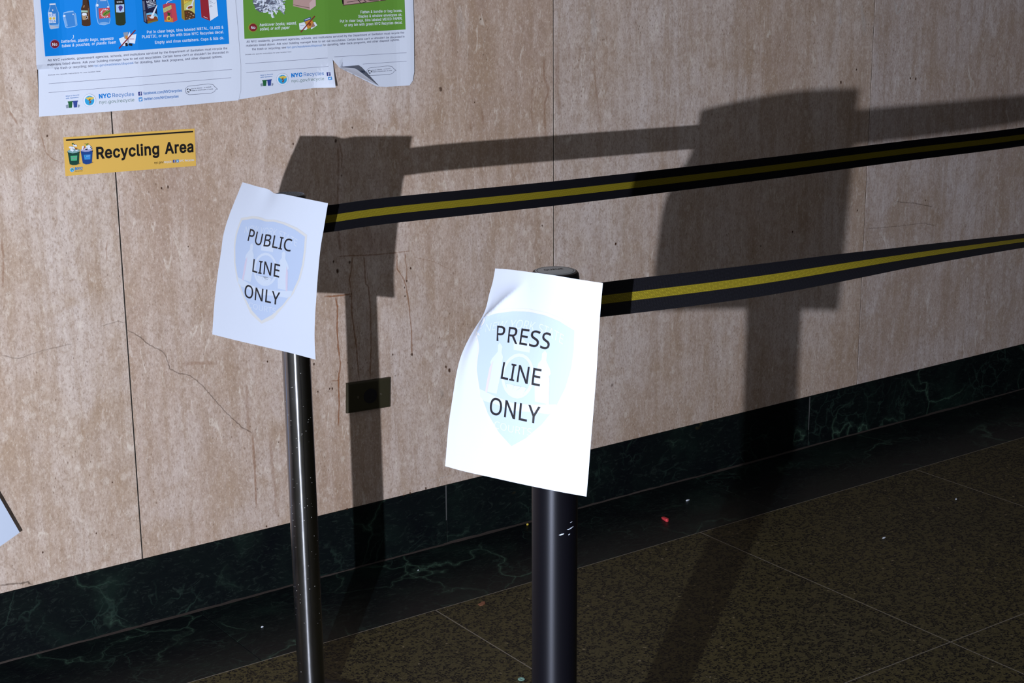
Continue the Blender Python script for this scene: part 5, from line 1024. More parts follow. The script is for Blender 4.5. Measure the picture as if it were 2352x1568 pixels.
PRINT_STICKER = [
 ('black_bar','p','black',1,[(1.1477,1.0461),(1.4154,1.0408),(1.4154,1.0377),(1.1478,1.0432)]),
 ('lettering','t','black',1,'Recycling Area',1.2069,1.0033,1.4137,0.9983,0.0218,0.024,0),
 ('lettering','t','black',1,'nyc.gov/',1.3271,0.9816,1.3475,0.9812,0.0045,0,0),
 ('lettering','t','white',1,'recycle',1.348,0.9811,1.3644,0.9808,0.0046,0.008,0),
 ('social_logo','p','fb',1,[(1.3673,0.9856),(1.373,0.9854),(1.3729,0.9799),(1.3673,0.9801)]),
 ('social_logo','p','white',2,[(1.3715,0.985),(1.3706,0.9851),(1.3706,0.9842),(1.3715,0.9842)]),
 ('social_logo','p','white',2,[(1.3702,0.9848),(1.3699,0.9838),(1.3708,0.9836),(1.371,0.9845)]),
 ('social_logo','p','white',2,[(1.3699,0.9837),(1.3698,0.9803),(1.3707,0.9803),(1.3708,0.9837)]),
 ('social_logo','p','white',2,[(1.3693,0.9826),(1.3716,0.9825),(1.3715,0.9833),(1.3693,0.9833)]),
 ('social_logo.b','p','tw',1,[(1.3748,0.9854),(1.3803,0.9853),(1.3802,0.9797),(1.3747,0.9799)]),
 ('social_logo.b','p','white',2,[(1.3757,0.984),(1.377,0.9828),(1.3776,0.9837),(1.3785,0.984),(1.3789,0.9834),(1.3795,0.9836),(1.379,0.9827),(1.3784,0.9813),(1.3769,0.9809),(1.3754,0.9815),(1.3764,0.9817),(1.3757,0.9827)]),
 ('lettering','t','white',1,'NYC Recycles',1.3818,0.9804,1.4139,0.9797,0.0041,0.01,0),
 ('sanitation_emblem','p','pale_blue',1,[(1.16,0.9856),(1.1598,0.9846),(1.1594,0.9837),(1.1588,0.9829),(1.158,0.9823),(1.1571,0.9819),(1.1561,0.9816),(1.1551,0.9816),(1.1541,0.9818),(1.1531,0.9823),(1.1523,0.9829),(1.1516,0.9836),(1.1512,0.9845),(1.1509,0.9855),(1.1509,0.9865),(1.1511,0.9875),(1.1515,0.9884),(1.1521,0.9892),(1.1529,0.9898),(1.1538,0.9902),(1.1548,0.9905),(1.1558,0.9905),(1.1568,0.9903),(1.1577,0.9898),(1.1585,0.9892),(1.1592,0.9885),(1.1597,0.9876),(1.16,0.9866)]),
 ('sanitation_emblem','p','emblem_blue',2,[(1.1591,0.9854),(1.1589,0.9847),(1.1586,0.9839),(1.1581,0.9833),(1.1575,0.9828),(1.1567,0.9824),(1.1559,0.9822),(1.1551,0.9822),(1.1543,0.9824),(1.1536,0.9827),(1.1529,0.9832),(1.1524,0.9839),(1.152,0.9846),(1.1518,0.9854),(1.1517,0.9862),(1.1519,0.9869),(1.1522,0.9877),(1.1527,0.9883),(1.1533,0.9888),(1.1541,0.9892),(1.1549,0.9894),(1.1557,0.9894),(1.1565,0.9892),(1.1573,0.9889),(1.1579,0.9884),(1.1585,0.9877),(1.1588,0.987),(1.1591,0.9862)]),
 ('sanitation_emblem','p','leaf',3,[(1.1533,0.9882),(1.1553,0.9889),(1.158,0.9878),(1.1563,0.9857),(1.1548,0.9861)]),
 ('sanitation_emblem','p','white',3,[(1.1551,0.9864),(1.1552,0.9831),(1.156,0.9831),(1.1558,0.9864)]),
 ('lettering','t','nyc_blue',1,'NYC',1.1616,0.9851,1.1771,0.9846,0.0049,0.034,0),
 ('lettering','t','ochre',1,'Recycles',1.1611,0.9815,1.1767,0.9811,0.0025,0,0),
 ('recycling_bins_picture','p','shadow_tan',1,[(1.157,0.9952),(1.1695,0.9979),(1.1736,0.9981),(1.1726,0.9963),(1.166,0.9946)]),
 ('recycling_bins_picture','p','shadow_tan',1,[(1.1843,0.9942),(1.196,0.9975),(1.1999,0.9974),(1.1991,0.9962),(1.1919,0.994)]),
 ('recycling_bins_picture','p','bin_green_dark',2,[(1.1492,1.0218),(1.1729,1.0194),(1.1701,0.9968),(1.1639,0.9948),(1.157,0.9951),(1.1515,0.9975)]),
 ('recycling_bins_picture','p','black',2,[(1.1482,1.0224),(1.1498,1.0231),(1.15,1.0207),(1.1486,1.0207)]),
 ('recycling_bins_picture','p','black',2,[(1.1724,1.0205),(1.1742,1.0193),(1.1733,1.0181),(1.1722,1.0182)]),
 ('recycling_bins_picture','p','teal_pale',3,[(1.1488,1.0234),(1.1522,1.0258),(1.1621,1.0262),(1.1731,1.0243),(1.1735,1.0213),(1.1679,1.0188),(1.1588,1.0183),(1.15,1.0209)]),
 ('recycling_bins_picture','p','white',4,[(1.1534,1.0248),(1.1564,1.0281),(1.1625,1.0245),(1.1591,1.0214)]),
 ('recycling_bins_picture','p','white',4,[(1.1519,1.0316),(1.1556,1.0321),(1.1593,1.0315),(1.1619,1.0307),(1.1653,1.0263),(1.1579,1.0275),(1.1532,1.0284)]),
 ('recycling_bins_picture','p','white',4,[(1.1602,1.0355),(1.167,1.0344),(1.169,1.0322),(1.1678,1.0302),(1.162,1.0318)]),
 ('recycling_bins_picture','p','white',4,[(1.1652,1.0243),(1.1705,1.0238),(1.1682,1.0219),(1.1645,1.0223)]),
 ('recycling_bins_picture','p','bin_green',5,[(1.1582,1.0378),(1.1619,1.0377),(1.1615,1.0352),(1.1583,1.0357)]),
 ('recycling_bins_picture','p','navy',5,[(1.1615,1.0354),(1.165,1.0361),(1.1643,1.0336)]),
 ('recycling_bins_picture','p','rust',5,[(1.1639,1.0285),(1.169,1.026),(1.1663,1.0247),(1.1642,1.0259)]),
 ('recycling_bins_picture','p','slate',5,[(1.1575,1.0317),(1.1591,1.032),(1.1584,1.0298)]),
 ('recycling_bins_picture','p','mint_bright',3,[(1.1541,1.0134),(1.1678,1.0132),(1.1665,1.0035),(1.1546,1.0042)]),
 ('recycling_bins_picture','p','grey_green',4,[(1.1607,1.0086),(1.1606,1.0082),(1.1602,1.0078),(1.1597,1.0075),(1.1591,1.0074),(1.1585,1.0074),(1.1578,1.0075),(1.1572,1.0078),(1.1568,1.0081),(1.1565,1.0086),(1.1565,1.009),(1.1566,1.0094),(1.1569,1.0098),(1.1574,1.0101),(1.158,1.0102),(1.1587,1.0103),(1.1594,1.0101),(1.1599,1.0099),(1.1604,1.0095),(1.1606,1.0091)]),
 ('recycling_bins_picture','p','grey_green',4,[(1.1659,1.0087),(1.1657,1.0082),(1.1654,1.0078),(1.165,1.0076),(1.1644,1.0074),(1.1638,1.0074),(1.1632,1.0075),(1.1627,1.0078),(1.1623,1.0081),(1.1621,1.0086),(1.162,1.009),(1.1622,1.0095),(1.1625,1.0098),(1.1629,1.0101),(1.1635,1.0103),(1.1641,1.0103),(1.1646,1.0102),(1.1652,1.0099),(1.1656,1.0095),(1.1658,1.0091)]),
 ('recycling_bins_picture','p','bin_blue_dark',2,[(1.1755,1.0207),(1.1998,1.0196),(1.1965,0.9964),(1.1908,0.9941),(1.1843,0.994),(1.178,0.997)]),
 ('recycling_bins_picture','p','black',2,[(1.1993,1.0202),(1.2007,1.0187),(1.1997,1.0178),(1.1987,1.0181)]),
 ('recycling_bins_picture','p','lavender',3,[(1.1754,1.0236),(1.1792,1.0253),(1.19,1.0251),(1.199,1.0241),(1.1994,1.0212),(1.1922,1.0187),(1.1841,1.0188),(1.1762,1.0211)]),
 ('recycling_bins_picture','p','white',4,[(1.1785,1.0303),(1.1824,1.0313),(1.1837,1.0273),(1.1868,1.0265),(1.1844,1.0233),(1.178,1.0234)]),
 ('recycling_bins_picture','p','crimson',5,[(1.1824,1.0289),(1.1841,1.0293),(1.1828,1.0237),(1.1805,1.0242)]),
 ('recycling_bins_picture','p','white',4,[(1.1871,1.0306),(1.1937,1.0316),(1.1967,1.0287),(1.1989,1.0254),(1.1985,1.0233),(1.1877,1.0233)]),
 ('recycling_bins_picture','p','leaf',5,[(1.1866,1.0343),(1.1907,1.0349),(1.1899,1.0314),(1.1871,1.0306)]),
 ('recycling_bins_picture','p','slate',5,[(1.1837,1.035),(1.1856,1.0351),(1.1852,1.0333)]),
 ('recycling_bins_picture','p','slate',5,[(1.1907,1.0342),(1.1928,1.0342),(1.1916,1.0328)]),
 ('recycling_bins_picture','p','navy',5,[(1.1945,1.0273),(1.1972,1.0281),(1.1976,1.0263),(1.1952,1.026)]),
 ('recycling_bins_picture','p','bin_blue',5,[(1.1877,1.0269),(1.19,1.0262),(1.1891,1.0242)]),
 ('recycling_bins_picture','p','navy',5,[(1.1959,1.0249),(1.1989,1.0249),(1.1985,1.0231),(1.1963,1.0235)]),
 ('recycling_bins_picture','p','black',5,[(1.1845,1.0246),(1.1899,1.0239),(1.1887,1.0221),(1.1849,1.0226)]),
 ('recycling_bins_picture','p','tw',3,[(1.1812,1.0132),(1.195,1.0127),(1.1938,1.0031),(1.1819,1.0037)]),
 ('recycling_bins_picture','p','emblem_blue',4,[(1.1852,1.01),(1.1851,1.0094),(1.1848,1.0088),(1.1844,1.0084),(1.184,1.0081),(1.1835,1.0081),(1.1831,1.0082),(1.1827,1.0085),(1.1824,1.009),(1.1822,1.0096),(1.1822,1.0103),(1.1823,1.0109),(1.1826,1.0115),(1.1829,1.0119),(1.1834,1.0121),(1.1838,1.0122),(1.1843,1.0121),(1.1847,1.0117),(1.185,1.0112),(1.1852,1.0106)]),
 ('recycling_bins_picture','p','white',4,[(1.1829,1.0116),(1.1835,1.0095),(1.1843,1.0097),(1.1836,1.0118)]),
 ('recycling_bins_picture','p','pale_blue',4,[(1.1861,1.0095),(1.1932,1.0099),(1.1931,1.0107),(1.1861,1.0103)]),
]
MARKS = [
    ([(1.7521, 0.9848), (1.7505, 0.9338), (1.7454, 0.86), (1.7452, 0.7751), (1.7485, 0.7484)], 0.00616, 0.55, 'rust'),
    ([(1.7465, 0.9965), (1.7539, 0.9921), (1.7612, 0.9575), (1.7578, 0.9274)], 0.0044, 0.5, 'rust'),
    ([(1.7394, 0.7379), (1.78, 0.7351), (1.8066, 0.7322), (1.8368, 0.7294), (1.8891, 0.7277), (1.9283, 0.7267)], 0.00352, 0.6, 'rust'),
    ([(1.7253, 0.7679), (1.7911, 0.7646), (1.858, 0.7554), (1.9264, 0.743)], 0.0528, 0.28, 'rust'),
    ([(1.7788, 0.7338), (1.7731, 0.6982), (1.7681, 0.6831), (1.7723, 0.6499), (1.7717, 0.6043), (1.7777, 0.5533), (1.7808, 0.5225), (1.7846, 0.4518)], 0.00396, 0.85, 'rust'),
    ([(1.8071, 0.7302), (1.8086, 0.6935), (1.8093, 0.6666), (1.8161, 0.6616), (1.8194, 0.6172), (1.8196, 0.5568), (1.8182, 0.5164), (1.8132, 0.4478)], 0.00396, 0.8, 'rust'),
    ([(1.8934, 0.7271), (1.8923, 0.6902), (1.9086, 0.6659), (1.9155, 0.6438), (1.9204, 0.6126), (1.9266, 0.54), (1.9262, 0.4833)], 0.00352, 0.8, 'rust'),
    ([(1.9144, 0.7275), (1.9149, 0.7043), (1.9187, 0.6918), (1.9158, 0.6538)], 0.00352, 0.7, 'rust'),
    ([(1.7031, 0.6529), (1.7369, 0.65), (1.7742, 0.6487)], 0.00396, 1, 'orange'),
    ([(1.7324, 0.6477), (1.7359, 0.6245), (1.733, 0.5802), (1.7343, 0.5301), (1.7386, 0.4972), (1.7314, 0.457), (1.7315, 0.4021), (1.7268, 0.3498)], 0.0044, 1, 'orange'),
    ([(1.7126, 0.4593), (1.7314, 0.456), (1.7383, 0.4609)], 0.00264, 0.8, 'orange'),
    ([(1.5139, 0.37), (1.5155, 0.3148), (1.5157, 0.2594), (1.5138, 0.2041)], 0.00616, 0.6, 'rust'),
    ([(1.5561, 0.3617), (1.5583, 0.3009), (1.5627, 0.2391), (1.5618, 0.1779)], 0.00704, 0.3, 'rust'),
    ([(1.5071, 0.4894), (1.5049, 0.4113), (1.508, 0.3711)], 0.00792, 0.3, 'rust'),
    ([(1.4416, 0.5443), (1.4118, 0.5512), (1.3576, 0.5575)], 0.0088, 0.35, 'rust'),
    ([(1.2438, 0.6504), (1.2699, 0.6316), (1.2921, 0.6086), (1.3189, 0.5921), (1.3259, 0.5797), (1.3328, 0.5513), (1.3515, 0.5387), (1.3757, 0.5307), (1.4029, 0.5039), (1.4365, 0.4574), (1.4574, 0.4301), (1.4914, 0.3922), (1.5145, 0.3758)], 0.00229, 0.6000000000000001, 'crack'),
    ([(0.9825, 0.6402), (1.0167, 0.6257), (1.0684, 0.6349), (1.0962, 0.6367), (1.1287, 0.6386)], 0.00229, 0.36000000000000004, 'crack'),
    ([(1.1891, 0.6643), (1.2069, 0.6679), (1.2265, 0.6695), (1.242, 0.6644)], 0.00211, 0.36000000000000004, 'crack'),
    ([(0.9406, 0.1665), (0.9635, 0.1644), (0.9802, 0.1602), (0.9963, 0.1598), (1.0072, 0.1494)], 0.00352, 0.8, 'crack'),
    ([(3.5452, 0.664), (3.6283, 0.65), (3.7003, 0.632)], 0.00264, 0.5599999999999999, 'crack'),
    ([(3.4306, 0.6001), (3.4982, 0.5959), (3.5579, 0.5926), (3.6647, 0.589), (3.7204, 0.5736)], 0.00229, 0.4, 'crack'),
    ([(2.3089, 1.141), (2.3058, 1.1061), (2.3106, 1.0816), (2.32, 1.0648), (2.3149, 1.0459), (2.308, 1.0291), (2.3083, 0.9873), (2.312, 0.946)], 0.00678, 0.385, 'rust'),
    ([(2.3444, 1.1671), (2.3457, 1.1168), (2.3418, 1.0765), (2.3469, 1.0355), (2.3507, 0.9994)], 0.01162, 0.275, 'rust'),
    ([(2.272, 1.0711), (2.2694, 1.0461), (2.2704, 1.0157), (2.2728, 0.98)], 0.00581, 0.33, 'rust'),
    ([(2.129, 1.0383), (2.1322, 1.0113), (2.1343, 0.9863)], 0.00581, 0.385, 'rust'),
    ([(2.1009, 1.0118), (2.097, 0.9943), (2.1039, 0.9739)], 0.00581, 0.33, 'rust'),
    ([(2.0557, 1.2396), (2.0561, 1.2014), (2.0529, 1.1632), (2.0562, 1.1486)], 0.01549, 0.22000000000000003, 'rust'),
    ([(2.3764, 1.1755), (2.3829, 1.1247), (2.392, 1.1089), (2.4102, 1.1129), (2.4139, 1.1686)], 0.00774, 0.22000000000000003, 'rust'),
    ([(2.452, 1.136), (2.4576, 1.0895), (2.4659, 1.0269), (2.4744, 0.9688)], 0.00581, 0.275, 'rust'),
    ([(1.0386, 1.1134), (1.0482, 1.0978), (1.0575, 1.0789)], 0.0044, 0.6, 'rust'),
    ([(1.0058, 0.8654), (1.0055, 0.8227), (0.9993, 0.7719)], 0.0044, 0.5, 'rust'),
    ([(1.1002, 1.0586), (1.106, 1.0245), (1.1178, 1.0107), (1.1329, 1.0033)], 0.00264, 0.45, 'rust'),
    ([(1.2187, 0.8394), (1.2125, 0.818), (1.2145, 0.7955)], 0.00352, 0.45, 'rust'),
    ([(2.4468, 0.6351), (2.4499, 0.58), (2.4419, 0.5371)], 0.01742, 0.1925, 'rust'),
    ([(2.6323, 0.7), (2.6357, 0.6719)], 0.01936, 0.22000000000000003, 'rust'),
    ([(3.2632, 0.3686), (3.265, 0.3372)], 0.01162, 0.24750000000000003, 'rust'),
    ([(2.433, 0.3939), (2.4194, 0.3625)], 0.01162, 0.165, 'rust'),
    ([(1.9993, 0.3922), (2.0074, 0.3748), (1.9998, 0.3602)], 0.00792, 0.27999999999999997, 'crack'),
    ([(2.513, 0.3031), (2.5214, 0.3108)], 0.00616, 0.6400000000000001, 'crack'),
    ([(1.9348, 0.7118), (1.9896, 0.6946), (2.0427, 0.6651)], 0.00176, 0.35, 'rust'),
    ([(1.9587, 0.1706), (2.0326, 0.1701)], 0.00141, 0.5, 'white'),
    ([(2.6009, 0.2445), (2.6026, 0.2325)], 0.00176, 0.9, 'white'),
    ([(3.2855, 1.2089), (3.29, 1.1633), (3.2807, 1.1807)], 0.01056, 0.4, 'white'),
    ([(3.3644, 1.2228), (3.3805, 1.1591), (3.379, 1.1303)], 0.01584, 0.35, 'white'),
    ([(3.4957, 1.2236), (3.5075, 1.1824), (3.5237, 1.1992), (3.5306, 1.2223)], 0.00704, 0.5, 'white'),
    ([(3.5867, 1.1613), (3.5668, 1.1433)], 0.00264, 0.6, 'white'),
    ([(2.0669, 1.2772), (2.0774, 1.2196), (2.0675, 1.1913)], 0.01936, 0.25, 'white'),
    ([(2.4486, 1.2629), (2.4557, 1.1817), (2.4572, 1.1429)], 0.0176, 0.25, 'white'),
]
PITS = [(1.7463, 0.9918, 0.00264), (1.7573, 0.9151, 0.00176), (1.7706, 0.7212, 0.00264), (1.7392, 0.7057, 0.00352), (1.7302, 0.7284, 0.0022), (1.9283, 0.6865, 0.0022), (1.9171, 0.6587, 0.00176), (1.9109, 0.6444, 0.00176), (1.9114, 0.6241, 0.00176), (2.2997, 0.7412, 0.00176), (1.3396, 0.9306, 0.00176), (1.3539, 0.9318, 0.0022), (1.3899, 0.8039, 0.00132), (1.5583, 0.5295, 0.00176), (1.7152, 0.4407, 0.0022), (1.7086, 0.4418, 0.00176), (1.6787, 0.4401, 0.00176), (1.6716, 0.5045, 0.0022), (1.9262, 0.4843, 0.00264), (1.7563, 0.4932, 0.00132), (1.875, 0.4928, 0.00176), (2.0281, 0.4295, 0.00352), (2.0186, 0.4396, 0.0022), (2.1041, 0.1572, 0.00132), (1.9558, 0.1527, 0.0022), (1.9122, 0.1503, 0.0022), (1.8941, 0.1478, 0.00176), (1.7419, 0.1496, 0.00176), (1.5369, 0.1548, 0.00176), (1.5765, 0.3426, 0.00132), (1.6428, 0.9943, 0.00176), (1.7884, 1.0166, 0.00176), (3.2992, 1.0145, 0.00308), (3.3577, 1.0444, 0.0022), (3.5759, 1.007, 0.0022), (3.5976, 1.0044, 0.00264), (3.6667, 0.6546, 0.00176), (3.1377, 0.6264, 0.0022), (3.0214, 0.6016, 0.00176), (3.3866, 0.6568, 0.0022), (2.5261, 0.6688, 0.00264), (1.1112, 1.056, 0.00176), (1.1905, 0.3323, 0.00132), (1.1478, 0.2298, 0.00132), (1.0327, 0.2153, 0.00176), (1.7688, 0.6445, 0.00132), (2.1296, 1.2326, 0.00132), (2.1099, 1.0476, 0.00132), (2.0186, 1.0834, 0.00396)]
# glyph outlines: advance, closed bezier splines (handle, point, handle) in thousandths of an em
GLYPH_A = {
    '!': (196, ('87 160 67 160 66 277 65 393 63 509 86 509 109 509 132 509 131 393 129 277 128 160 108 160', '111 -4 98 -4 85 -4 75 0 66 9 57 18 52 28 52 41 52 53 57 64 66 73 75 82 85 86 98 86 111 86 121 82 130 73 139 64 143 53 143 41 143 28 139 18 130 9 121 0')),
    '&': (448, ('221 -7 197 -7 163 -7 135 -1 110 12 86 24 67 41 54 62 41 83 34 107 34 133 34 155 39 174 47 189 56 205 69 220 85 235 101 249 119 263 140 279 166 298 191 316 216 335 223 340 230 346 237 352 244 359 250 366 255 375 259 384 262 394 262 405 262 421 256 434 245 445 235 456 220 461 201 461 189 461 178 458 168 453 158 448 151 441 145 431 140 422 137 411 137 399 137 386 140 374 145 363 151 352 159 340 169 327 179 315 190 300 204 284 282 189 360 95 438 0 413 0 389 0 364 0 300 77 236 154 171 231 152 255 135 275 121 293 107 310 95 327 87 344 79 361 75 379 75 398 75 421 81 441 91 458 101 475 116 489 134 499 153 509 175 513 200 513 225 513 247 509 266 499 284 489 298 476 308 459 319 443 324 424 324 404 324 389 321 375 315 362 309 348 302 336 291 325 281 314 269 303 256 293 222 268 188 243 154 217 133 202 119 188 110 174 101 161 97 147 97 131 97 115 101 100 109 87 117 75 129 65 143 57 158 50 174 46 193 46 213 46 233 51 251 59 270 68 286 80 301 95 316 111 328 130 336 151 345 173 349 197 349 224 368 224 388 224 408 224 408 192 404 165 397 144 389 122 381 105 371 92 361 79 352 69 345 62 341 57 337 52 333 47 316 29 296 16 271 7 246 -2',)),
    "'": (206, ('95 318 78 318 75 381 73 445 70 509 92 509 114 509 136 509 133 445 131 381 128 318 112 318',)),
    ',': (188, ('53 -119 38 -119 48 -56 58 8 68 71 91 71 114 71 137 71 119 8 102 -56 84 -119 69 -119',)),
    '-': (453, ('263 244 337 244 337 226 337 207 337 188 263 188 188 188 114 188 114 207 114 226 114 244 188 244',)),
    '.': (188, ('108 -4 95 -4 83 -4 72 0 63 9 54 18 50 28 50 41 50 54 54 65 63 73 72 82 83 87 95 87 108 87 119 82 128 73 137 65 141 54 141 41 141 28 137 18 128 9 119 0',)),
    '/': (249, ('216 533 235 533 180 330 126 127 71 -76 52 -76 33 -76 14 -76 69 127 124 330 178 533 197 533',)),
    ':': (188, ('108 -4 95 -4 83 -4 72 0 63 9 54 18 50 28 50 41 50 54 54 65 63 73 72 82 83 87 95 87 108 87 119 82 128 73 137 65 141 54 141 41 141 28 137 18 128 9 119 0', '108 271 95 271 83 271 72 275 63 284 54 293 50 304 50 316 50 329 54 340 63 349 72 357 83 362 95 362 108 362 119 357 128 349 137 340 141 329 141 316 141 304 137 293 128 284 119 275')),
    ';': (188, ('53 -119 38 -119 48 -56 58 8 68 71 91 71 114 71 137 71 119 8 102 -56 84 -119 69 -119', '116 271 103 271 91 271 80 275 71 284 62 293 58 304 58 316 58 329 62 340 71 349 80 357 91 362 103 362 116 362 127 357 136 349 145 340 149 329 149 316 149 304 145 293 136 284 127 275')),
    'A': (480, ('39 0 16 0 78 170 140 339 201 509 226 509 251 509 276 509 338 339 401 170 463 0 440 0 418 0 395 0 359 101 323 202 287 302 281 321 273 344 264 372 255 400 245 435 232 478 236 478 241 478 245 478 233 435 222 399 213 371 204 343 196 320 191 302 155 202 120 101 85 0 62 0', '197 142 110 142 110 161 110 180 110 199 197 199 283 199 370 199 370 180 370 161 370 142 283 142')),
    'C': (510, ('293 -7 267 -7 223 -7 184 4 150 25 116 46 89 76 70 115 50 154 40 201 40 254 40 308 50 354 70 393 89 432 116 462 150 484 184 505 223 516 267 516 293 516 317 512 340 504 363 497 384 486 402 471 420 457 436 439 448 418 460 398 468 374 473 348 451 348 430 348 408 348 404 366 398 381 389 395 381 408 370 419 357 428 345 438 331 444 315 449 300 454 284 456 267 456 236 456 208 448 184 432 159 417 139 394 125 364 111 334 103 297 103 254 103 211 111 175 125 145 140 115 159 92 184 76 209 61 236 53 267 53 284 53 300 55 315 60 331 65 345 71 357 81 370 90 381 101 389 114 398 128 404 143 408 160 430 160 451 160 473 160 469 135 460 111 448 91 436 70 421 52 402 38 384 23 363 12 341 5 318 -3',)),
    'D': (502, ('271 0 219 0 178 0 137 0 96 0 96 19 96 38 96 57 136 57 175 57 215 57 256 57 291 65 318 81 345 97 366 119 379 149 392 179 399 214 399 255 399 296 392 331 379 361 366 390 346 412 320 428 293 444 260 452 221 452 178 452 136 452 93 452 93 471 93 490 93 509 137 509 181 509 225 509 275 509 317 499 353 478 388 458 415 429 433 391 452 353 462 308 462 255 462 202 452 157 433 119 414 81 387 51 351 31 314 10', '103 509 125 509 125 339 125 170 125 0 103 0 82 0 60 0 60 170 60 339 60 509 82 509')),
    'E': (419, ('165 0 60 0 60 170 60 339 60 509 164 509 268 509 372 509 372 490 372 471 372 452 290 452 207 452 125 452 125 396 125 341 125 286 202 286 278 286 355 286 355 267 355 248 355 229 278 229 202 229 125 229 125 172 125 114 125 57 208 57 292 57 375 57 375 38 375 19 375 0 270 0',)),
    'F': (410, ('82 0 60 0 60 170 60 339 60 509 163 509 266 509 369 509 369 490 369 471 369 452 288 452 206 452 125 452 125 394 125 336 125 278 198 278 272 278 346 278 346 259 346 240 346 221 272 221 198 221 125 221 125 147 125 74 125 0 103 0',)),
    'G': (520, ('309 -7 269 -7 223 -7 184 4 149 25 115 46 88 77 69 116 50 155 40 201 40 254 40 308 50 354 69 393 88 432 115 462 149 484 183 505 221 516 265 516 292 516 317 512 340 504 364 496 385 484 403 469 422 454 437 437 449 416 461 396 470 373 474 349 452 349 430 349 408 349 403 365 396 380 387 393 379 406 368 417 356 427 344 436 330 444 315 448 300 453 283 456 265 456 235 456 208 448 183 432 159 417 139 394 125 364 111 334 103 297 103 254 103 211 111 175 125 145 140 115 159 92 184 76 209 61 237 53 269 53 297 53 323 59 345 71 367 83 384 101 396 123 409 146 415 172 415 202 421 201 428 200 434 199 384 199 333 199 283 199 283 218 283 237 283 256 348 256 413 256 478 256 478 237 478 219 478 200 478 158 469 122 451 91 433 60 408 36 377 19 345 2',)),
    'I': (300, ('111 0 31 0 31 19 31 38 31 57 60 57 89 57 118 57 118 189 118 320 118 452 89 452 60 452 31 452 31 471 31 490 31 509 111 509 190 509 269 509 269 490 269 471 269 452 240 452 212 452 183 452 183 320 183 189 183 57 212 57 240 57 269 57 269 38 269 19 269 0 190 0',)),
    'J': (396, ('230 -7 185 -7 140 -7 104 6 75 33 47 59 33 97 33 145 33 155 33 164 33 173 55 173 76 173 98 173 98 164 98 155 98 145 98 114 106 91 122 74 137 58 159 50 185 50 211 50 232 58 248 74 264 91 272 114 272 145 272 267 272 388 272 509 293 509 315 509 336 509 336 388 336 267 336 145 336 97 322 59 294 33 266 6',)),
    'K': (467, ('146 189 104 145 104 169 104 193 104 216 116 232 128 247 139 261 151 275 162 290 174 303 187 317 199 331 212 344 262 399 313 454 364 509 392 509 420 509 448 509 376 431 304 353 231 276 230 276 229 276 228 276 187 233', '82 0 60 0 60 170 60 339 60 509 82 509 103 509 125 509 125 451 125 392 125 334 124 298 124 261 124 225 124 214 124 204 125 193 125 129 125 64 125 0 103 0', '398 0 372 0 311 86 249 173 188 259 201 276 215 293 228 309 302 206 375 103 449 0 423 0')),
    'L': (393, ('160 0 60 0 60 170 60 339 60 509 82 509 103 509 125 509 125 358 125 208 125 57 203 57 282 57 361 57 361 38 361 19 361 0 261 0',)),
    'M': (628, ('81 0 60 0 60 170 60 339 60 509 91 509 121 509 152 509 193 402 235 294 277 187 280 180 284 170 287 159 291 148 295 136 299 123 303 110 307 97 311 84 315 71 319 59 322 49 317 49 312 49 307 49 310 59 314 70 318 83 322 95 326 108 330 121 334 134 338 147 342 158 346 170 349 179 352 187 394 294 435 402 476 509 507 509 537 509 568 509 568 339 568 170 568 0 547 0 525 0 504 0 504 97 504 194 504 291 504 302 504 314 504 327 505 340 505 354 505 369 505 383 506 398 506 413 506 428 507 443 507 457 509 457 511 457 513 457 508 441 503 426 498 409 492 393 487 378 482 363 477 348 472 334 467 322 463 309 459 299 456 291 418 194 380 97 342 0 323 0 305 0 286 0 248 97 209 194 170 291 167 299 163 309 159 321 155 333 150 346 145 361 140 376 135 391 129 408 124 424 118 441 112 457 114 457 117 457 119 457 119 444 120 431 120 416 120 401 121 387 121 372 121 357 121 342 122 328 122 315 122 302 122 291 122 194 122 97 122 0 101 0',)),
    'N': (523, ('82 0 60 0 60 170 60 339 60 509 85 509 111 509 136 509 205 400 274 291 343 183 349 174 355 164 363 151 370 138 379 123 388 107 396 90 405 73 414 55 411 55 408 54 405 54 403 72 401 90 401 108 400 126 399 142 399 157 399 172 399 185 399 195 399 300 399 404 399 509 420 509 442 509 463 509 463 339 463 170 463 0 438 0 412 0 387 0 325 97 264 193 202 290 194 303 186 316 177 331 169 345 159 362 148 381 137 400 123 424 108 452 111 453 115 453 119 454 120 428 121 405 122 384 123 362 124 344 124 328 125 312 125 300 125 291 125 194 125 97 125 0 103 0',)),
    'O': (533, ('311 -7 267 -7 223 -7 184 4 150 25 116 46 90 76 70 115 50 154 40 201 40 254 40 308 50 354 70 393 90 432 116 462 150 484 184 505 223 516 267 516 311 516 350 505 384 484 418 462 444 432 464 393 483 354 493 308 493 254 493 201 483 154 464 115 444 76 418 46 384 25 350 4', '236 53 267 53 297 53 325 61 349 76 374 91 394 114 408 144 423 174 430 211 430 254 430 298 423 335 408 365 394 395 374 417 349 433 325 448 297 456 267 456 236 456 209 448 184 433 159 417 140 394 125 364 111 334 103 297 103 254 103 211 111 174 125 144 140 114 159 92 184 76 209 61')),
    'P': (445, ('82 0 60 0 60 170 60 339 60 509 118 509 177 509 235 509 274 509 307 502 332 487 358 473 377 454 390 430 402 405 409 378 409 348 409 317 402 290 390 265 377 241 358 222 332 207 307 193 274 186 235 186 193 186 151 186 109 186 109 205 109 224 109 242 150 242 191 242 233 242 259 242 281 247 297 256 313 265 325 278 333 294 341 310 344 328 344 348 344 368 341 386 333 402 325 417 313 430 297 439 280 448 259 452 232 452 196 452 160 452 125 452 125 301 125 151 125 0 103 0',)),
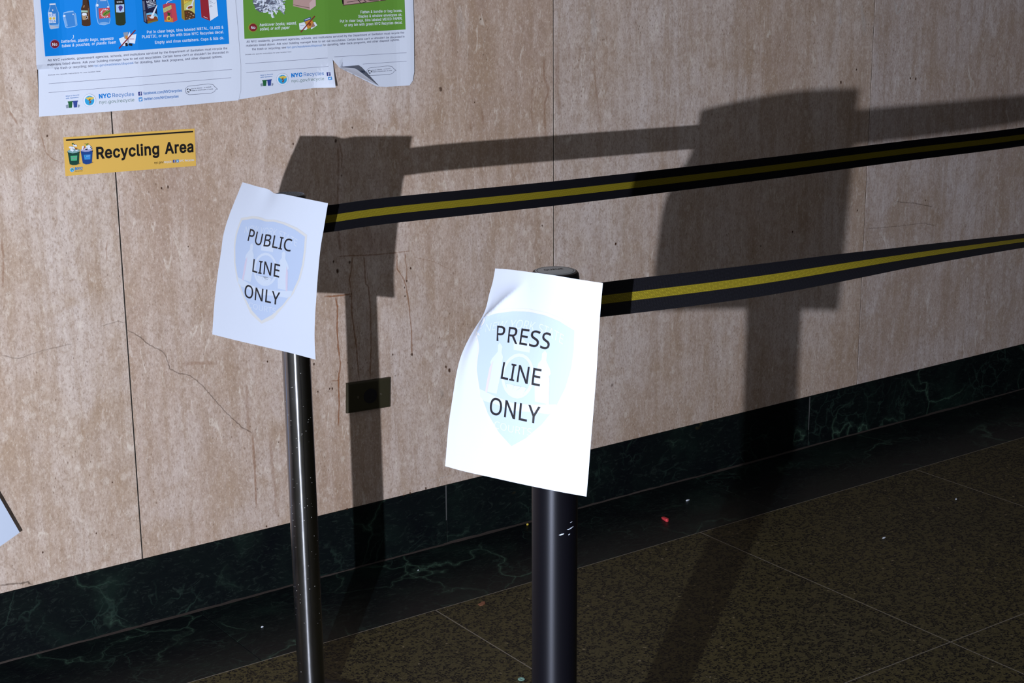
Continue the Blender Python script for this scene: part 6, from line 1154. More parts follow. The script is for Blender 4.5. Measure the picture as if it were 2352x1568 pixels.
    'Q': (533, ('274 121 245 159 268 159 290 159 313 159 332 134 351 109 369 85 374 78 379 71 384 65 412 27 440 -10 468 -48 446 -48 423 -48 401 -48 382 -23 364 2 346 27 341 33 336 39 331 46 302 84', '311 -7 267 -7 223 -7 184 4 150 25 116 46 90 76 70 115 50 154 40 201 40 254 40 308 50 354 70 393 90 432 116 462 150 484 184 505 223 516 267 516 311 516 350 505 384 484 418 462 444 432 464 393 483 354 493 308 493 254 493 201 483 154 464 115 444 76 418 46 384 25 350 4', '236 53 267 53 297 53 325 61 349 76 374 91 394 114 408 144 423 174 430 211 430 254 430 298 423 335 408 365 394 395 374 417 349 433 325 448 297 456 267 456 236 456 209 448 184 433 159 417 140 394 125 364 111 334 103 297 103 254 103 211 111 174 125 144 140 114 159 92 184 76 209 61')),
    'R': (449, ('82 0 60 0 60 170 60 339 60 509 119 509 177 509 236 509 275 509 307 502 333 489 359 475 378 457 390 433 403 410 409 382 409 352 409 321 403 295 390 271 378 248 359 230 333 217 307 204 275 198 236 198 189 198 143 198 96 198 96 217 96 236 96 255 142 255 188 255 234 255 260 255 281 259 298 267 314 275 326 286 334 300 341 315 345 332 345 352 345 372 341 390 334 405 326 420 314 431 298 440 281 448 259 452 233 452 197 452 161 452 125 452 125 301 125 151 125 0 103 0', '378 0 353 0 312 76 271 153 230 229 254 229 279 229 303 229 344 153 386 76 428 0 403 0')),
    'S': (447, ('263 -9 224 -9 187 -9 155 -3 128 9 100 21 79 38 64 60 49 82 40 107 38 137 60 137 82 137 104 137 106 117 112 101 123 88 134 75 149 65 166 59 184 52 203 49 224 49 247 49 268 53 286 60 304 68 319 78 329 92 340 105 346 121 346 139 346 155 341 169 332 179 323 189 311 198 296 205 281 211 264 217 245 222 224 228 204 234 184 239 142 251 109 268 86 289 63 311 52 339 52 372 52 401 60 426 75 448 90 469 111 486 138 498 164 510 194 516 227 516 261 516 290 510 316 498 342 486 362 469 377 449 392 428 400 404 401 378 380 378 358 378 337 378 335 403 323 423 302 437 281 451 256 459 225 459 203 459 184 455 167 448 151 441 138 431 129 418 120 406 115 391 115 376 115 358 120 344 131 334 142 323 154 314 169 308 184 302 199 297 212 293 230 289 247 284 264 279 279 275 295 270 312 264 328 257 344 248 359 238 373 227 385 214 395 198 404 181 408 162 408 139 408 111 401 86 386 64 372 41 351 24 323 11 296 -2',)),
    'T': (449, ('85 452 32 452 32 471 32 490 32 509 160 509 288 509 417 509 417 490 417 471 417 452 363 452 310 452 257 452 257 301 257 151 257 0 235 0 214 0 193 0 193 151 193 301 193 452 139 452',)),
    'U': (517, ('299 -8 259 -8 219 -8 184 0 154 15 124 31 101 53 85 80 68 107 60 138 60 173 60 285 60 397 60 509 81 509 103 509 124 509 124 399 124 288 124 178 124 154 130 132 141 113 152 94 167 79 187 68 207 57 231 52 259 52 287 52 311 57 331 68 351 79 366 94 377 113 387 132 393 154 393 178 393 288 393 399 393 509 414 509 436 509 457 509 457 397 457 285 457 173 457 138 449 107 433 80 416 53 393 31 363 15 334 0',)),
    'W': (686, ('180 0 155 0 109 170 63 339 16 509 38 509 60 509 82 509 109 404 136 300 163 196 168 179 172 163 175 145 179 128 183 111 187 94 190 76 194 58 197 40 194 40 192 40 189 40 193 58 196 76 200 94 203 111 207 128 211 145 215 163 220 179 224 196 251 300 279 404 306 509 331 509 355 509 380 509 407 404 434 300 462 196 466 179 470 163 474 145 478 128 482 111 486 94 490 76 494 58 497 40 494 40 491 40 488 40 492 58 495 76 499 94 502 111 506 128 510 145 515 163 519 179 523 196 550 300 576 404 603 509 625 509 647 509 670 509 623 339 577 170 530 0 505 0 480 0 455 0 426 108 397 215 368 323 362 344 357 367 351 391 346 416 341 444 336 475 341 475 345 475 350 475 345 445 340 419 335 395 330 371 324 347 318 323 289 215 260 108 230 0 205 0',)),
    'X': (474, ('43 0 18 0 84 95 151 190 217 284 217 268 217 252 217 236 155 327 92 418 29 509 54 509 79 509 104 509 129 473 153 437 178 400 188 385 197 372 204 361 211 350 217 340 223 329 229 318 236 306 243 292 240 292 236 292 232 292 239 306 246 318 252 329 258 339 264 350 272 361 279 372 288 385 298 400 323 437 348 473 374 509 398 509 422 509 446 509 384 419 321 329 259 239 259 255 259 271 259 287 324 191 390 96 456 0 431 0 406 0 382 0 352 43 322 86 292 129 283 143 275 155 268 165 262 175 256 185 250 195 244 206 238 217 230 231 235 231 240 231 244 231 238 218 231 207 225 196 219 186 213 176 206 166 199 155 191 143 182 129 152 86 122 43 91 0 67 0',)),
    'Y': (472, ('225 0 203 0 203 69 203 139 203 208 141 308 79 409 16 509 41 509 66 509 91 509 125 454 159 399 192 344 203 326 213 309 222 292 231 275 240 255 250 230 241 230 232 230 224 230 233 255 242 276 251 293 260 310 270 327 280 344 314 399 347 454 381 509 406 509 430 509 455 509 393 409 330 308 268 208 268 139 268 69 268 0 247 0',)),
    'a': (389, ('182 -9 160 -9 136 -9 114 -4 94 5 75 14 59 27 48 45 36 62 30 83 30 108 30 130 35 147 43 161 52 175 63 185 78 193 92 201 108 207 125 211 143 215 160 218 178 220 201 223 219 225 234 227 248 228 258 231 265 235 272 239 276 245 276 255 276 255 276 256 276 257 276 272 273 286 267 297 261 308 252 316 240 322 228 328 213 331 196 331 178 331 162 328 149 322 136 317 126 309 118 301 110 292 104 283 100 274 80 280 61 285 41 291 50 314 62 332 79 346 95 360 113 369 133 375 153 381 173 384 194 384 208 384 223 383 239 379 255 376 271 370 286 360 301 351 313 338 322 320 332 303 337 280 337 251 337 168 337 84 337 0 317 0 297 0 277 0 277 17 277 35 277 52 275 52 274 52 272 52 268 43 261 34 252 25 243 15 230 7 215 1 200 -5', '155 45 170 45 193 45 212 50 228 59 243 68 255 79 263 93 271 107 276 122 276 138 276 155 276 173 276 190 273 187 268 184 259 182 251 180 242 178 231 176 221 174 210 172 200 171 190 170 182 169 175 168 161 166 147 163 134 159 121 154 111 148 103 139 96 131 92 119 92 105 92 92 95 81 102 72 109 63 118 57 130 52 142 48')),
    'b': (424, ('261 -8 229 -8 206 -8 187 -4 172 4 158 12 146 21 138 31 129 42 123 51 118 59 116 59 114 59 112 59 112 39 112 20 112 0 92 0 72 0 53 0 53 170 53 339 53 509 73 509 93 509 114 509 114 446 114 382 114 319 115 319 117 319 118 319 123 327 129 336 137 346 145 356 157 365 171 373 186 381 205 384 229 384 261 384 289 376 313 361 337 345 356 322 370 293 383 263 390 229 390 189 390 149 383 114 370 84 356 55 337 32 313 16 289 0', '197 47 220 47 244 47 263 53 279 66 295 78 308 95 316 117 324 138 328 162 328 189 328 216 324 240 316 261 308 282 296 299 280 311 264 324 244 330 220 330 197 330 177 324 161 312 145 300 133 284 125 263 117 242 113 217 113 189 113 161 117 136 125 115 133 94 146 77 162 65 178 53')),
    'c': (396, ('226 -8 207 -8 173 -8 143 0 117 16 91 33 71 56 56 85 41 114 34 149 34 187 34 227 41 262 56 291 71 321 91 343 117 360 143 376 173 384 207 384 226 384 243 382 260 377 276 372 292 365 305 356 319 347 330 335 340 322 350 309 357 294 362 277 342 272 322 267 303 262 300 272 296 281 290 289 285 297 278 305 270 311 262 317 253 322 242 325 232 328 220 330 207 330 182 330 161 323 145 310 129 297 116 280 108 258 100 237 96 213 96 187 96 162 100 139 108 117 116 96 129 79 145 66 161 53 182 46 207 46 220 46 232 48 243 52 253 55 263 60 271 66 279 72 286 80 292 89 297 97 301 107 304 117 324 112 343 107 363 102 358 85 351 70 341 56 332 43 320 31 306 21 293 12 277 4 261 -1 244 -6',)),
    'd': (424, ('219 -8 195 -8 164 -8 136 0 111 16 87 32 68 55 55 84 41 114 34 149 34 189 34 229 41 263 55 293 69 322 88 345 112 361 136 376 164 384 196 384 219 384 238 381 253 373 268 365 279 356 287 346 296 336 302 327 306 319 308 319 309 319 311 319 311 382 311 446 311 509 331 509 351 509 372 509 372 339 372 170 372 0 352 0 332 0 313 0 313 20 313 39 313 59 311 59 309 59 307 59 302 51 295 42 287 31 278 21 267 12 252 4 238 -4', '181 47 205 47 227 47 247 53 263 65 279 77 291 94 299 115 308 136 312 161 312 189 312 217 308 242 300 263 292 284 279 300 263 312 247 324 228 330 205 330 181 330 161 324 145 311 129 299 116 282 108 261 100 240 96 216 96 189 96 162 100 138 109 117 117 95 129 78 145 66 161 53')),
    'e': (404, ('238 -8 212 -8 175 -8 143 0 117 16 90 33 70 56 56 85 41 114 34 148 34 187 34 226 41 260 55 290 69 319 89 343 115 359 141 376 171 384 205 384 226 384 246 381 266 374 285 367 303 356 319 341 335 326 348 306 357 282 366 258 371 228 371 194 371 186 371 178 371 169 272 169 174 169 75 169 75 187 75 204 75 221 163 221 250 221 338 221 329 215 319 208 310 202 310 227 306 249 298 269 290 288 278 303 263 314 247 325 228 330 205 330 182 330 163 325 146 313 130 302 118 288 109 270 100 251 96 232 96 211 96 200 96 189 96 178 96 150 101 126 110 106 120 87 134 72 151 61 168 51 189 46 212 46 228 46 241 48 254 53 266 57 277 64 285 73 294 82 301 93 306 105 325 101 345 96 365 91 359 71 349 54 335 39 321 24 303 13 283 4 262 -4',)),
    'f': (254, ('154 379 228 379 228 362 228 344 228 327 154 327 80 327 6 327 6 344 6 362 6 379 80 379', '101 0 81 0 81 144 81 288 81 432 81 453 86 471 96 486 106 500 119 511 135 519 152 526 169 530 187 530 201 530 213 529 222 527 232 525 238 523 243 521 238 503 233 486 227 468 224 470 220 471 215 472 210 473 203 474 195 474 176 474 163 469 154 460 146 451 142 437 142 419 142 279 142 140 142 0 121 0')),
    'g': (425, ('238 -151 207 -151 179 -151 155 -147 134 -140 113 -132 96 -123 82 -110 69 -98 58 -84 51 -69 67 -60 84 -50 101 -41 107 -49 113 -57 122 -66 130 -75 141 -82 154 -88 168 -94 186 -97 207 -97 238 -97 263 -90 282 -75 302 -60 311 -37 311 -6 311 19 311 44 311 68 310 68 308 68 306 68 301 60 295 51 287 41 278 32 267 23 252 16 238 8 219 5 195 5 164 5 137 12 113 27 88 41 69 62 55 90 41 118 34 152 34 191 34 230 41 264 55 293 69 322 88 345 112 361 137 376 165 384 196 384 220 384 239 381 253 373 268 365 280 356 288 346 297 336 303 327 308 319 309 319 311 319 313 319 313 339 313 359 313 379 333 379 353 379 372 379 372 250 372 121 372 -9 372 -42 365 -69 350 -90 335 -111 316 -126 291 -136 266 -146', '181 59 205 59 228 59 248 64 264 75 280 86 292 101 300 121 308 141 312 165 312 193 312 220 308 243 300 264 292 284 280 301 264 312 248 324 228 330 205 330 181 330 161 324 145 312 129 299 117 283 109 262 100 242 96 219 96 193 96 166 100 143 109 123 117 103 129 87 145 76 162 65')),
    'h': (410, ('114 249 114 227 114 151 114 76 114 0 93 0 73 0 53 0 53 170 53 339 53 509 73 509 93 509 114 509 114 435 114 361 114 287 110 287 106 287 102 287 114 322 131 347 152 362 174 377 199 384 227 384 253 384 276 379 295 369 315 358 330 342 341 321 352 299 357 273 357 240 357 160 357 80 357 0 337 0 316 0 296 0 296 78 296 157 296 235 296 265 288 288 273 304 258 321 237 329 210 329 192 329 175 325 161 317 146 309 135 298 126 283 118 267',)),
    'i': (167, ('73 0 53 0 53 126 53 253 53 379 73 379 93 379 114 379 114 253 114 126 114 0 93 0', '95 443 84 443 72 443 62 447 54 455 45 462 41 472 41 483 41 494 45 504 54 512 62 520 72 524 84 524 95 524 106 520 114 512 122 504 126 494 126 483 126 472 122 462 114 455 106 447')),
    'k': (381, ('132 158 110 137 110 162 110 187 110 212 113 212 117 212 121 212 175 268 230 323 284 379 310 379 335 379 360 379 301 319 243 259 184 199 182 199 179 199 177 199 155 178', '73 0 53 0 53 170 53 339 53 509 73 509 93 509 114 509 114 339 114 170 114 0 93 0', '320 0 294 0 245 62 197 124 148 186 162 200 177 214 191 229 252 152 312 76 372 0 346 0')),
    'l': (189, ('147 -2 139 -2 110 -2 88 5 74 20 60 35 53 57 53 84 53 226 53 367 53 509 73 509 93 509 114 509 114 372 114 235 114 99 114 81 116 69 120 62 125 55 133 52 146 52 152 52 157 52 160 53 164 53 167 54 170 54 173 37 177 20 181 3 175 1 169 0 162 -1 154 -2',)),
    'm': (610, ('73 0 53 0 53 126 53 253 53 379 72 379 92 379 112 379 112 351 112 323 112 295 111 295 109 295 108 295 113 316 121 332 132 346 144 359 157 369 172 376 187 383 203 386 219 386 247 386 270 378 287 361 305 344 316 322 321 295 318 295 315 295 312 295 317 313 325 329 337 343 349 357 364 367 381 375 398 382 416 386 437 386 459 386 479 381 497 372 515 362 530 348 541 328 551 309 557 285 557 255 557 170 557 85 557 0 536 0 516 0 496 0 496 85 496 169 496 254 496 281 488 301 473 313 457 325 439 330 419 330 402 330 387 327 374 320 362 313 352 303 345 290 339 278 335 263 335 247 335 165 335 82 335 0 315 0 295 0 274 0 274 87 274 173 274 260 274 281 267 298 253 311 239 324 221 330 199 330 185 330 171 327 158 320 144 313 134 303 126 289 118 276 114 258 114 238 114 159 114 79 114 0 93 0',)),
    'n': (410, ('114 249 114 227 114 151 114 76 114 0 93 0 73 0 53 0 53 126 53 253 53 379 72 379 92 379 112 379 112 349 112 318 112 287 109 287 106 287 102 287 114 322 131 347 152 362 174 377 199 384 227 384 253 384 276 379 295 369 314 358 330 342 341 321 352 299 357 273 357 240 357 160 357 80 357 0 337 0 316 0 296 0 296 78 296 157 296 235 296 265 288 288 273 304 258 321 237 329 210 329 192 329 175 325 161 317 146 309 135 298 126 283 118 267',)),
    'o': (415, ('242 -8 207 -8 173 -8 143 0 117 16 91 33 71 56 56 85 41 114 34 149 34 187 34 227 41 262 56 291 71 321 91 343 117 360 143 376 173 384 207 384 242 384 273 376 299 360 325 343 345 321 359 291 374 262 381 227 381 187 381 149 374 114 359 85 345 56 325 33 299 16 273 0', '182 46 207 46 233 46 254 53 270 66 287 79 299 96 307 117 315 139 319 162 319 187 319 213 315 236 307 258 299 280 287 297 270 310 254 323 233 330 207 330 182 330 161 323 145 310 129 297 116 280 108 258 100 237 96 213 96 187 96 162 100 139 108 117 116 96 129 79 145 66 161 53')),
    'p': (424, ('73 -143 53 -143 53 31 53 205 53 379 72 379 92 379 112 379 112 359 112 339 112 319 114 319 116 319 118 319 123 327 129 336 137 346 145 356 157 365 171 373 186 381 205 384 229 384 261 384 289 376 313 361 337 345 356 322 370 293 383 263 390 229 390 189 390 149 383 114 370 84 356 55 337 32 313 16 289 0 261 -8 229 -8 206 -8 187 -4 173 4 158 12 146 21 138 31 130 42 123 51 118 59 117 59 115 59 114 59 114 -8 114 -76 114 -143 93 -143', '197 47 220 47 244 47 263 53 279 66 295 78 308 95 316 117 324 138 328 162 328 189 328 216 324 240 316 261 308 282 296 299 280 311 264 324 244 330 220 330 197 330 177 324 161 312 145 300 133 284 125 263 117 242 113 217 113 189 113 161 117 136 125 115 133 94 146 77 162 65 178 53')),
    'q': (424, ('372 31 372 -143 351 -143 331 -143 311 -143 311 -76 311 -8 311 59 309 59 308 59 306 59 302 51 295 42 287 31 278 21 267 12 252 4 238 -4 219 -8 195 -8 164 -8 136 0 111 16 87 32 68 55 55 84 41 114 34 149 34 189 34 229 41 263 55 293 69 322 88 345 112 361 136 376 164 384 196 384 219 384 238 381 253 373 268 365 279 356 287 346 296 336 302 327 307 319 309 319 311 319 313 319 313 339 313 359 313 379 332 379 352 379 372 379 372 205', '181 47 205 47 227 47 247 53 263 65 279 77 291 94 299 115 308 136 312 161 312 189 312 217 308 242 300 263 292 284 279 300 263 312 247 324 228 330 205 330 181 330 161 324 145 311 129 299 116 282 108 261 100 240 96 216 96 189 96 162 100 138 109 117 117 95 129 78 145 66 161 53')),
    'r': (259, ('73 0 53 0 53 126 53 253 53 379 72 379 92 379 112 379 112 360 112 340 112 321 113 321 114 321 115 321 122 340 135 355 152 367 170 379 190 385 213 385 218 385 223 385 229 384 235 384 240 384 243 384 243 363 243 343 243 322 242 323 237 323 230 324 223 325 215 326 207 326 189 326 173 322 159 315 145 307 134 297 126 284 118 270 114 255 114 237 114 158 114 79 114 0 93 0',)),
    's': (365, ('211 -8 182 -8 156 -8 133 -4 112 3 92 11 75 23 62 38 49 53 40 72 36 94 55 98 74 102 94 107 99 86 109 70 124 60 139 50 158 45 181 45 208 45 229 51 244 62 260 74 268 87 268 103 268 116 263 127 254 136 245 144 231 151 212 155 191 160 170 165 149 170 115 178 89 191 72 208 55 225 47 247 47 274 47 296 53 315 65 332 77 348 94 361 115 370 136 380 160 384 187 384 213 384 235 380 254 372 272 365 287 353 299 339 310 325 319 309 324 290 305 286 287 281 268 277 263 292 255 304 243 316 230 327 212 333 187 333 165 333 146 327 131 317 116 306 109 293 109 277 109 263 114 252 124 243 134 235 150 228 172 223 191 218 210 214 229 209 264 201 290 188 306 171 323 154 331 133 331 107 331 84 325 64 312 47 300 30 282 16 260 6 237 -3',)),
    't': (227, ('138 379 204 379 204 362 204 344 204 327 138 327 72 327 6 327 6 344 6 362 6 379 72 379', '65 345 65 471 85 471 106 471 126 471 126 347 126 222 126 98 126 81 129 69 136 61 143 54 154 50 170 50 174 50 179 50 185 51 191 52 197 53 202 54 206 36 209 19 213 2 207 0 200 -2 192 -3 184 -4 176 -4 168 -4 136 -4 110 4 92 21 74 38 65 62 65 93 65 219')),
    'u': (410, ('211 -5 182 -5 157 -5 134 0 115 11 95 21 80 37 69 59 58 80 53 107 53 139 53 219 53 299 53 379 73 379 93 379 114 379 114 301 114 222 114 144 114 114 121 91 137 75 152 58 173 50 200 50 218 50 235 54 249 62 264 70 275 81 283 97 292 112 296 131 296 153 296 228 296 304 296 379 316 379 337 379 357 379 357 253 357 126 357 0 337 0 318 0 298 0 298 31 298 61 298 92 301 92 304 92 307 92 295 57 279 32 257 17 235 2',)),
    'v': (389, ('184 0 163 0 114 126 66 253 17 379 40 379 62 379 84 379 111 305 138 230 165 155 174 132 181 110 187 87 193 64 199 42 206 21 198 21 191 21 184 21 191 42 197 64 203 87 209 110 216 132 224 155 251 230 278 305 305 379 327 379 349 379 371 379 323 253 275 126 226 0 205 0',)),
    'w': (567, ('158 0 138 0 99 126 61 253 23 379 44 379 66 379 87 379 103 324 118 269 133 214 140 191 147 165 154 137 161 108 168 76 175 41 172 41 168 41 165 41 172 75 179 106 186 135 193 163 199 190 206 214 221 269 237 324 252 379 273 379 295 379 316 379 332 324 347 269 362 214 368 190 375 164 382 136 388 107 395 76 402 41 399 41 395 41 391 41 399 75 406 107 413 135 420 164 427 190 434 214 449 269 465 324 480 379 502 379 523 379 545 379 506 253 468 126 429 0 409 0 389 0 368 0 352 57 335 114 319 172 314 189 309 207 305 225 300 243 295 261 291 280 286 299 281 318 277 338 281 338 286 338 291 338 286 319 281 299 277 280 272 261 267 243 263 225 258 206 253 189 248 172 231 114 215 57 199 0 178 0',)),
    'x': (379, ('44 0 21 0 71 73 121 145 171 218 171 202 171 187 171 171 124 240 76 310 29 379 52 379 76 379 100 379 116 355 132 330 147 306 160 287 170 270 179 253 188 237 198 221 207 206 197 206 186 206 175 206 185 221 194 237 202 253 211 270 221 287 233 306 249 330 266 355 282 379 305 379 328 379 352 379 304 309 256 239 209 169 209 184 209 199 209 214 258 143 308 71 358 0 334 0 310 0 287 0 268 28 249 57 231 85 219 103 209 120 200 136 191 152 182 167 173 182 183 182 194 182 205 182 195 167 186 152 178 136 170 120 160 103 148 85 129 57 110 28 91 0 68 0',)),
    'y': (389, ('51 -140 47 -139 52 -121 57 -103 61 -86 65 -86 68 -87 71 -87 83 -90 94 -91 104 -89 114 -87 122 -82 130 -74 138 -66 145 -53 151 -36 155 -24 159 -13 163 -1 114 126 66 252 17 379 40 379 62 379 84 379 111 305 138 230 165 155 174 132 181 109 187 87 193 64 199 42 206 21 198 21 191 21 184 21 190 42 196 64 202 87 209 110 216 132 224 155 251 230 278 305 305 379 327 379 349 379 371 379 316 234 260 88 204 -58 196 -78 187 -94 177 -107 166 -120 153 -129 139 -136 125 -142 109 -145 91 -145 81 -145 72 -144 65 -143 57 -142',)),
    'z': (380, ('141 0 42 0 42 15 42 30 42 46 112 137 183 228 254 320 254 321 254 322 254 323 185 323 117 323 48 323 48 342 48 361 48 379 143 379 238 379 333 379 333 363 333 347 333 331 264 241 195 150 126 60 126 59 126 58 126 56 197 56 268 56 339 56 339 38 339 19 339 0 240 0',)),
}
GLYPH_B = {
    'A': (512, ('462 0 437 0 414 59 391 118 368 177 292 177 217 177 141 177 118 118 96 59 73 0 49 0 24 0 0 0 75 192 149 383 224 575 245 575 267 575 289 575 363 383 437 192 512 0 487 0', '304 357 282 415 281 419 278 427 274 438 271 449 267 461 263 473 260 485 257 494 255 500 252 490 250 479 247 468 244 457 241 447 238 438 235 429 232 421 230 415 209 357 187 299 165 241 226 241 286 241 346 241 325 299')),
    'B': (521, ('187 573 241 573 313 573 367 562 404 541 440 520 459 483 459 431 459 408 455 388 446 371 438 354 426 339 409 328 393 316 373 308 350 304 350 303 350 301 350 300 374 296 395 289 415 279 435 269 450 254 461 236 472 217 478 193 478 163 478 128 470 99 454 74 438 50 415 31 385 19 356 6 320 0 279 0 212 0 145 0 78 0 78 191 78 382 78 573 132 573', '221 329 256 329 305 329 339 337 357 352 375 368 384 392 384 423 384 454 373 477 351 490 329 504 293 511 245 511 213 511 182 511 150 511 150 450 150 389 150 329 185 329', '187 269 150 269 150 199 150 130 150 61 188 61 227 61 265 61 316 61 352 71 371 91 391 110 401 136 401 168 401 189 397 206 388 221 379 236 364 248 344 256 323 265 295 269 260 269 223 269')),
    'C': (507, ('349 517 323 517 293 517 265 512 241 502 216 491 195 476 178 456 161 436 148 412 139 383 130 354 125 322 125 286 125 239 132 198 147 164 162 129 184 102 213 83 242 65 279 55 322 55 348 55 371 57 394 62 416 66 438 71 460 78 460 57 460 36 460 15 438 7 416 1 393 -2 371 -6 343 -8 312 -8 254 -8 205 4 166 28 127 52 98 86 78 131 59 175 49 227 49 287 49 330 55 370 67 406 79 442 97 473 120 499 143 525 172 545 206 559 240 574 280 581 324 581 353 581 382 578 409 572 436 566 461 558 482 547 472 527 463 506 453 486 435 494 416 501 394 508 372 514',)),
    'E': (446, ('398 21 398 0 291 0 184 0 78 0 78 191 78 382 78 573 184 573 291 573 398 573 398 551 398 530 398 509 315 509 233 509 150 509 150 450 150 390 150 330 228 330 306 330 383 330 383 310 383 289 383 268 306 268 228 268 150 268 150 200 150 132 150 63 233 63 315 63 398 63 398 42',)),
    'I': (272, ('239 14 239 0 170 0 101 0 32 0 32 14 32 28 32 42 55 47 77 52 99 57 99 210 99 362 99 515 77 520 55 526 32 531 32 545 32 559 32 573 101 573 170 573 239 573 239 559 239 545 239 531 217 526 194 520 172 515 172 362 172 210 172 57 194 52 217 47 239 42 239 28',)),
    'K': (496, ('418 108 496 0 468 0 440 0 411 0 344 91 276 182 209 273 189 256 169 239 150 222 150 148 150 74 150 0 126 0 102 0 78 0 78 191 78 382 78 573 102 573 126 573 150 573 150 478 150 384 150 290 166 308 182 327 199 345 215 363 232 381 249 399 300 457 352 515 403 573 431 573 460 573 488 573 412 489 336 406 261 323 339 215',)),
    'L': (420, ('185 0 78 0 78 191 78 382 78 573 102 573 126 573 150 573 150 403 150 234 150 64 233 64 317 64 400 64 400 43 400 21 400 0 293 0',)),
    'N': (609, ('532 191 532 0 504 0 476 0 447 0 345 159 243 317 141 476 140 476 139 476 138 476 139 463 140 449 141 432 142 415 142 397 143 378 144 359 144 340 144 320 144 213 144 107 144 0 122 0 100 0 78 0 78 191 78 382 78 573 106 573 133 573 161 573 263 415 365 257 467 99 468 99 469 99 470 99 469 107 469 120 468 137 467 154 466 173 466 193 465 214 464 232 464 249 464 357 464 465 464 573 487 573 509 573 532 573 532 382',)),
    'O': (626, ('577 346 577 287 577 243 572 202 561 166 549 130 533 99 510 73 488 47 461 27 428 13 395 -1 357 -8 314 -8 269 -8 230 -1 196 13 163 27 136 47 114 73 92 99 76 130 65 167 54 203 49 244 49 288 49 347 59 398 78 442 97 486 126 520 166 545 205 569 254 581 314 581 372 581 420 569 459 545 498 521 527 486 547 442 567 398', '125 335 125 287 125 239 132 198 145 163 159 128 179 101 207 83 235 64 271 55 314 55 357 55 392 64 420 83 447 101 468 128 481 163 495 198 501 239 501 287 501 359 486 416 456 457 426 498 379 518 314 518 271 518 235 509 207 490 179 472 159 445 145 411 132 377')),
    'P': (485, ('179 573 229 573 304 573 359 558 393 528 427 499 444 458 444 404 444 381 440 358 433 336 425 315 412 295 395 278 377 261 353 248 324 238 295 228 258 223 216 223 194 223 172 223 150 223 150 149 150 74 150 0 126 0 102 0 78 0 78 191 78 382 78 573 128 573', '274 511 223 511 199 511 174 511 150 511 150 435 150 360 150 285 169 285 188 285 208 285 244 285 274 289 298 296 322 304 340 316 352 334 364 351 370 373 370 401 370 438 358 465 334 484 311 502')),
    'R': (499, ('183 573 236 573 283 573 323 567 353 555 384 543 407 524 422 500 437 476 444 446 444 410 444 379 439 354 427 334 416 313 402 297 385 285 367 273 349 264 330 257 382 171 434 86 487 0 459 0 431 0 403 0 356 79 310 158 264 237 226 237 188 237 150 237 150 158 150 79 150 0 126 0 102 0 78 0 78 191 78 382 78 573 130 573', '263 510 232 510 204 510 177 510 150 510 150 439 150 368 150 298 179 298 207 298 236 298 282 298 316 307 338 325 359 344 370 371 370 407 370 432 365 452 355 467 345 482 330 493 310 500 289 507')),
    'S': (440, ('403 183 403 153 403 119 394 90 378 66 361 42 337 24 307 11 276 -2 240 -8 198 -8 177 -8 156 -7 137 -5 117 -3 99 0 83 4 67 8 53 13 41 19 41 42 41 65 41 88 60 80 84 72 113 65 141 58 171 55 201 55 230 55 253 58 273 66 292 73 306 84 316 98 326 112 330 128 330 147 330 165 326 181 318 194 310 207 297 219 277 230 258 241 230 252 196 265 171 274 150 283 131 294 113 304 97 316 85 330 73 343 63 358 57 375 51 392 48 412 48 435 48 465 56 491 71 513 87 534 108 551 136 563 163 575 195 581 231 581 262 581 291 578 318 572 344 566 368 558 389 549 381 528 374 507 366 487 347 495 325 503 302 508 279 514 254 517 229 517 205 517 185 514 169 507 153 500 141 490 133 478 125 465 121 450 121 434 121 415 125 399 133 386 141 373 154 361 172 351 191 341 215 330 246 318 280 306 308 293 332 279 355 265 372 248 385 228 397 208',)),
    'T': (446, ('259 170 259 0 235 0 211 0 187 0 187 170 187 339 187 509 127 509 68 509 8 509 8 530 8 551 8 573 151 573 294 573 437 573 437 551 437 530 437 509 378 509 318 509 259 509 259 339',)),
    'U': (586, ('513 326 513 202 513 163 505 127 489 95 473 63 449 38 416 20 383 1 341 -8 290 -8 219 -8 165 11 128 50 91 89 72 140 72 204 72 327 72 450 72 573 96 573 120 573 144 573 144 449 144 325 144 201 144 155 157 119 182 93 206 67 244 55 294 55 329 55 357 61 379 73 401 86 416 103 427 126 437 148 442 173 442 202 442 326 442 449 442 573 466 573 489 573 513 573 513 449',)),
    'W': (746, ('710 573 735 573 685 382 634 191 583 0 559 0 534 0 510 0 473 125 436 250 399 375 395 387 392 398 389 410 386 422 383 433 380 443 377 454 375 463 373 471 371 479 370 485 370 488 369 485 368 479 367 471 366 463 364 454 361 443 358 433 355 421 352 409 350 397 346 385 342 373 306 249 270 124 234 0 210 0 186 0 161 0 111 191 60 382 10 573 35 573 60 573 85 573 115 456 144 339 174 223 177 211 180 198 183 186 186 174 188 163 190 151 193 140 195 129 196 118 198 107 200 97 201 87 203 97 205 108 206 119 208 131 211 142 213 154 216 166 219 179 222 191 225 203 229 215 232 227 265 342 299 457 333 573 358 573 383 573 407 573 442 457 477 341 512 225 516 212 520 200 523 187 526 175 529 163 532 151 534 139 537 128 538 117 540 106 542 96 544 87 545 100 547 114 550 129 553 143 556 159 560 175 563 191 567 207 572 224 601 340 631 456 660 573 685 573',)),
    'Y': (454, ('177 385 227 291 277 385 326 479 376 573 402 573 428 573 454 573 390 456 327 339 263 222 263 148 263 74 263 0 239 0 215 0 191 0 191 73 191 146 191 219 127 337 64 455 0 573 26 573 52 573 79 573 128 479',)),
}

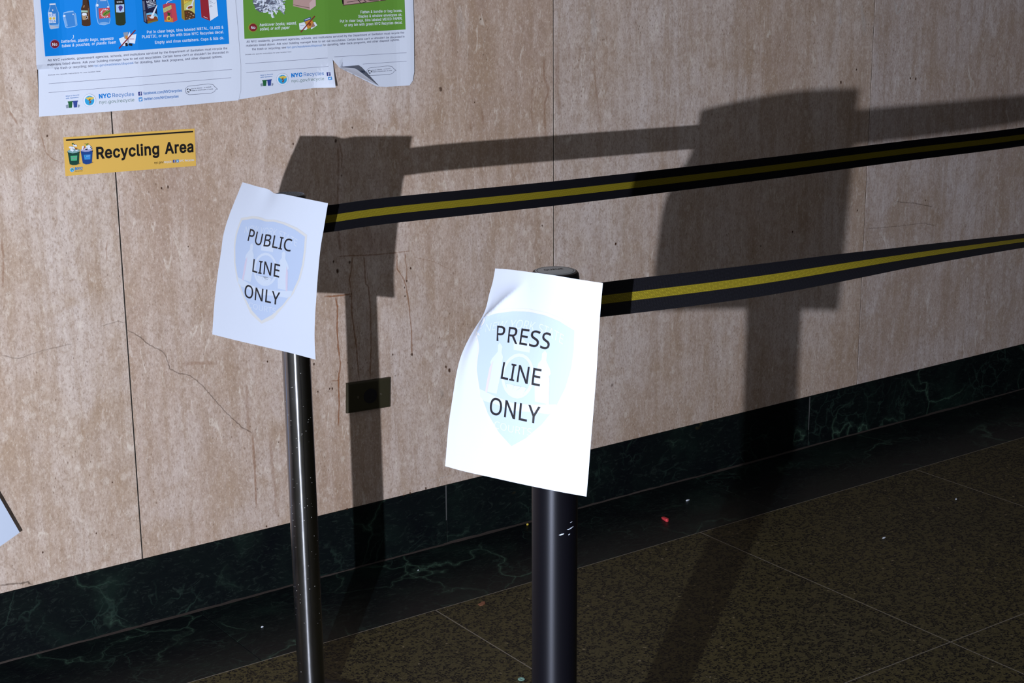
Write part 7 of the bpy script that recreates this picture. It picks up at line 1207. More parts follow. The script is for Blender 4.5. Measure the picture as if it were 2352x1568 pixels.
# ------------------------------------------------------------------ the setting
# stone wall: a backing and one slab per panel, dark open joints between them
X0, X1, ZTOP = -2.6, 8.2, 3.3
wall_back = struct(bm_obj('wall_back', box_bm(X0, X1, WALL_Y + 0.022, WALL_Y + 0.12, 0.0, ZTOP), JOINT), 'travertine clad wall behind the barrier posts')
edges = [JOINTS[0] - 3 * PANEL_W, JOINTS[0] - 2 * PANEL_W, JOINTS[0] - PANEL_W] + JOINTS + [JOINTS[2] + k * PANEL_W for k in (1, 2, 3, 4)]
gaps = {JOINTS[0]: 0.0026, JOINTS[1]: 0.0020, JOINTS[2]: 0.0020}
panels = []
for a, b in zip(edges, edges[1:]):
    ga, gb = gaps.get(a, 0.002), gaps.get(b, 0.002)
    panels.append((a, b, bm_obj('stone_panel', box_bm(a + ga / 2, b - gb / 2, WALL_Y, WALL_Y + 0.021, BASE_TOP + 0.001, ZTOP, 0.0006), STONE, wall_back)))

for e in edges:
    g_ = gaps.get(e, 0.002)
    bm_obj('joint_filler', box_bm(e - g_ / 2, e + g_ / 2, WALL_Y + 0.0009, WALL_Y + 0.02, BASE_TOP, ZTOP), JOINT, wall_back)

for k, (a, b, o) in enumerate(panels):
    o.color = [(1.0, 0.985, 0.96, 1), (1.02, 1.0, 0.99, 1), (1.0, 1.0, 1.01, 1), (0.97, 0.995, 1.06, 1)][min(3, max(0, k - 2))]

def panel_at(x):
    for a, b, o in panels:
        if a <= x <= b:
            return o
    return wall_back

# marks on the stone: rust runs, hairline cracks, pale smears, pits (thin films with a soft edge)
MARK_MATS = {'rust': (RUST, 'rust_streak'), 'orange': (RUSTO, 'rust_streak'), 'crack': (CRACK, 'hairline_crack'), 'white': (CHALK, 'pale_smear')}
def set_soft(o, vals):
    at = o.data.attributes.new('soft', 'FLOAT', 'POINT')
    at.data.foreach_set('value', vals)

def ribbon_mark(pts, w, strength, kind, k):
    P = np.array(pts, float)
    s = np.r_[0, np.cumsum(np.hypot(*np.diff(P, axis=0).T))]
    n = max(6, int(s[-1] / max(w * 1.2, 0.004)))
    n = min(n, 160)
    t = np.linspace(0, s[-1], n)
    C = np.c_[np.interp(t, s, P[:, 0]), np.interp(t, s, P[:, 1])]
    rng = random.Random(k)
    jit = max(w * 0.25, 0.0008)
    C[1:-1] += np.array([[rng.uniform(-jit, jit), rng.uniform(-jit, jit)] for _ in range(n - 2)]) * (1.0 if kind == 'crack' else 0.5)
    T = np.gradient(C, axis=0)
    T /= np.linalg.norm(T, axis=1)[:, None] + 1e-9
    N = np.c_[-T[:, 1], T[:, 0]]
    vs, soft = [], []
    y = WALL_Y - 0.00025 - 0.00001 * (k % 9)
    for i in range(n):
        e = min(1.0, i / 2.0 + 0.15, (n - 1 - i) / 2.0 + 0.15)
        ww = w * rng.uniform(0.75, 1.2)
        for q, al in ((-1.0, 0.0), (-0.35, 1.0), (0.35, 1.0), (1.0, 0.0)):
            p = C[i] + N[i] * q * ww * (0.62 if kind != 'crack' else 0.7)
            vs.append((p[0], y, p[1]))
            soft.append(al * e * strength)
    fs = [(i * 4 + j, (i + 1) * 4 + j, (i + 1) * 4 + j + 1, i * 4 + j + 1) for i in range(n - 1) for j in range(3)]
    mat, nm = MARK_MATS[kind]
    o = mesh_obj(nm, vs, fs, mat, panel_at(C[n // 2][0]))
    set_soft(o, soft)

for k, (pts, w, st, kind) in enumerate(MARKS):
    ribbon_mark(pts, w, st, kind, k)
for k, (x, z, r) in enumerate(PITS):
    rng = random.Random(k)
    n = 10
    vs, soft = [(x, WALL_Y - 0.0004, z)], [1.0]
    for ring, al in ((0.7, 1.0), (1.5, 0.0)):
        for i in range(n):
            a = 2 * math.pi * i / n
            rr = r * ring * rng.uniform(0.8, 1.25)
            vs.append((x + rr * math.cos(a) * 0.85, WALL_Y - 0.0004, z + rr * math.sin(a) * 1.2))
            soft.append(al)
    fs = [(0, 1 + i, 1 + (i + 1) % n) for i in range(n)] + [(1 + i, 1 + n + i, 1 + n + (i + 1) % n, 1 + (i + 1) % n) for i in range(n)]
    o = mesh_obj('dark_pit', vs, fs, PITM, panel_at(x))
    set_soft(o, soft)

# marble baseboard
baseboard_back = struct(bm_obj('baseboard_back', box_bm(X0, X1, WALL_Y + 0.018, WALL_Y + 0.0215, 0.0, BASE_TOP), JOINT), 'dark green marble baseboard along the stone wall')
bj = [-2.0, -0.42, 0.795, 2.012, 3.229, 4.446, 5.663, 6.88, 8.1]
for a, b in zip(bj, bj[1:]):
    bm_obj('marble_slab', box_bm(a + 0.0006, b - 0.0006, WALL_Y - 0.0005, WALL_Y + 0.018, 0.0, BASE_TOP, 0.001), MARBLE, baseboard_back)
# pale filler left in two of the baseboard joints
for x, z0, z1 in ((2.012, 0.06, 0.148), (3.229, 0.05, 0.147)):
    vs = [(x - 0.0012, WALL_Y - 0.0012, z0), (x + 0.0008, WALL_Y - 0.0012, z0), (x + 0.0016, WALL_Y - 0.0012, z1), (x - 0.0014, WALL_Y - 0.0012, z1),
          (x - 0.0012, WALL_Y + 0.002, z0), (x + 0.0008, WALL_Y + 0.002, z0), (x + 0.0016, WALL_Y + 0.002, z1), (x - 0.0014, WALL_Y + 0.002, z1)]
    mesh_obj('joint_filler', vs, [(0, 1, 2, 3), (0, 4, 5, 1), (1, 5, 6, 2), (3, 2, 6, 7), (0, 3, 7, 4)], plain('joint_grout', (0.06, 0.063, 0.070), 0.8), baseboard_back)

# floor: bedding, marble border slabs, terrazzo tiles with divider strips
floor = struct(bm_obj('floor', box_bm(X0, X1, -3.2, WALL_Y, -0.06, -0.004), STRIP), 'polished terrazzo floor with a green marble border')
mb = [-2.4, -1.2, 0.1, 1.36, 2.80, 4.17, 5.4, 6.7, 8.0]
by = WALL_Y - BORDER_W
for a, b in zip(mb, mb[1:]):
    bm_obj('border_slab', box_bm(a + 0.0005, b - 0.0005, by + 0.0008, WALL_Y - 0.0012, -0.02, 0.0, 0.0008), MARBLE, floor)
tx = sorted([TILE_X[0] - TILE * k for k in range(1, 6)] + TILE_X + [TILE_X[2] + TILE * k for k in (1, 2, 3, 4, 5)])
tyy = [by - 0.0008 - TILE * k for k in range(0, 8)]
for i, (a, b) in enumerate(zip(tx, tx[1:])):
    for j in range(len(tyy) - 1):
        bm_obj('terrazzo_tile', box_bm(a + 0.0016, b - 0.0016, tyy[j + 1] + 0.0016, tyy[j] - 0.0016, -0.02, 0.0), TERRAZZO, floor)
# flush strips between the tiles
for a in tx:
    bm_obj('divider_strip', box_bm(a - 0.0016, a + 0.0016, tyy[-1], tyy[0], -0.02, -0.0002), STRIP, floor)
for y in tyy:
    bm_obj('divider_strip', box_bm(tx[0], tx[-1], y - 0.0016, y + 0.0016, -0.02, -0.0004), STRIP, floor)
# worn caulk bead at the foot of the baseboard
n = 220
vs, fs = [], []
rng = random.Random(3)
for i in range(n):
    x = -0.5 + 6.0 * i / (n - 1)
    w1 = 0.0035 + 0.0025 * math.sin(i * 0.21) + rng.uniform(-0.0012, 0.0012)
    vs += [(x, WALL_Y - 0.0006, 0.0028 + rng.uniform(-0.0014, 0.0012)), (x, WALL_Y - 0.0035, 0.0014), (x, WALL_Y - 0.003 - w1, 0.0004)]
for i in range(n - 1):
    for j in range(2):
        fs.append((i * 3 + j, i * 3 + j + 1, (i + 1) * 3 + j + 1, (i + 1) * 3 + j))
mesh_obj('caulk_bead', vs, fs, CAULK, floor, smooth=True)

# the rest of the lobby, out of frame: it only returns some of the flash
struct(bm_obj('wall_left', box_bm(-2.72, -2.6, -3.2, WALL_Y + 0.12, 0.0, ZTOP), PLASTER))
struct(bm_obj('wall_front', box_bm(-2.6, 8.2, -3.32, -3.2, 0.0, ZTOP), PLASTER))
struct(bm_obj('ceiling', box_bm(-2.72, 8.2, -3.32, WALL_Y + 0.12, ZTOP, ZTOP + 0.1), PLASTER))

# ------------------------------------------------------------------ wall prints: posters and sticker
TOCAM = Vector((-0.5, -1.0, 0.09))      # a lifted paper edge swings out and a little to the left

def sheet_mesh(name, outline, lift, mat, parent, step=0.009):
    bm = bmesh.new()
    vs = [bm.verts.new((x, 0.0, z)) for x, z in outline]
    f = bm.faces.new(vs)
    bmesh.ops.triangulate(bm, faces=[f])
    xs = [p[0] for p in outline]; zs = [p[1] for p in outline]
    for lo, hi, nrm in ((min(xs), max(xs), (1, 0, 0)), (min(zs), max(zs), (0, 0, 1))):
        k = lo + step
        while k < hi:
            co = (k, 0, 0) if nrm[0] else (0, 0, k)
            bmesh.ops.bisect_plane(bm, geom=bm.verts[:] + bm.edges[:] + bm.faces[:], plane_co=co, plane_no=nrm)
            k += step
    for v in bm.verts:
        h = lift(v.co.x, v.co.z)
        v.co = Vector((v.co.x, WALL_Y, v.co.z)) + TOCAM * h
    bmesh.ops.recalc_face_normals(bm, faces=bm.faces)
    if sum(f.normal.y for f in bm.faces) > 0:
        bmesh.ops.reverse_faces(bm, faces=bm.faces[:])
    dup = bmesh.ops.duplicate(bm, geom=bm.faces[:])['geom']
    back = [q for q in dup if isinstance(q, bmesh.types.BMFace)]
    for v in {v for f in back for v in f.verts}:
        v.co.y += 0.0003
    bmesh.ops.reverse_faces(bm, faces=back)
    return bm_obj(name, bm, mat, parent)

def print_items(items, lift, parent, step=0.03):
    texts = [it for it in items if it[1] == 't']
    built = text_meshes([(it[4], 'A', it[10]) for it in texts])
    tm = {id(it): b for it, b in zip(texts, built)}
    groups, order = {}, []
    for it in items:
        key = it[0] if it[0] != 'lettering' else ('lettering', id(it))
        if key not in groups:
            groups[key] = []
            order.append(key)
        groups[key].append(it)
    for key in order:
        name = (key if isinstance(key, str) else key[0]).split('.')[0]
        vs, fs, mi, cols = [], [], [], []
        for it in groups[key]:
            col, layer = it[2], it[3]
            if col not in cols:
                cols.append(col)
            ci = cols.index(col)
            if it[1] == 'p':
                bm = bmesh.new()
                f = bm.faces.new([bm.verts.new((x, 0, z)) for x, z in it[4]])
                bmesh.ops.triangulate(bm, faces=[f])
                big = max(p[0] for p in it[4]) - min(p[0] for p in it[4]) > 0.06
                if big:
                    for lo, hi, nrm in ((min(p[0] for p in it[4]), max(p[0] for p in it[4]), (1, 0, 0)), (min(p[1] for p in it[4]), max(p[1] for p in it[4]), (0, 0, 1))):
                        k = lo + 0.009
                        while k < hi:
                            bmesh.ops.bisect_plane(bm, geom=bm.verts[:] + bm.edges[:] + bm.faces[:], plane_co=(k, 0, 0) if nrm[0] else (0, 0, k), plane_no=nrm)
                            k += 0.009
                bm.verts.index_update()
                pv = [(v.co.x, v.co.z) for v in bm.verts]
                pf = [tuple(v.index for v in f.verts) for f in bm.faces]
                bm.free()
            else:
                gv, pf, wdt = tm[id(it)]
                _, _, _, _, s, x0, z0, x1, z1, hh, bold, slant = it
                ex = Vector((x1 - x0, z1 - z0)); L = ex.length; ex.normalize()
                ey = Vector((-ex.y, ex.x))
                sx, sy = L / wdt, hh / CAP_A
                pv = []
                for a, b in gv:
                    px, py = a * sx + slant * b * sy, b * sy
                    pv.append((x0 + ex.x * px + ey.x * py, z0 + ex.y * px + ey.y * py))
            off = len(vs)
            for x, z in pv:
                p = Vector((x, WALL_Y, z)) + TOCAM * lift(x, z)
                vs.append((p.x, p.y - 0.0006 - 0.0004 * layer, p.z))
            for f in pf:
                fs.append(tuple(q + off for q in f)); mi.append(ci)
        o = mesh_obj(name, vs, fs, None, parent, mats=[ink(c) for c in cols], mat_idx=mi)
        # face outwards
        me = o.data
        flip = [p.index for p in me.polygons if p.normal.y > 0]
        if flip:
            bm = bmesh.new(); bm.from_mesh(me); bm.faces.ensure_lookup_table()
            bmesh.ops.reverse_faces(bm, faces=[bm.faces[i] for i in flip])
            bm.to_mesh(me); bm.free()

def sstep(a, b, x):
    t = min(1.0, max(0.0, (x - a) / (b - a)))
    return t * t * (3 - 2 * t)

def lift_blue(x, z):
    h = 0.0022 + 0.0065 * max(0.0, 1 - abs(x - 1.3105) / 0.16)
    if z > 1.187:
        h += 0.011 * sstep(1.165, 1.095, x)
    h += 0.0015 * sstep(1.45, 1.535, x)
    return h

def lift_green(x, z):
    h = 0.0015 + 0.006 * max(0.0, 1 - abs(x - 1.7345) / 0.13) * sstep(1.10, 1.20, z)
    d = math.hypot(x - 1.757, z - 1.103)
    if x < 1.765:
        h += 0.026 * max(0.0, 1 - d / 0.062) ** 1.3
    else:
        h += 0.005 * sstep(1.90, 1.95, x)
    return h

poster_a = empty('recycling_poster', (1.31, WALL_Y, 1.094))
tag(poster_a, 'blue recycling poster for metal, glass and plastic taped to the stone wall', 'poster', 'recycling posters on the wall')
poster_b = empty('recycling_poster', (1.74, WALL_Y, 1.096))
tag(poster_b, 'green recycling poster for mixed paper with a torn, curled lower edge', 'poster', 'recycling posters on the wall')

def keep_world(root):
    """parts were modelled in world space: keep them there under a moved root"""
    bpy.context.view_layer.update()
    inv = root.matrix_world.inverted()
    for ch in root.children:
        ch.matrix_parent_inverse = inv

sheet_mesh('paper_sheet', OUTLINE['blue'], lift_blue, POSTER, poster_a)
print_items(PRINT_BLUE, lambda x, z: lift_blue(x, z), poster_a)
keep_world(poster_a)
sheet_mesh('paper_sheet', OUTLINE['green'], lift_green, POSTER, poster_b)
print_items(PRINT_GREEN, lambda x, z: lift_green(x, z), poster_b)
# the torn corner that stands away from the wall, seen from behind
A_, B_ = Vector((1.757, WALL_Y - 0.005, 1.149)), Vector((1.8555, WALL_Y - 0.004, 1.1025))
TIP = Vector((1.7756, WALL_Y - 0.045, 1.1477))
vs, fs = [], []
nu, nv = 12, 8
for j in range(nv + 1):
    t = j / nv
    for i in range(nu + 1):
        u = i / nu
        hinge = A_.lerp(B_, u)
        free = A_.lerp(TIP, min(1, u / 0.35)) if u < 0.35 else TIP.lerp(B_, (u - 0.35) / 0.65)
        p = hinge.lerp(free, t)
        p.y -= 0.006 * math.sin(math.pi * t) * math.sin(math.pi * u)
        vs.append(p)
for j in range(nv):
    for i in range(nu):
        a = j * (nu + 1) + i
        fs.append((a, a + 1, a + nu + 2, a + nu + 1))
mesh_obj('torn_flap', vs, fs, POSTER, poster_b, smooth=True)
keep_world(poster_b)

sticker = empty('recycling_sticker', (1.30, WALL_Y, 0.98))
tag(sticker, 'yellow Recycling Area sticker below the blue poster', 'sticker')
sheet_mesh('vinyl_sheet', OUTLINE['sticker'], lambda x, z: 0.0006, STICKER, sticker, 0.05)
print_items(PRINT_STICKER, lambda x, z: 0.0006, sticker)
keep_world(sticker)

# tilted white sheet at the left edge of the view, standing a little off the wall
c0 = Vector((0.9803, 0.2800)); e1 = Vector((-0.900, -0.436)).normalized(); e2 = Vector((-0.380, 0.925)).normalized()
vs, fs = [], []
nu, nv = 10, 12
for j in range(nv + 1):
    for i in range(nu + 1):
        p = c0 + e1 * (0.216 * i / nu) + e2 * (0.279 * j / nv)
        k = i / nu
        vs.append((p.x, WALL_Y - 0.030 + 0.0295 * k ** 2.2, p.y))
for j in range(nv):
    for i in range(nu):
        a = j * (nu + 1) + i
        fs.append((a, a + nu + 1, a + nu + 2, a + 1))
card = mesh_obj('paper_sheet_on_wall', vs, fs, CARD, None, smooth=True)
tag(card, 'plain tilted white sheet low on the wall at the left edge', 'paper')

# ------------------------------------------------------------------ power outlet
outlet = empty('wall_outlet', (1.8055, WALL_Y, 0.41))
outlet.rotation_euler = (0, math.radians(2.6), 0)
tag(outlet, 'dark bronze outlet plate under the rust streaks on the stone wall', 'outlet')
bm = box_bm(-0.0567, 0.0567, -0.009, 0.0, -0.035, 0.035)
fe = [e for e in bm.edges if all(v.co.y < -0.005 for v in e.verts)]
bmesh.ops.bevel(bm, geom=fe, offset=0.0055, segments=3, affect='EDGES', profile=0.6)
bm_obj('plate', bm, BRONZE, outlet)
def disc_y(name, r, y0, y1, x, z, mat, parent, n=28, rim=0.0):
    vs, fs = lathe([(r, 0.0), (r, y1 - y0), (r - rim, y1 - y0)], n) if rim else lathe([(r, 0.0), (r, y1 - y0)], n)
    vs = [(x + a, y0 - c, z + b) for a, b, c in vs]
    # axis along -y: flip winding so that normals look outwards
    fs = [tuple(reversed(f)) for f in fs]
    return mesh_obj(name, vs, fs, mat, parent)
rec = disc_y('receptacle', 0.0172, -0.0085, -0.0070, 0.002, -0.001, PLASTIC, outlet)
rec.data.materials[0] = PLASTIC
for dx in (-0.0055, 0.0055):
    bm_obj('slot', box_bm(0.002 + dx - 0.0007, 0.002 + dx + 0.0007, -0.0111, -0.0095, -0.0045, 0.0035), JOINT, outlet)
bm_obj('slot', box_bm(0.0002, 0.0038, -0.0111, -0.0095, -0.0115, -0.0085, 0.0006), JOINT, outlet)
for dx in (-0.0300, 0.0305):
    sc = disc_y('screw', 0.0028, -0.0088, -0.0078, dx, 0.0, SCREW, outlet, 14)
    bm_obj('screw_slot', box_bm(dx - 0.0022, dx + 0.0022, -0.0103, -0.0097, -0.0003, 0.0003), JOINT, sc)

# ------------------------------------------------------------------ barrier posts
def ribbon_solid(name, pts, ups, half, thick, lo, hi, mat, parent):
    """belt strip between heights lo..hi (fractions of half width) along pts, with real thickness"""
    P = [Vector(p) for p in pts]
    n = len(P)
    vs, fs, uv = [], [], []
    s = 0.0
    for i in range(n):
        if i:
            s += (P[i] - P[i - 1]).length
        t = (P[min(i + 1, n - 1)] - P[max(i - 1, 0)]).normalized()
        up = (ups[i] - t * ups[i].dot(t)).normalized()
        nr = t.cross(up).normalized()
        for q, sd in ((lo, -1), (hi, -1), (hi, 1), (lo, 1)):
            vs.append(P[i] + up * (half * q) + nr * (thick / 2 * sd))
            uv.append((s, half * q))
    for i in range(n - 1):
        for j in range(4):
            fs.append((i * 4 + j, i * 4 + (j + 1) % 4, (i + 1) * 4 + (j + 1) % 4, (i + 1) * 4 + j))
    fs.append((3, 2, 1, 0)); fs.append(tuple((n - 1) * 4 + j for j in range(4)))
    o = mesh_obj(name, vs, fs, mat, parent)
    l = o.data.uv_layers.new(name='UVMap')
    for lp in o.data.loops:
        l.data[lp.index].uv = uv[lp.vertex_index]
    bm = bmesh.new(); bm.from_mesh(o.data); bmesh.ops.recalc_face_normals(bm, faces=bm.faces); bm.to_mesh(o.data); bm.free()
    return o

def catmull(ctrl, n):
    P = [np.array(c, float) for c in ctrl]
    out = []
    segs = len(P) - 1
    for k in range(n + 1):
        g = min(segs - 1e-9, segs * k / n)
        i = int(g); t = g - i
        p0, p1, p2, p3 = P[max(i - 1, 0)], P[i], P[i + 1], P[min(i + 2, segs)]
        out.append(0.5 * (2 * p1 + (p2 - p0) * t + (2 * p0 - 5 * p1 + 4 * p2 - p3) * t * t + (3 * p1 - 3 * p2 + p3 - p0) * t ** 3))
    return out

def axis_quat(base, top):
    return Vector((0, 0, 1)).rotation_difference((Vector(top) - Vector(base)).normalized())

HALF = 0.0238
# --- chrome post nearer the wall
SB, ST = (1.3349, 2.5338, 0.0), (1.3317, 2.5348, 0.9942)
post_a = empty('barrier_post', SB, axis_quat(SB, ST))
tag(post_a, 'chrome belt barrier post near the wall, carrying the PUBLIC LINE ONLY sign', 'barrier post', 'belt barrier posts')
lathe_obj('base', [(0.119, 0.0), (0.121, 0.004), (0.119, 0.010), (0.106, 0.016), (0.090, 0.021), (0.034, 0.026), (0.030, 0.034), (0.026, 0.036)], PLASTIC, post_a, 64)
lathe_obj('tube', [(0.0254, 0.0300), (0.0254, 0.8876)], CHROME, post_a, 64)
lathe_obj('belt_head', [(0.0259, 0.8856), (0.0282, 0.8876), (0.0282, 0.9766), (0.0272, 0.9786)], PLASTIC, post_a, 48)
cap_a = lathe_obj('cap', [(0.0287, 0.9776), (0.0293, 0.9791), (0.0293, 0.9911), (0.0284, 0.9931), (0.0269, 0.9942)], PLASTIC, post_a, 48)
lathe_obj('cap_disc', [(0.0268, 0.9936), (0.0268, 0.9946), (0.0262, 0.9948), (0.0256, 0.9942)], DARKCAP, cap_a, 48)
ctrl = [(1.3455, 2.5045, 0.951), (1.392, 2.499, 0.950), (1.53, 2.503, 0.9497), (1.918, 2.508, 0.9400), (2.454, 2.5455, 0.9265), (2.97, 2.598, 0.9135), (3.49, 2.642, 0.9005), (4.2, 2.71, 0.893), (5.0, 2.79, 0.900)]
pts = catmull(ctrl, 120)
belt_a = ribbon_solid('belt', pts, [Vector((0, 0.0, 1))] * len(pts), HALF, 0.0012, -1.0, 1.0, WEB, None)
stripe_a = ribbon_solid('yellow_stripe', pts, [Vector((0, 0, 1))] * len(pts), HALF, 0.0020, -0.29, 0.27, YEL, None)
# --- black post in front
BB, BT = (1.2855, 1.7085, 0.0), (1.2883, 1.7065, 1.0071)
post_b = empty('barrier_post', BB, axis_quat(BB, BT))
tag(post_b, 'black belt barrier post in front, carrying the PRESS LINE ONLY sign', 'barrier post', 'belt barrier posts')
lathe_obj('base', [(0.176, 0.0), (0.178, 0.004), (0.176, 0.010), (0.156, 0.017), (0.095, 0.022), (0.042, 0.028), (0.038, 0.038), (0.033, 0.040)], PLASTIC, post_b, 64)
lathe_obj('tube', [(0.0318, 0.0300), (0.0318, 0.9043)], COAT, post_b, 64)
lathe_obj('belt_head', [(0.0318, 0.9023), (0.0330, 0.9043), (0.0330, 0.9743), (0.0316, 0.9763), (0.0316, 0.9833)], PLASTIC, post_b, 48)
cap_b = lathe_obj('cap', [(0.0316, 0.9813), (0.0322, 0.9833), (0.0322, 0.9988), (0.0314, 1.0038), (0.0297, 1.0065), (0.0277, 1.0071)], PLASTIC, post_b, 56)
lab = lathe_obj('cap_label', [(0.0271, 1.0067), (0.0271, 1.0077), (0.0269, 1.0078)], CAPGREY, cap_b, 56)
vs, fs = [], []
for k in range(56):
    a0, a1 = 2 * math.pi * k / 56, 2 * math.pi * (k + 1) / 56
    i = len(vs)
    for a, r in ((a0, 0.0243), (a1, 0.0243), (a1, 0.0250), (a0, 0.0250)):
        vs.append((r * math.cos(a), r * math.sin(a), 1.00792))
    fs.append((i, i + 3, i + 2, i + 1))
mesh_obj('label_ring', vs, [tuple(reversed(f)) for f in fs], ink('black'), cap_b)
gv, gf, wd = text_meshes([('QUEUE', 'A', 0.02)])[0]
th = math.radians(-35.5 + 20)
exv, eyv = Vector((math.cos(th), math.sin(th))), Vector((-math.sin(th), math.cos(th)))
vs = []
for a, b in gv:
    px, py = (a / wd - 0.5) * 0.027, b / CAP_A * 0.0066 + 0.0035
    vs.append((exv.x * px + eyv.x * py, exv.y * px + eyv.y * py, 1.00798))
mesh_obj('lettering', vs, gf, ink('black'), cap_b)
# scuffs on the black tube
for k, (ang, z, w, h) in enumerate([(-1.92, 0.645, 0.0040, 0.0011), (-1.52, 0.651, 0.0050, 0.0009), (-1.40, 0.652, 0.0040, 0.0007), (-1.55, 0.643, 0.0018, 0.0009), (-1.43, 0.660, 0.0024, 0.0005)]):
    vs = []
    for t, q in ((-1, 0), (-.3, -1), (.6, -.6), (1, .3), (0, 1), (-.7, .5)):
        a = ang + t * w / 0.0318
        vs.append((0.03200 * math.cos(a), 0.03200 * math.sin(a), z + q * h + t * h * 0.6))
    mesh_obj('scuff', vs, [(0, 1, 2, 3, 4, 5)], ink('pale_grey'), post_b)
ctrl = [(1.315, 1.7105, 0.9575), (1.368, 1.7010, 0.9577), (1.61, 1.661, 0.9575), (1.865, 1.621, 0.9640), (2.10, 1.578, 0.9690), (2.5, 1.515, 0.970), (3.1, 1.42, 0.965)]
tw = [0.0, 2.0, 30.0, 64.0, 80.0, 90.0, 96.0]
n = 320
pts = catmull(ctrl, n)
twl = [np.interp(len(ctrl[:-1]) * k / n, range(len(tw)), tw) for k in range(n + 1)]
ups = []
for k in range(n + 1):
    t = Vector(pts[min(k + 1, n)] - pts[max(k - 1, 0)]).normalized()
    side = t.cross(Vector((0, 0, 1))).normalized()
    a = math.radians(twl[k])
    ups.append(Vector((0, 0, 1)) * math.cos(a) - side * math.sin(a))
belt_b = ribbon_solid('belt', pts, ups, HALF, 0.0012, -1.0, 1.0, WEB, None)
stripe_b = ribbon_solid('yellow_stripe', pts, ups, HALF, 0.0020, -0.25, 0.25, YEL, None)
bpy.context.view_layer.update()
for root, belt, stripe in ((post_a, belt_a, stripe_a), (post_b, belt_b, stripe_b)):
    belt.parent = root
    belt.matrix_parent_inverse = root.matrix_world.inverted()
    belt['label'] = 'black webbing belt with a yellow centre stripe'
    stripe.parent = belt
    stripe.matrix_parent_inverse = root.matrix_world.inverted() if False else Matrix.Identity(4)

# ------------------------------------------------------------------ the two paper signs
def hermite_edge(P, smooth=True):
    P = np.array(P, float)
    s = np.r_[0, np.cumsum(np.linalg.norm(np.diff(P, axis=0), axis=1))]
    s /= s[-1]
    m = np.gradient(P, s, axis=0)
    def f(a):
        a = min(1.0, max(0.0, a))
        i = min(len(s) - 2, max(0, int(np.searchsorted(s, a, side='right')) - 1))
        h = s[i + 1] - s[i]; t = (a - s[i]) / h
        return ((2 * t ** 3 - 3 * t ** 2 + 1) * P[i] + (t ** 3 - 2 * t ** 2 + t) * h * m[i] + (-2 * t ** 3 + 3 * t ** 2) * P[i + 1] + (t ** 3 - t ** 2) * h * m[i + 1])
    return f

def make_surface(E, crease):
    T, B, L, R = (hermite_edge(E[k]) for k in 'TBLR')
    c00, c10, c01, c11 = np.array(E['T'][0]), np.array(E['T'][-1]), np.array(E['B'][0]), np.array(E['B'][-1])
    def S(u, v):
        p = (1 - v) * T(u) + v * B(u) + (1 - u) * L(v) + u * R(v) - ((1 - u) * (1 - v) * c00 + u * (1 - v) * c10 + (1 - u) * v * c01 + u * v * c11)
        if crease:
            # fold running from the left edge up towards the top of the sheet
            a, b = np.array((-0.02, 0.285)), np.array((0.40, 0.045))
            d = (b - a) / np.linalg.norm(b - a)
            w = np.array((u, v)) - a
            al = w @ d / np.linalg.norm(b - a)
            s = w[0] * d[1] - w[1] * d[0]        # > 0 : above / left of the fold
            fade = sstep(1.05, 0.45, al) * sstep(0.0, 0.10, u)
            wd = 0.032 if s > 0 else 0.15
            p = p + np.array((-0.95, -0.30, 0.0)) * (0.0160 * fade * math.exp(-abs(s) / wd))
        else:
            # wrinkles under the strip of tape at the top
            s = math.hypot((u - 0.36) / 0.10, v / 0.10)
            p = p + np.array((0.9, 0.4, 0.0)) * (0.004 * math.exp(-s * s))
        return p
    return S

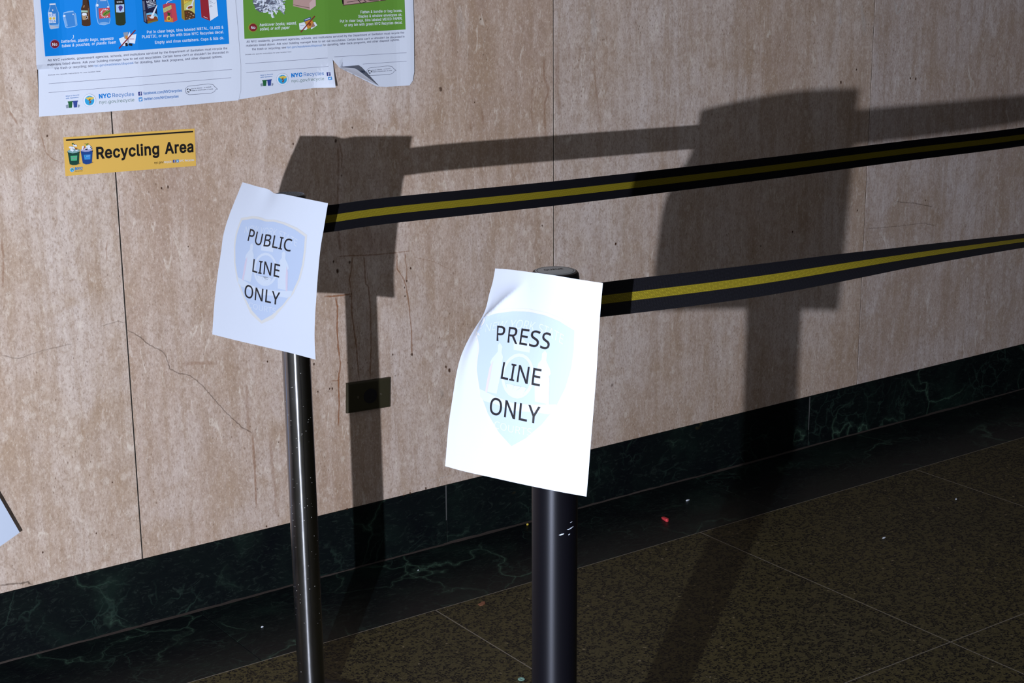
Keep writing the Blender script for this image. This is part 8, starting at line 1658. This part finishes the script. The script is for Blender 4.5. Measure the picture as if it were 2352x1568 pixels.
def paper_sign(lines, S, label, warp):
    root = empty('paper_sign', S(0.5, 1.0))
    tag(root, label, 'sign', 'paper signs on the barrier posts')
    nu, nv = 64, 84
    grid = [[S(i / nu, j / nv) for i in range(nu + 1)] for j in range(nv + 1)]
    vs = [p for row in grid for p in row]
    fs = [(j * (nu + 1) + i, (j + 1) * (nu + 1) + i, (j + 1) * (nu + 1) + i + 1, j * (nu + 1) + i + 1) for j in range(nv) for i in range(nu)]
    o = mesh_obj('paper', vs, fs, PAPER, root, smooth=True)
    def drape(u, v, off):
        u, v = warp(u, v)
        e = 0.004
        p = S(u, v)
        n_ = np.cross(S(u, v + e) - S(u, v - e), S(u + e, v) - S(u - e, v))
        n_ /= np.linalg.norm(n_)
        return p + n_ * off
    W_, H_ = 0.2159, 0.2794
    def flat(name, polys, off, mats):
        """polys: list of (points in sheet metres from top-left, material index); split finely, then draped"""
        vs, fs, mi = [], [], []
        for pts, m_ in polys:
            bm = bmesh.new()
            f = bm.faces.new([bm.verts.new((x, y, 0)) for x, y in pts])
            bmesh.ops.triangulate(bm, faces=[f])
            for ax in (0, 1):
                lo, hi = min(p[ax] for p in pts), max(p[ax] for p in pts)
                k = lo + 0.006
                while k < hi:
                    co = (k, 0, 0) if ax == 0 else (0, k, 0)
                    no = (1, 0, 0) if ax == 0 else (0, 1, 0)
                    bmesh.ops.bisect_plane(bm, geom=bm.verts[:] + bm.edges[:] + bm.faces[:], plane_co=co, plane_no=no)
                    k += 0.006
            bm.verts.index_update()
            o_ = len(vs)
            vs += [drape(v.co.x / W_, v.co.y / H_, off) for v in bm.verts]
            fs += [tuple(v.index + o_ for v in f.verts) for f in bm.faces]
            mi += [m_] * len(bm.faces)
            bm.free()
        return mesh_obj(name, vs, fs, None, root, mats=mats, mat_idx=mi)
    # pale shield printed under the words
    def shield(g):
        cx, pts = 0.1085, []
        top = [(-0.0735, 0.0660), (-0.050, 0.0575), (-0.025, 0.0532), (0, 0.0518), (0.025, 0.0532), (0.050, 0.0575), (0.0735, 0.0660)]
        side = [(0.0758, 0.090), (0.0750, 0.115), (0.0700, 0.142), (0.0590, 0.170), (0.0420, 0.196), (0.0210, 0.218), (0.0, 0.2325)]
        pts = top + side + [(-x, y) for x, y in reversed(side[:-1])]
        c = np.array((0.0, 0.135))
        return [(cx + x + (g * np.sign(x) if abs(x) > 0.001 else 0), y + (g * 1.5 if y > 0.21 else (-g if y < 0.07 else 0))) for x, y in pts]
    BORDER, FIELD, SEAL, RED_ = MATS['shield_border'], MATS['shield_blue'], MATS['shield_white'], MATS['shield_red']
    sh = flat('shield_emblem', [(shield(0.0038), 0)], 0.00025, [BORDER])
    flat('shield_field', [(shield(0.0), 0)], 0.00040, [FIELD])
    cx = 0.1085
    ring = [(cx + 0.026 * math.cos(a) * 1.0, 0.139 + 0.030 * math.sin(a)) for a in [2 * math.pi * k / 22 for k in range(22)]]
    ring2 = [(cx + 0.0215 * math.cos(a) * 1.0, 0.139 + 0.0255 * math.sin(a)) for a in [2 * math.pi * k / 22 for k in range(22)]]
    def fig(sx):
        b = [(0.030, 0.168), (0.027, 0.140), (0.029, 0.118), (0.033, 0.112), (0.032, 0.104), (0.036, 0.099), (0.040, 0.103), (0.040, 0.112), (0.047, 0.122), (0.049, 0.128), (0.046, 0.132), (0.048, 0.168)]
        return [(cx + sx * x, y) for x, y in b]
    def robe(sx):
        return [(cx + sx * x, y) for x, y in [(0.044, 0.125), (0.048, 0.135), (0.0500, 0.168), (0.0465, 0.170), (0.044, 0.145)]]
    scroll = [(cx - 0.060, 0.166), (cx - 0.030, 0.172), (cx, 0.176), (cx + 0.030, 0.172), (cx + 0.060, 0.166), (cx + 0.058, 0.176), (cx + 0.050, 0.181), (cx + 0.030, 0.182), (cx, 0.186), (cx - 0.030, 0.182), (cx - 0.050, 0.181), (cx - 0.058, 0.176)]
    crest = [(cx - 0.013, 0.106), (cx - 0.014, 0.092), (cx - 0.006, 0.094), (cx, 0.088), (cx + 0.006, 0.094), (cx + 0.014, 0.092), (cx + 0.013, 0.106)]
    vee = [(cx - 0.016, 0.152), (cx, 0.160), (cx + 0.016, 0.152), (cx + 0.012, 0.162), (cx, 0.169), (cx - 0.012, 0.162)]
    flat('state_seal', [(ring, 0), (fig(-1), 0), (fig(1), 0), (scroll, 0), (crest, 0)], 0.00055, [SEAL])
    flat('seal_detail', [(ring2, 0), (robe(-1), 1), (robe(1), 1)], 0.00070, [FIELD, RED_])
    flat('seal_detail', [(vee, 0)], 0.00082, [SEAL])
    # arched words of the emblem
    words = [('NEW YORK STATE', 0.120, 0.0635, 0.0125, True), ('COURTS', 0.058, 0.205, 0.0095, False)]
    tms = text_meshes([(w[0], 'B', 0.0) for w in words] + [(w[0], 'B', 0.006) for w in lines])
    for (s, wd_, y0, hh, arch), (gv, gf, gw) in zip(words, tms):
        vs = []
        for a, b in gv:
            x = (a / gw - 0.5) * wd_
            y = y0 + hh - b / CAP_B * hh + (3.0 * x * x if arch else -1.5 * x * x)
            vs.append(drape((cx + x) / W_, y / H_, 0.00055))
        mesh_obj('emblem_lettering', vs, gf, SEAL, root)
    for (s, u0, u1, v0, v1), (gv, gf, gw) in zip(lines, tms[len(words):]):
        vs = []
        for a, b in gv:
            u = u0 + (u1 - u0) * a / gw
            v = v1 - (v1 - v0) * b / CAP_B
            vs.append(drape(u, v, 0.00095))
        mesh_obj('lettering', vs, gf, INKBLACK, root)
    keep_world(root)
    return root

plain('shield_border', (0.385, 0.40, 0.44), 0.6)
plain('shield_blue', (0.275, 0.345, 0.515), 0.6)
plain('shield_white', (0.345, 0.405, 0.535), 0.6)
plain('shield_red', (0.365, 0.345, 0.47), 0.6)

def no_warp(u, v):
    return u, v
def press_warp(u, v):
    k = sstep(0.42, 0.26, v) * max(0.0, 1 - u / 0.63) * sstep(0.0, 0.12, u)
    return u - 0.15 * k, v
S_pub = make_surface(SHEET_PUBLIC, False)
S_prs = make_surface(SHEET_PRESS, True)
paper_sign([('PUBLIC', 0.280, 0.735, 0.272, 0.350), ('LINE', 0.372, 0.646, 0.448, 0.530), ('ONLY', 0.312, 0.669, 0.625, 0.706)], S_pub,
           'white paper sign reading PUBLIC LINE ONLY, taped to the chrome post', no_warp)
paper_sign([('PRESS', 0.310, 0.694, 0.270, 0.348), ('LINE', 0.381, 0.666, 0.447, 0.526), ('ONLY', 0.321, 0.682, 0.623, 0.702)], S_prs,
           'white paper sign reading PRESS LINE ONLY, taped to the black post', press_warp)

# ------------------------------------------------------------------ litter on the floor
def crumb(name, x, y, sx, sy, sz, rz, mat, label, cat, seed):
    bm = bmesh.new()
    bmesh.ops.create_icosphere(bm, subdivisions=2, radius=1.0)
    rng = random.Random(seed)
    for v in bm.verts:
        k = 1 + rng.uniform(-0.28, 0.18)
        v.co = Vector((v.co.x * sx * k, v.co.y * sy * k, v.co.z * sz * k))
    lo = min(v.co.z for v in bm.verts)
    for v in bm.verts:
        v.co.z -= lo
    o = bm_obj(name, bm, mat, None)
    o.location = (x, y, 0.0)
    o.rotation_euler = (0, 0, rz)
    tag(o, label, cat)
    return o

REDP = plain('red_plastic', (0.62, 0.055, 0.075), 0.35)
crumb('paper_crumb', 2.668, 2.973, 0.0065, 0.0028, 0.0018, 0.1, ink('white'), 'largest white crumb on the marble border above the red fragment', 'crumb', 1)
crumb('paper_crumb', 3.222, 2.567, 0.0060, 0.0022, 0.0020, 0.6, ink('white'), 'tiny white crumb on the terrazzo, the one farther right', 'crumb', 2)
crumb('paper_crumb', 2.874, 2.496, 0.0060, 0.0020, 0.0018, 0.1, ink('white'), 'tiny white crumb on the terrazzo, the one farther left', 'crumb', 3)
def floor_px_crumbs():
    spots = [(1.4346, 2.9357, 0.0034, 'small white crumb on the marble border just right of the chrome post'),
             (1.868, 3.00, 0.0024, 'pale crumb on the marble border left of the black post')]
    for k, (x, y, r, lb) in enumerate(spots):
        crumb('paper_crumb', x, y, r, r * 0.7, r * 0.35, 0.4, ink('white'), lb, 'crumb', 20 + k)
floor_px_crumbs()
crumb('yellow_crumb', 2.2385, 3.080, 0.0055, 0.0028, 0.0026, 0.7, ink('yellow'), 'tiny yellow scrap against the baseboard beside the PRESS sign', 'scrap', 9)

# red broken plastic piece: a bent wedge
def prism(name, outline, h, mat, loc, rz, label, cat, sag=0.0):
    n = len(outline)
    vs = [(x, y, 0.0002) for x, y in outline] + [(x * 0.9, y * 0.9, h + sag * x) for x, y in outline]
    fs = [tuple(reversed(range(n))), tuple(range(n, 2 * n))] + [(i, (i + 1) % n, n + (i + 1) % n, n + i) for i in range(n)]
    o = mesh_obj(name, vs, fs, mat)
    o.location = loc
    o.rotation_euler = (0, 0, rz)
    tag(o, label, cat)
    return o
prism('plastic_fragment', [(-0.0150, -0.0032), (-0.006, -0.0045), (0.0105, -0.0042), (0.0150, -0.001), (0.0110, 0.0040), (-0.004, 0.0046), (-0.0145, 0.0034)], 0.0058, REDP,
      (2.534, 2.904, 0.0), -1.8, 'small red broken plastic piece on the marble border', 'scrap', 0.12)
prism('wrapper_scrap', [(-0.010, -0.004), (-0.003, -0.007), (0.006, -0.005), (0.011, 0.001), (0.006, 0.006), (-0.002, 0.004), (-0.008, 0.005)], 0.0022, plain('brown_scrap', (0.14, 0.055, 0.030), 0.6),
      (1.878, 2.756, 0.0), 0.2, 'brown scrap on the terrazzo at the edge of the marble border', 'scrap', 0.1)
# little green-grey toothed ring near the bottom of the frame
vs, fs = [], []
n = 24
for zz in (0.0003, 0.0020):
    for k in range(n):
        a = 2 * math.pi * k / n
        r = 0.0068 if k % 2 else 0.0058
        vs.append((r * math.cos(a), r * math.sin(a), zz))
    for k in range(n):
        a = 2 * math.pi * k / n
        vs.append((0.0030 * math.cos(a), 0.0030 * math.sin(a), zz))
for k in range(n):
    k2 = (k + 1) % n
    fs.append((2 * n + k, 2 * n + k2, 3 * n + k2, 3 * n + k))
    fs.append((k2, k, n + k, n + k2))
    fs.append((k, k2, 2 * n + k2, 2 * n + k))
    fs.append((n + k2, n + k, 3 * n + k, 3 * n + k2))
washer = mesh_obj('toothed_ring', vs, fs, plain('verdigris', (0.16, 0.30, 0.28), 0.5))
washer.location = (1.734, 2.410, 0.0)
tag(washer, 'small green-grey toothed ring on the terrazzo beside the black post', 'washer')
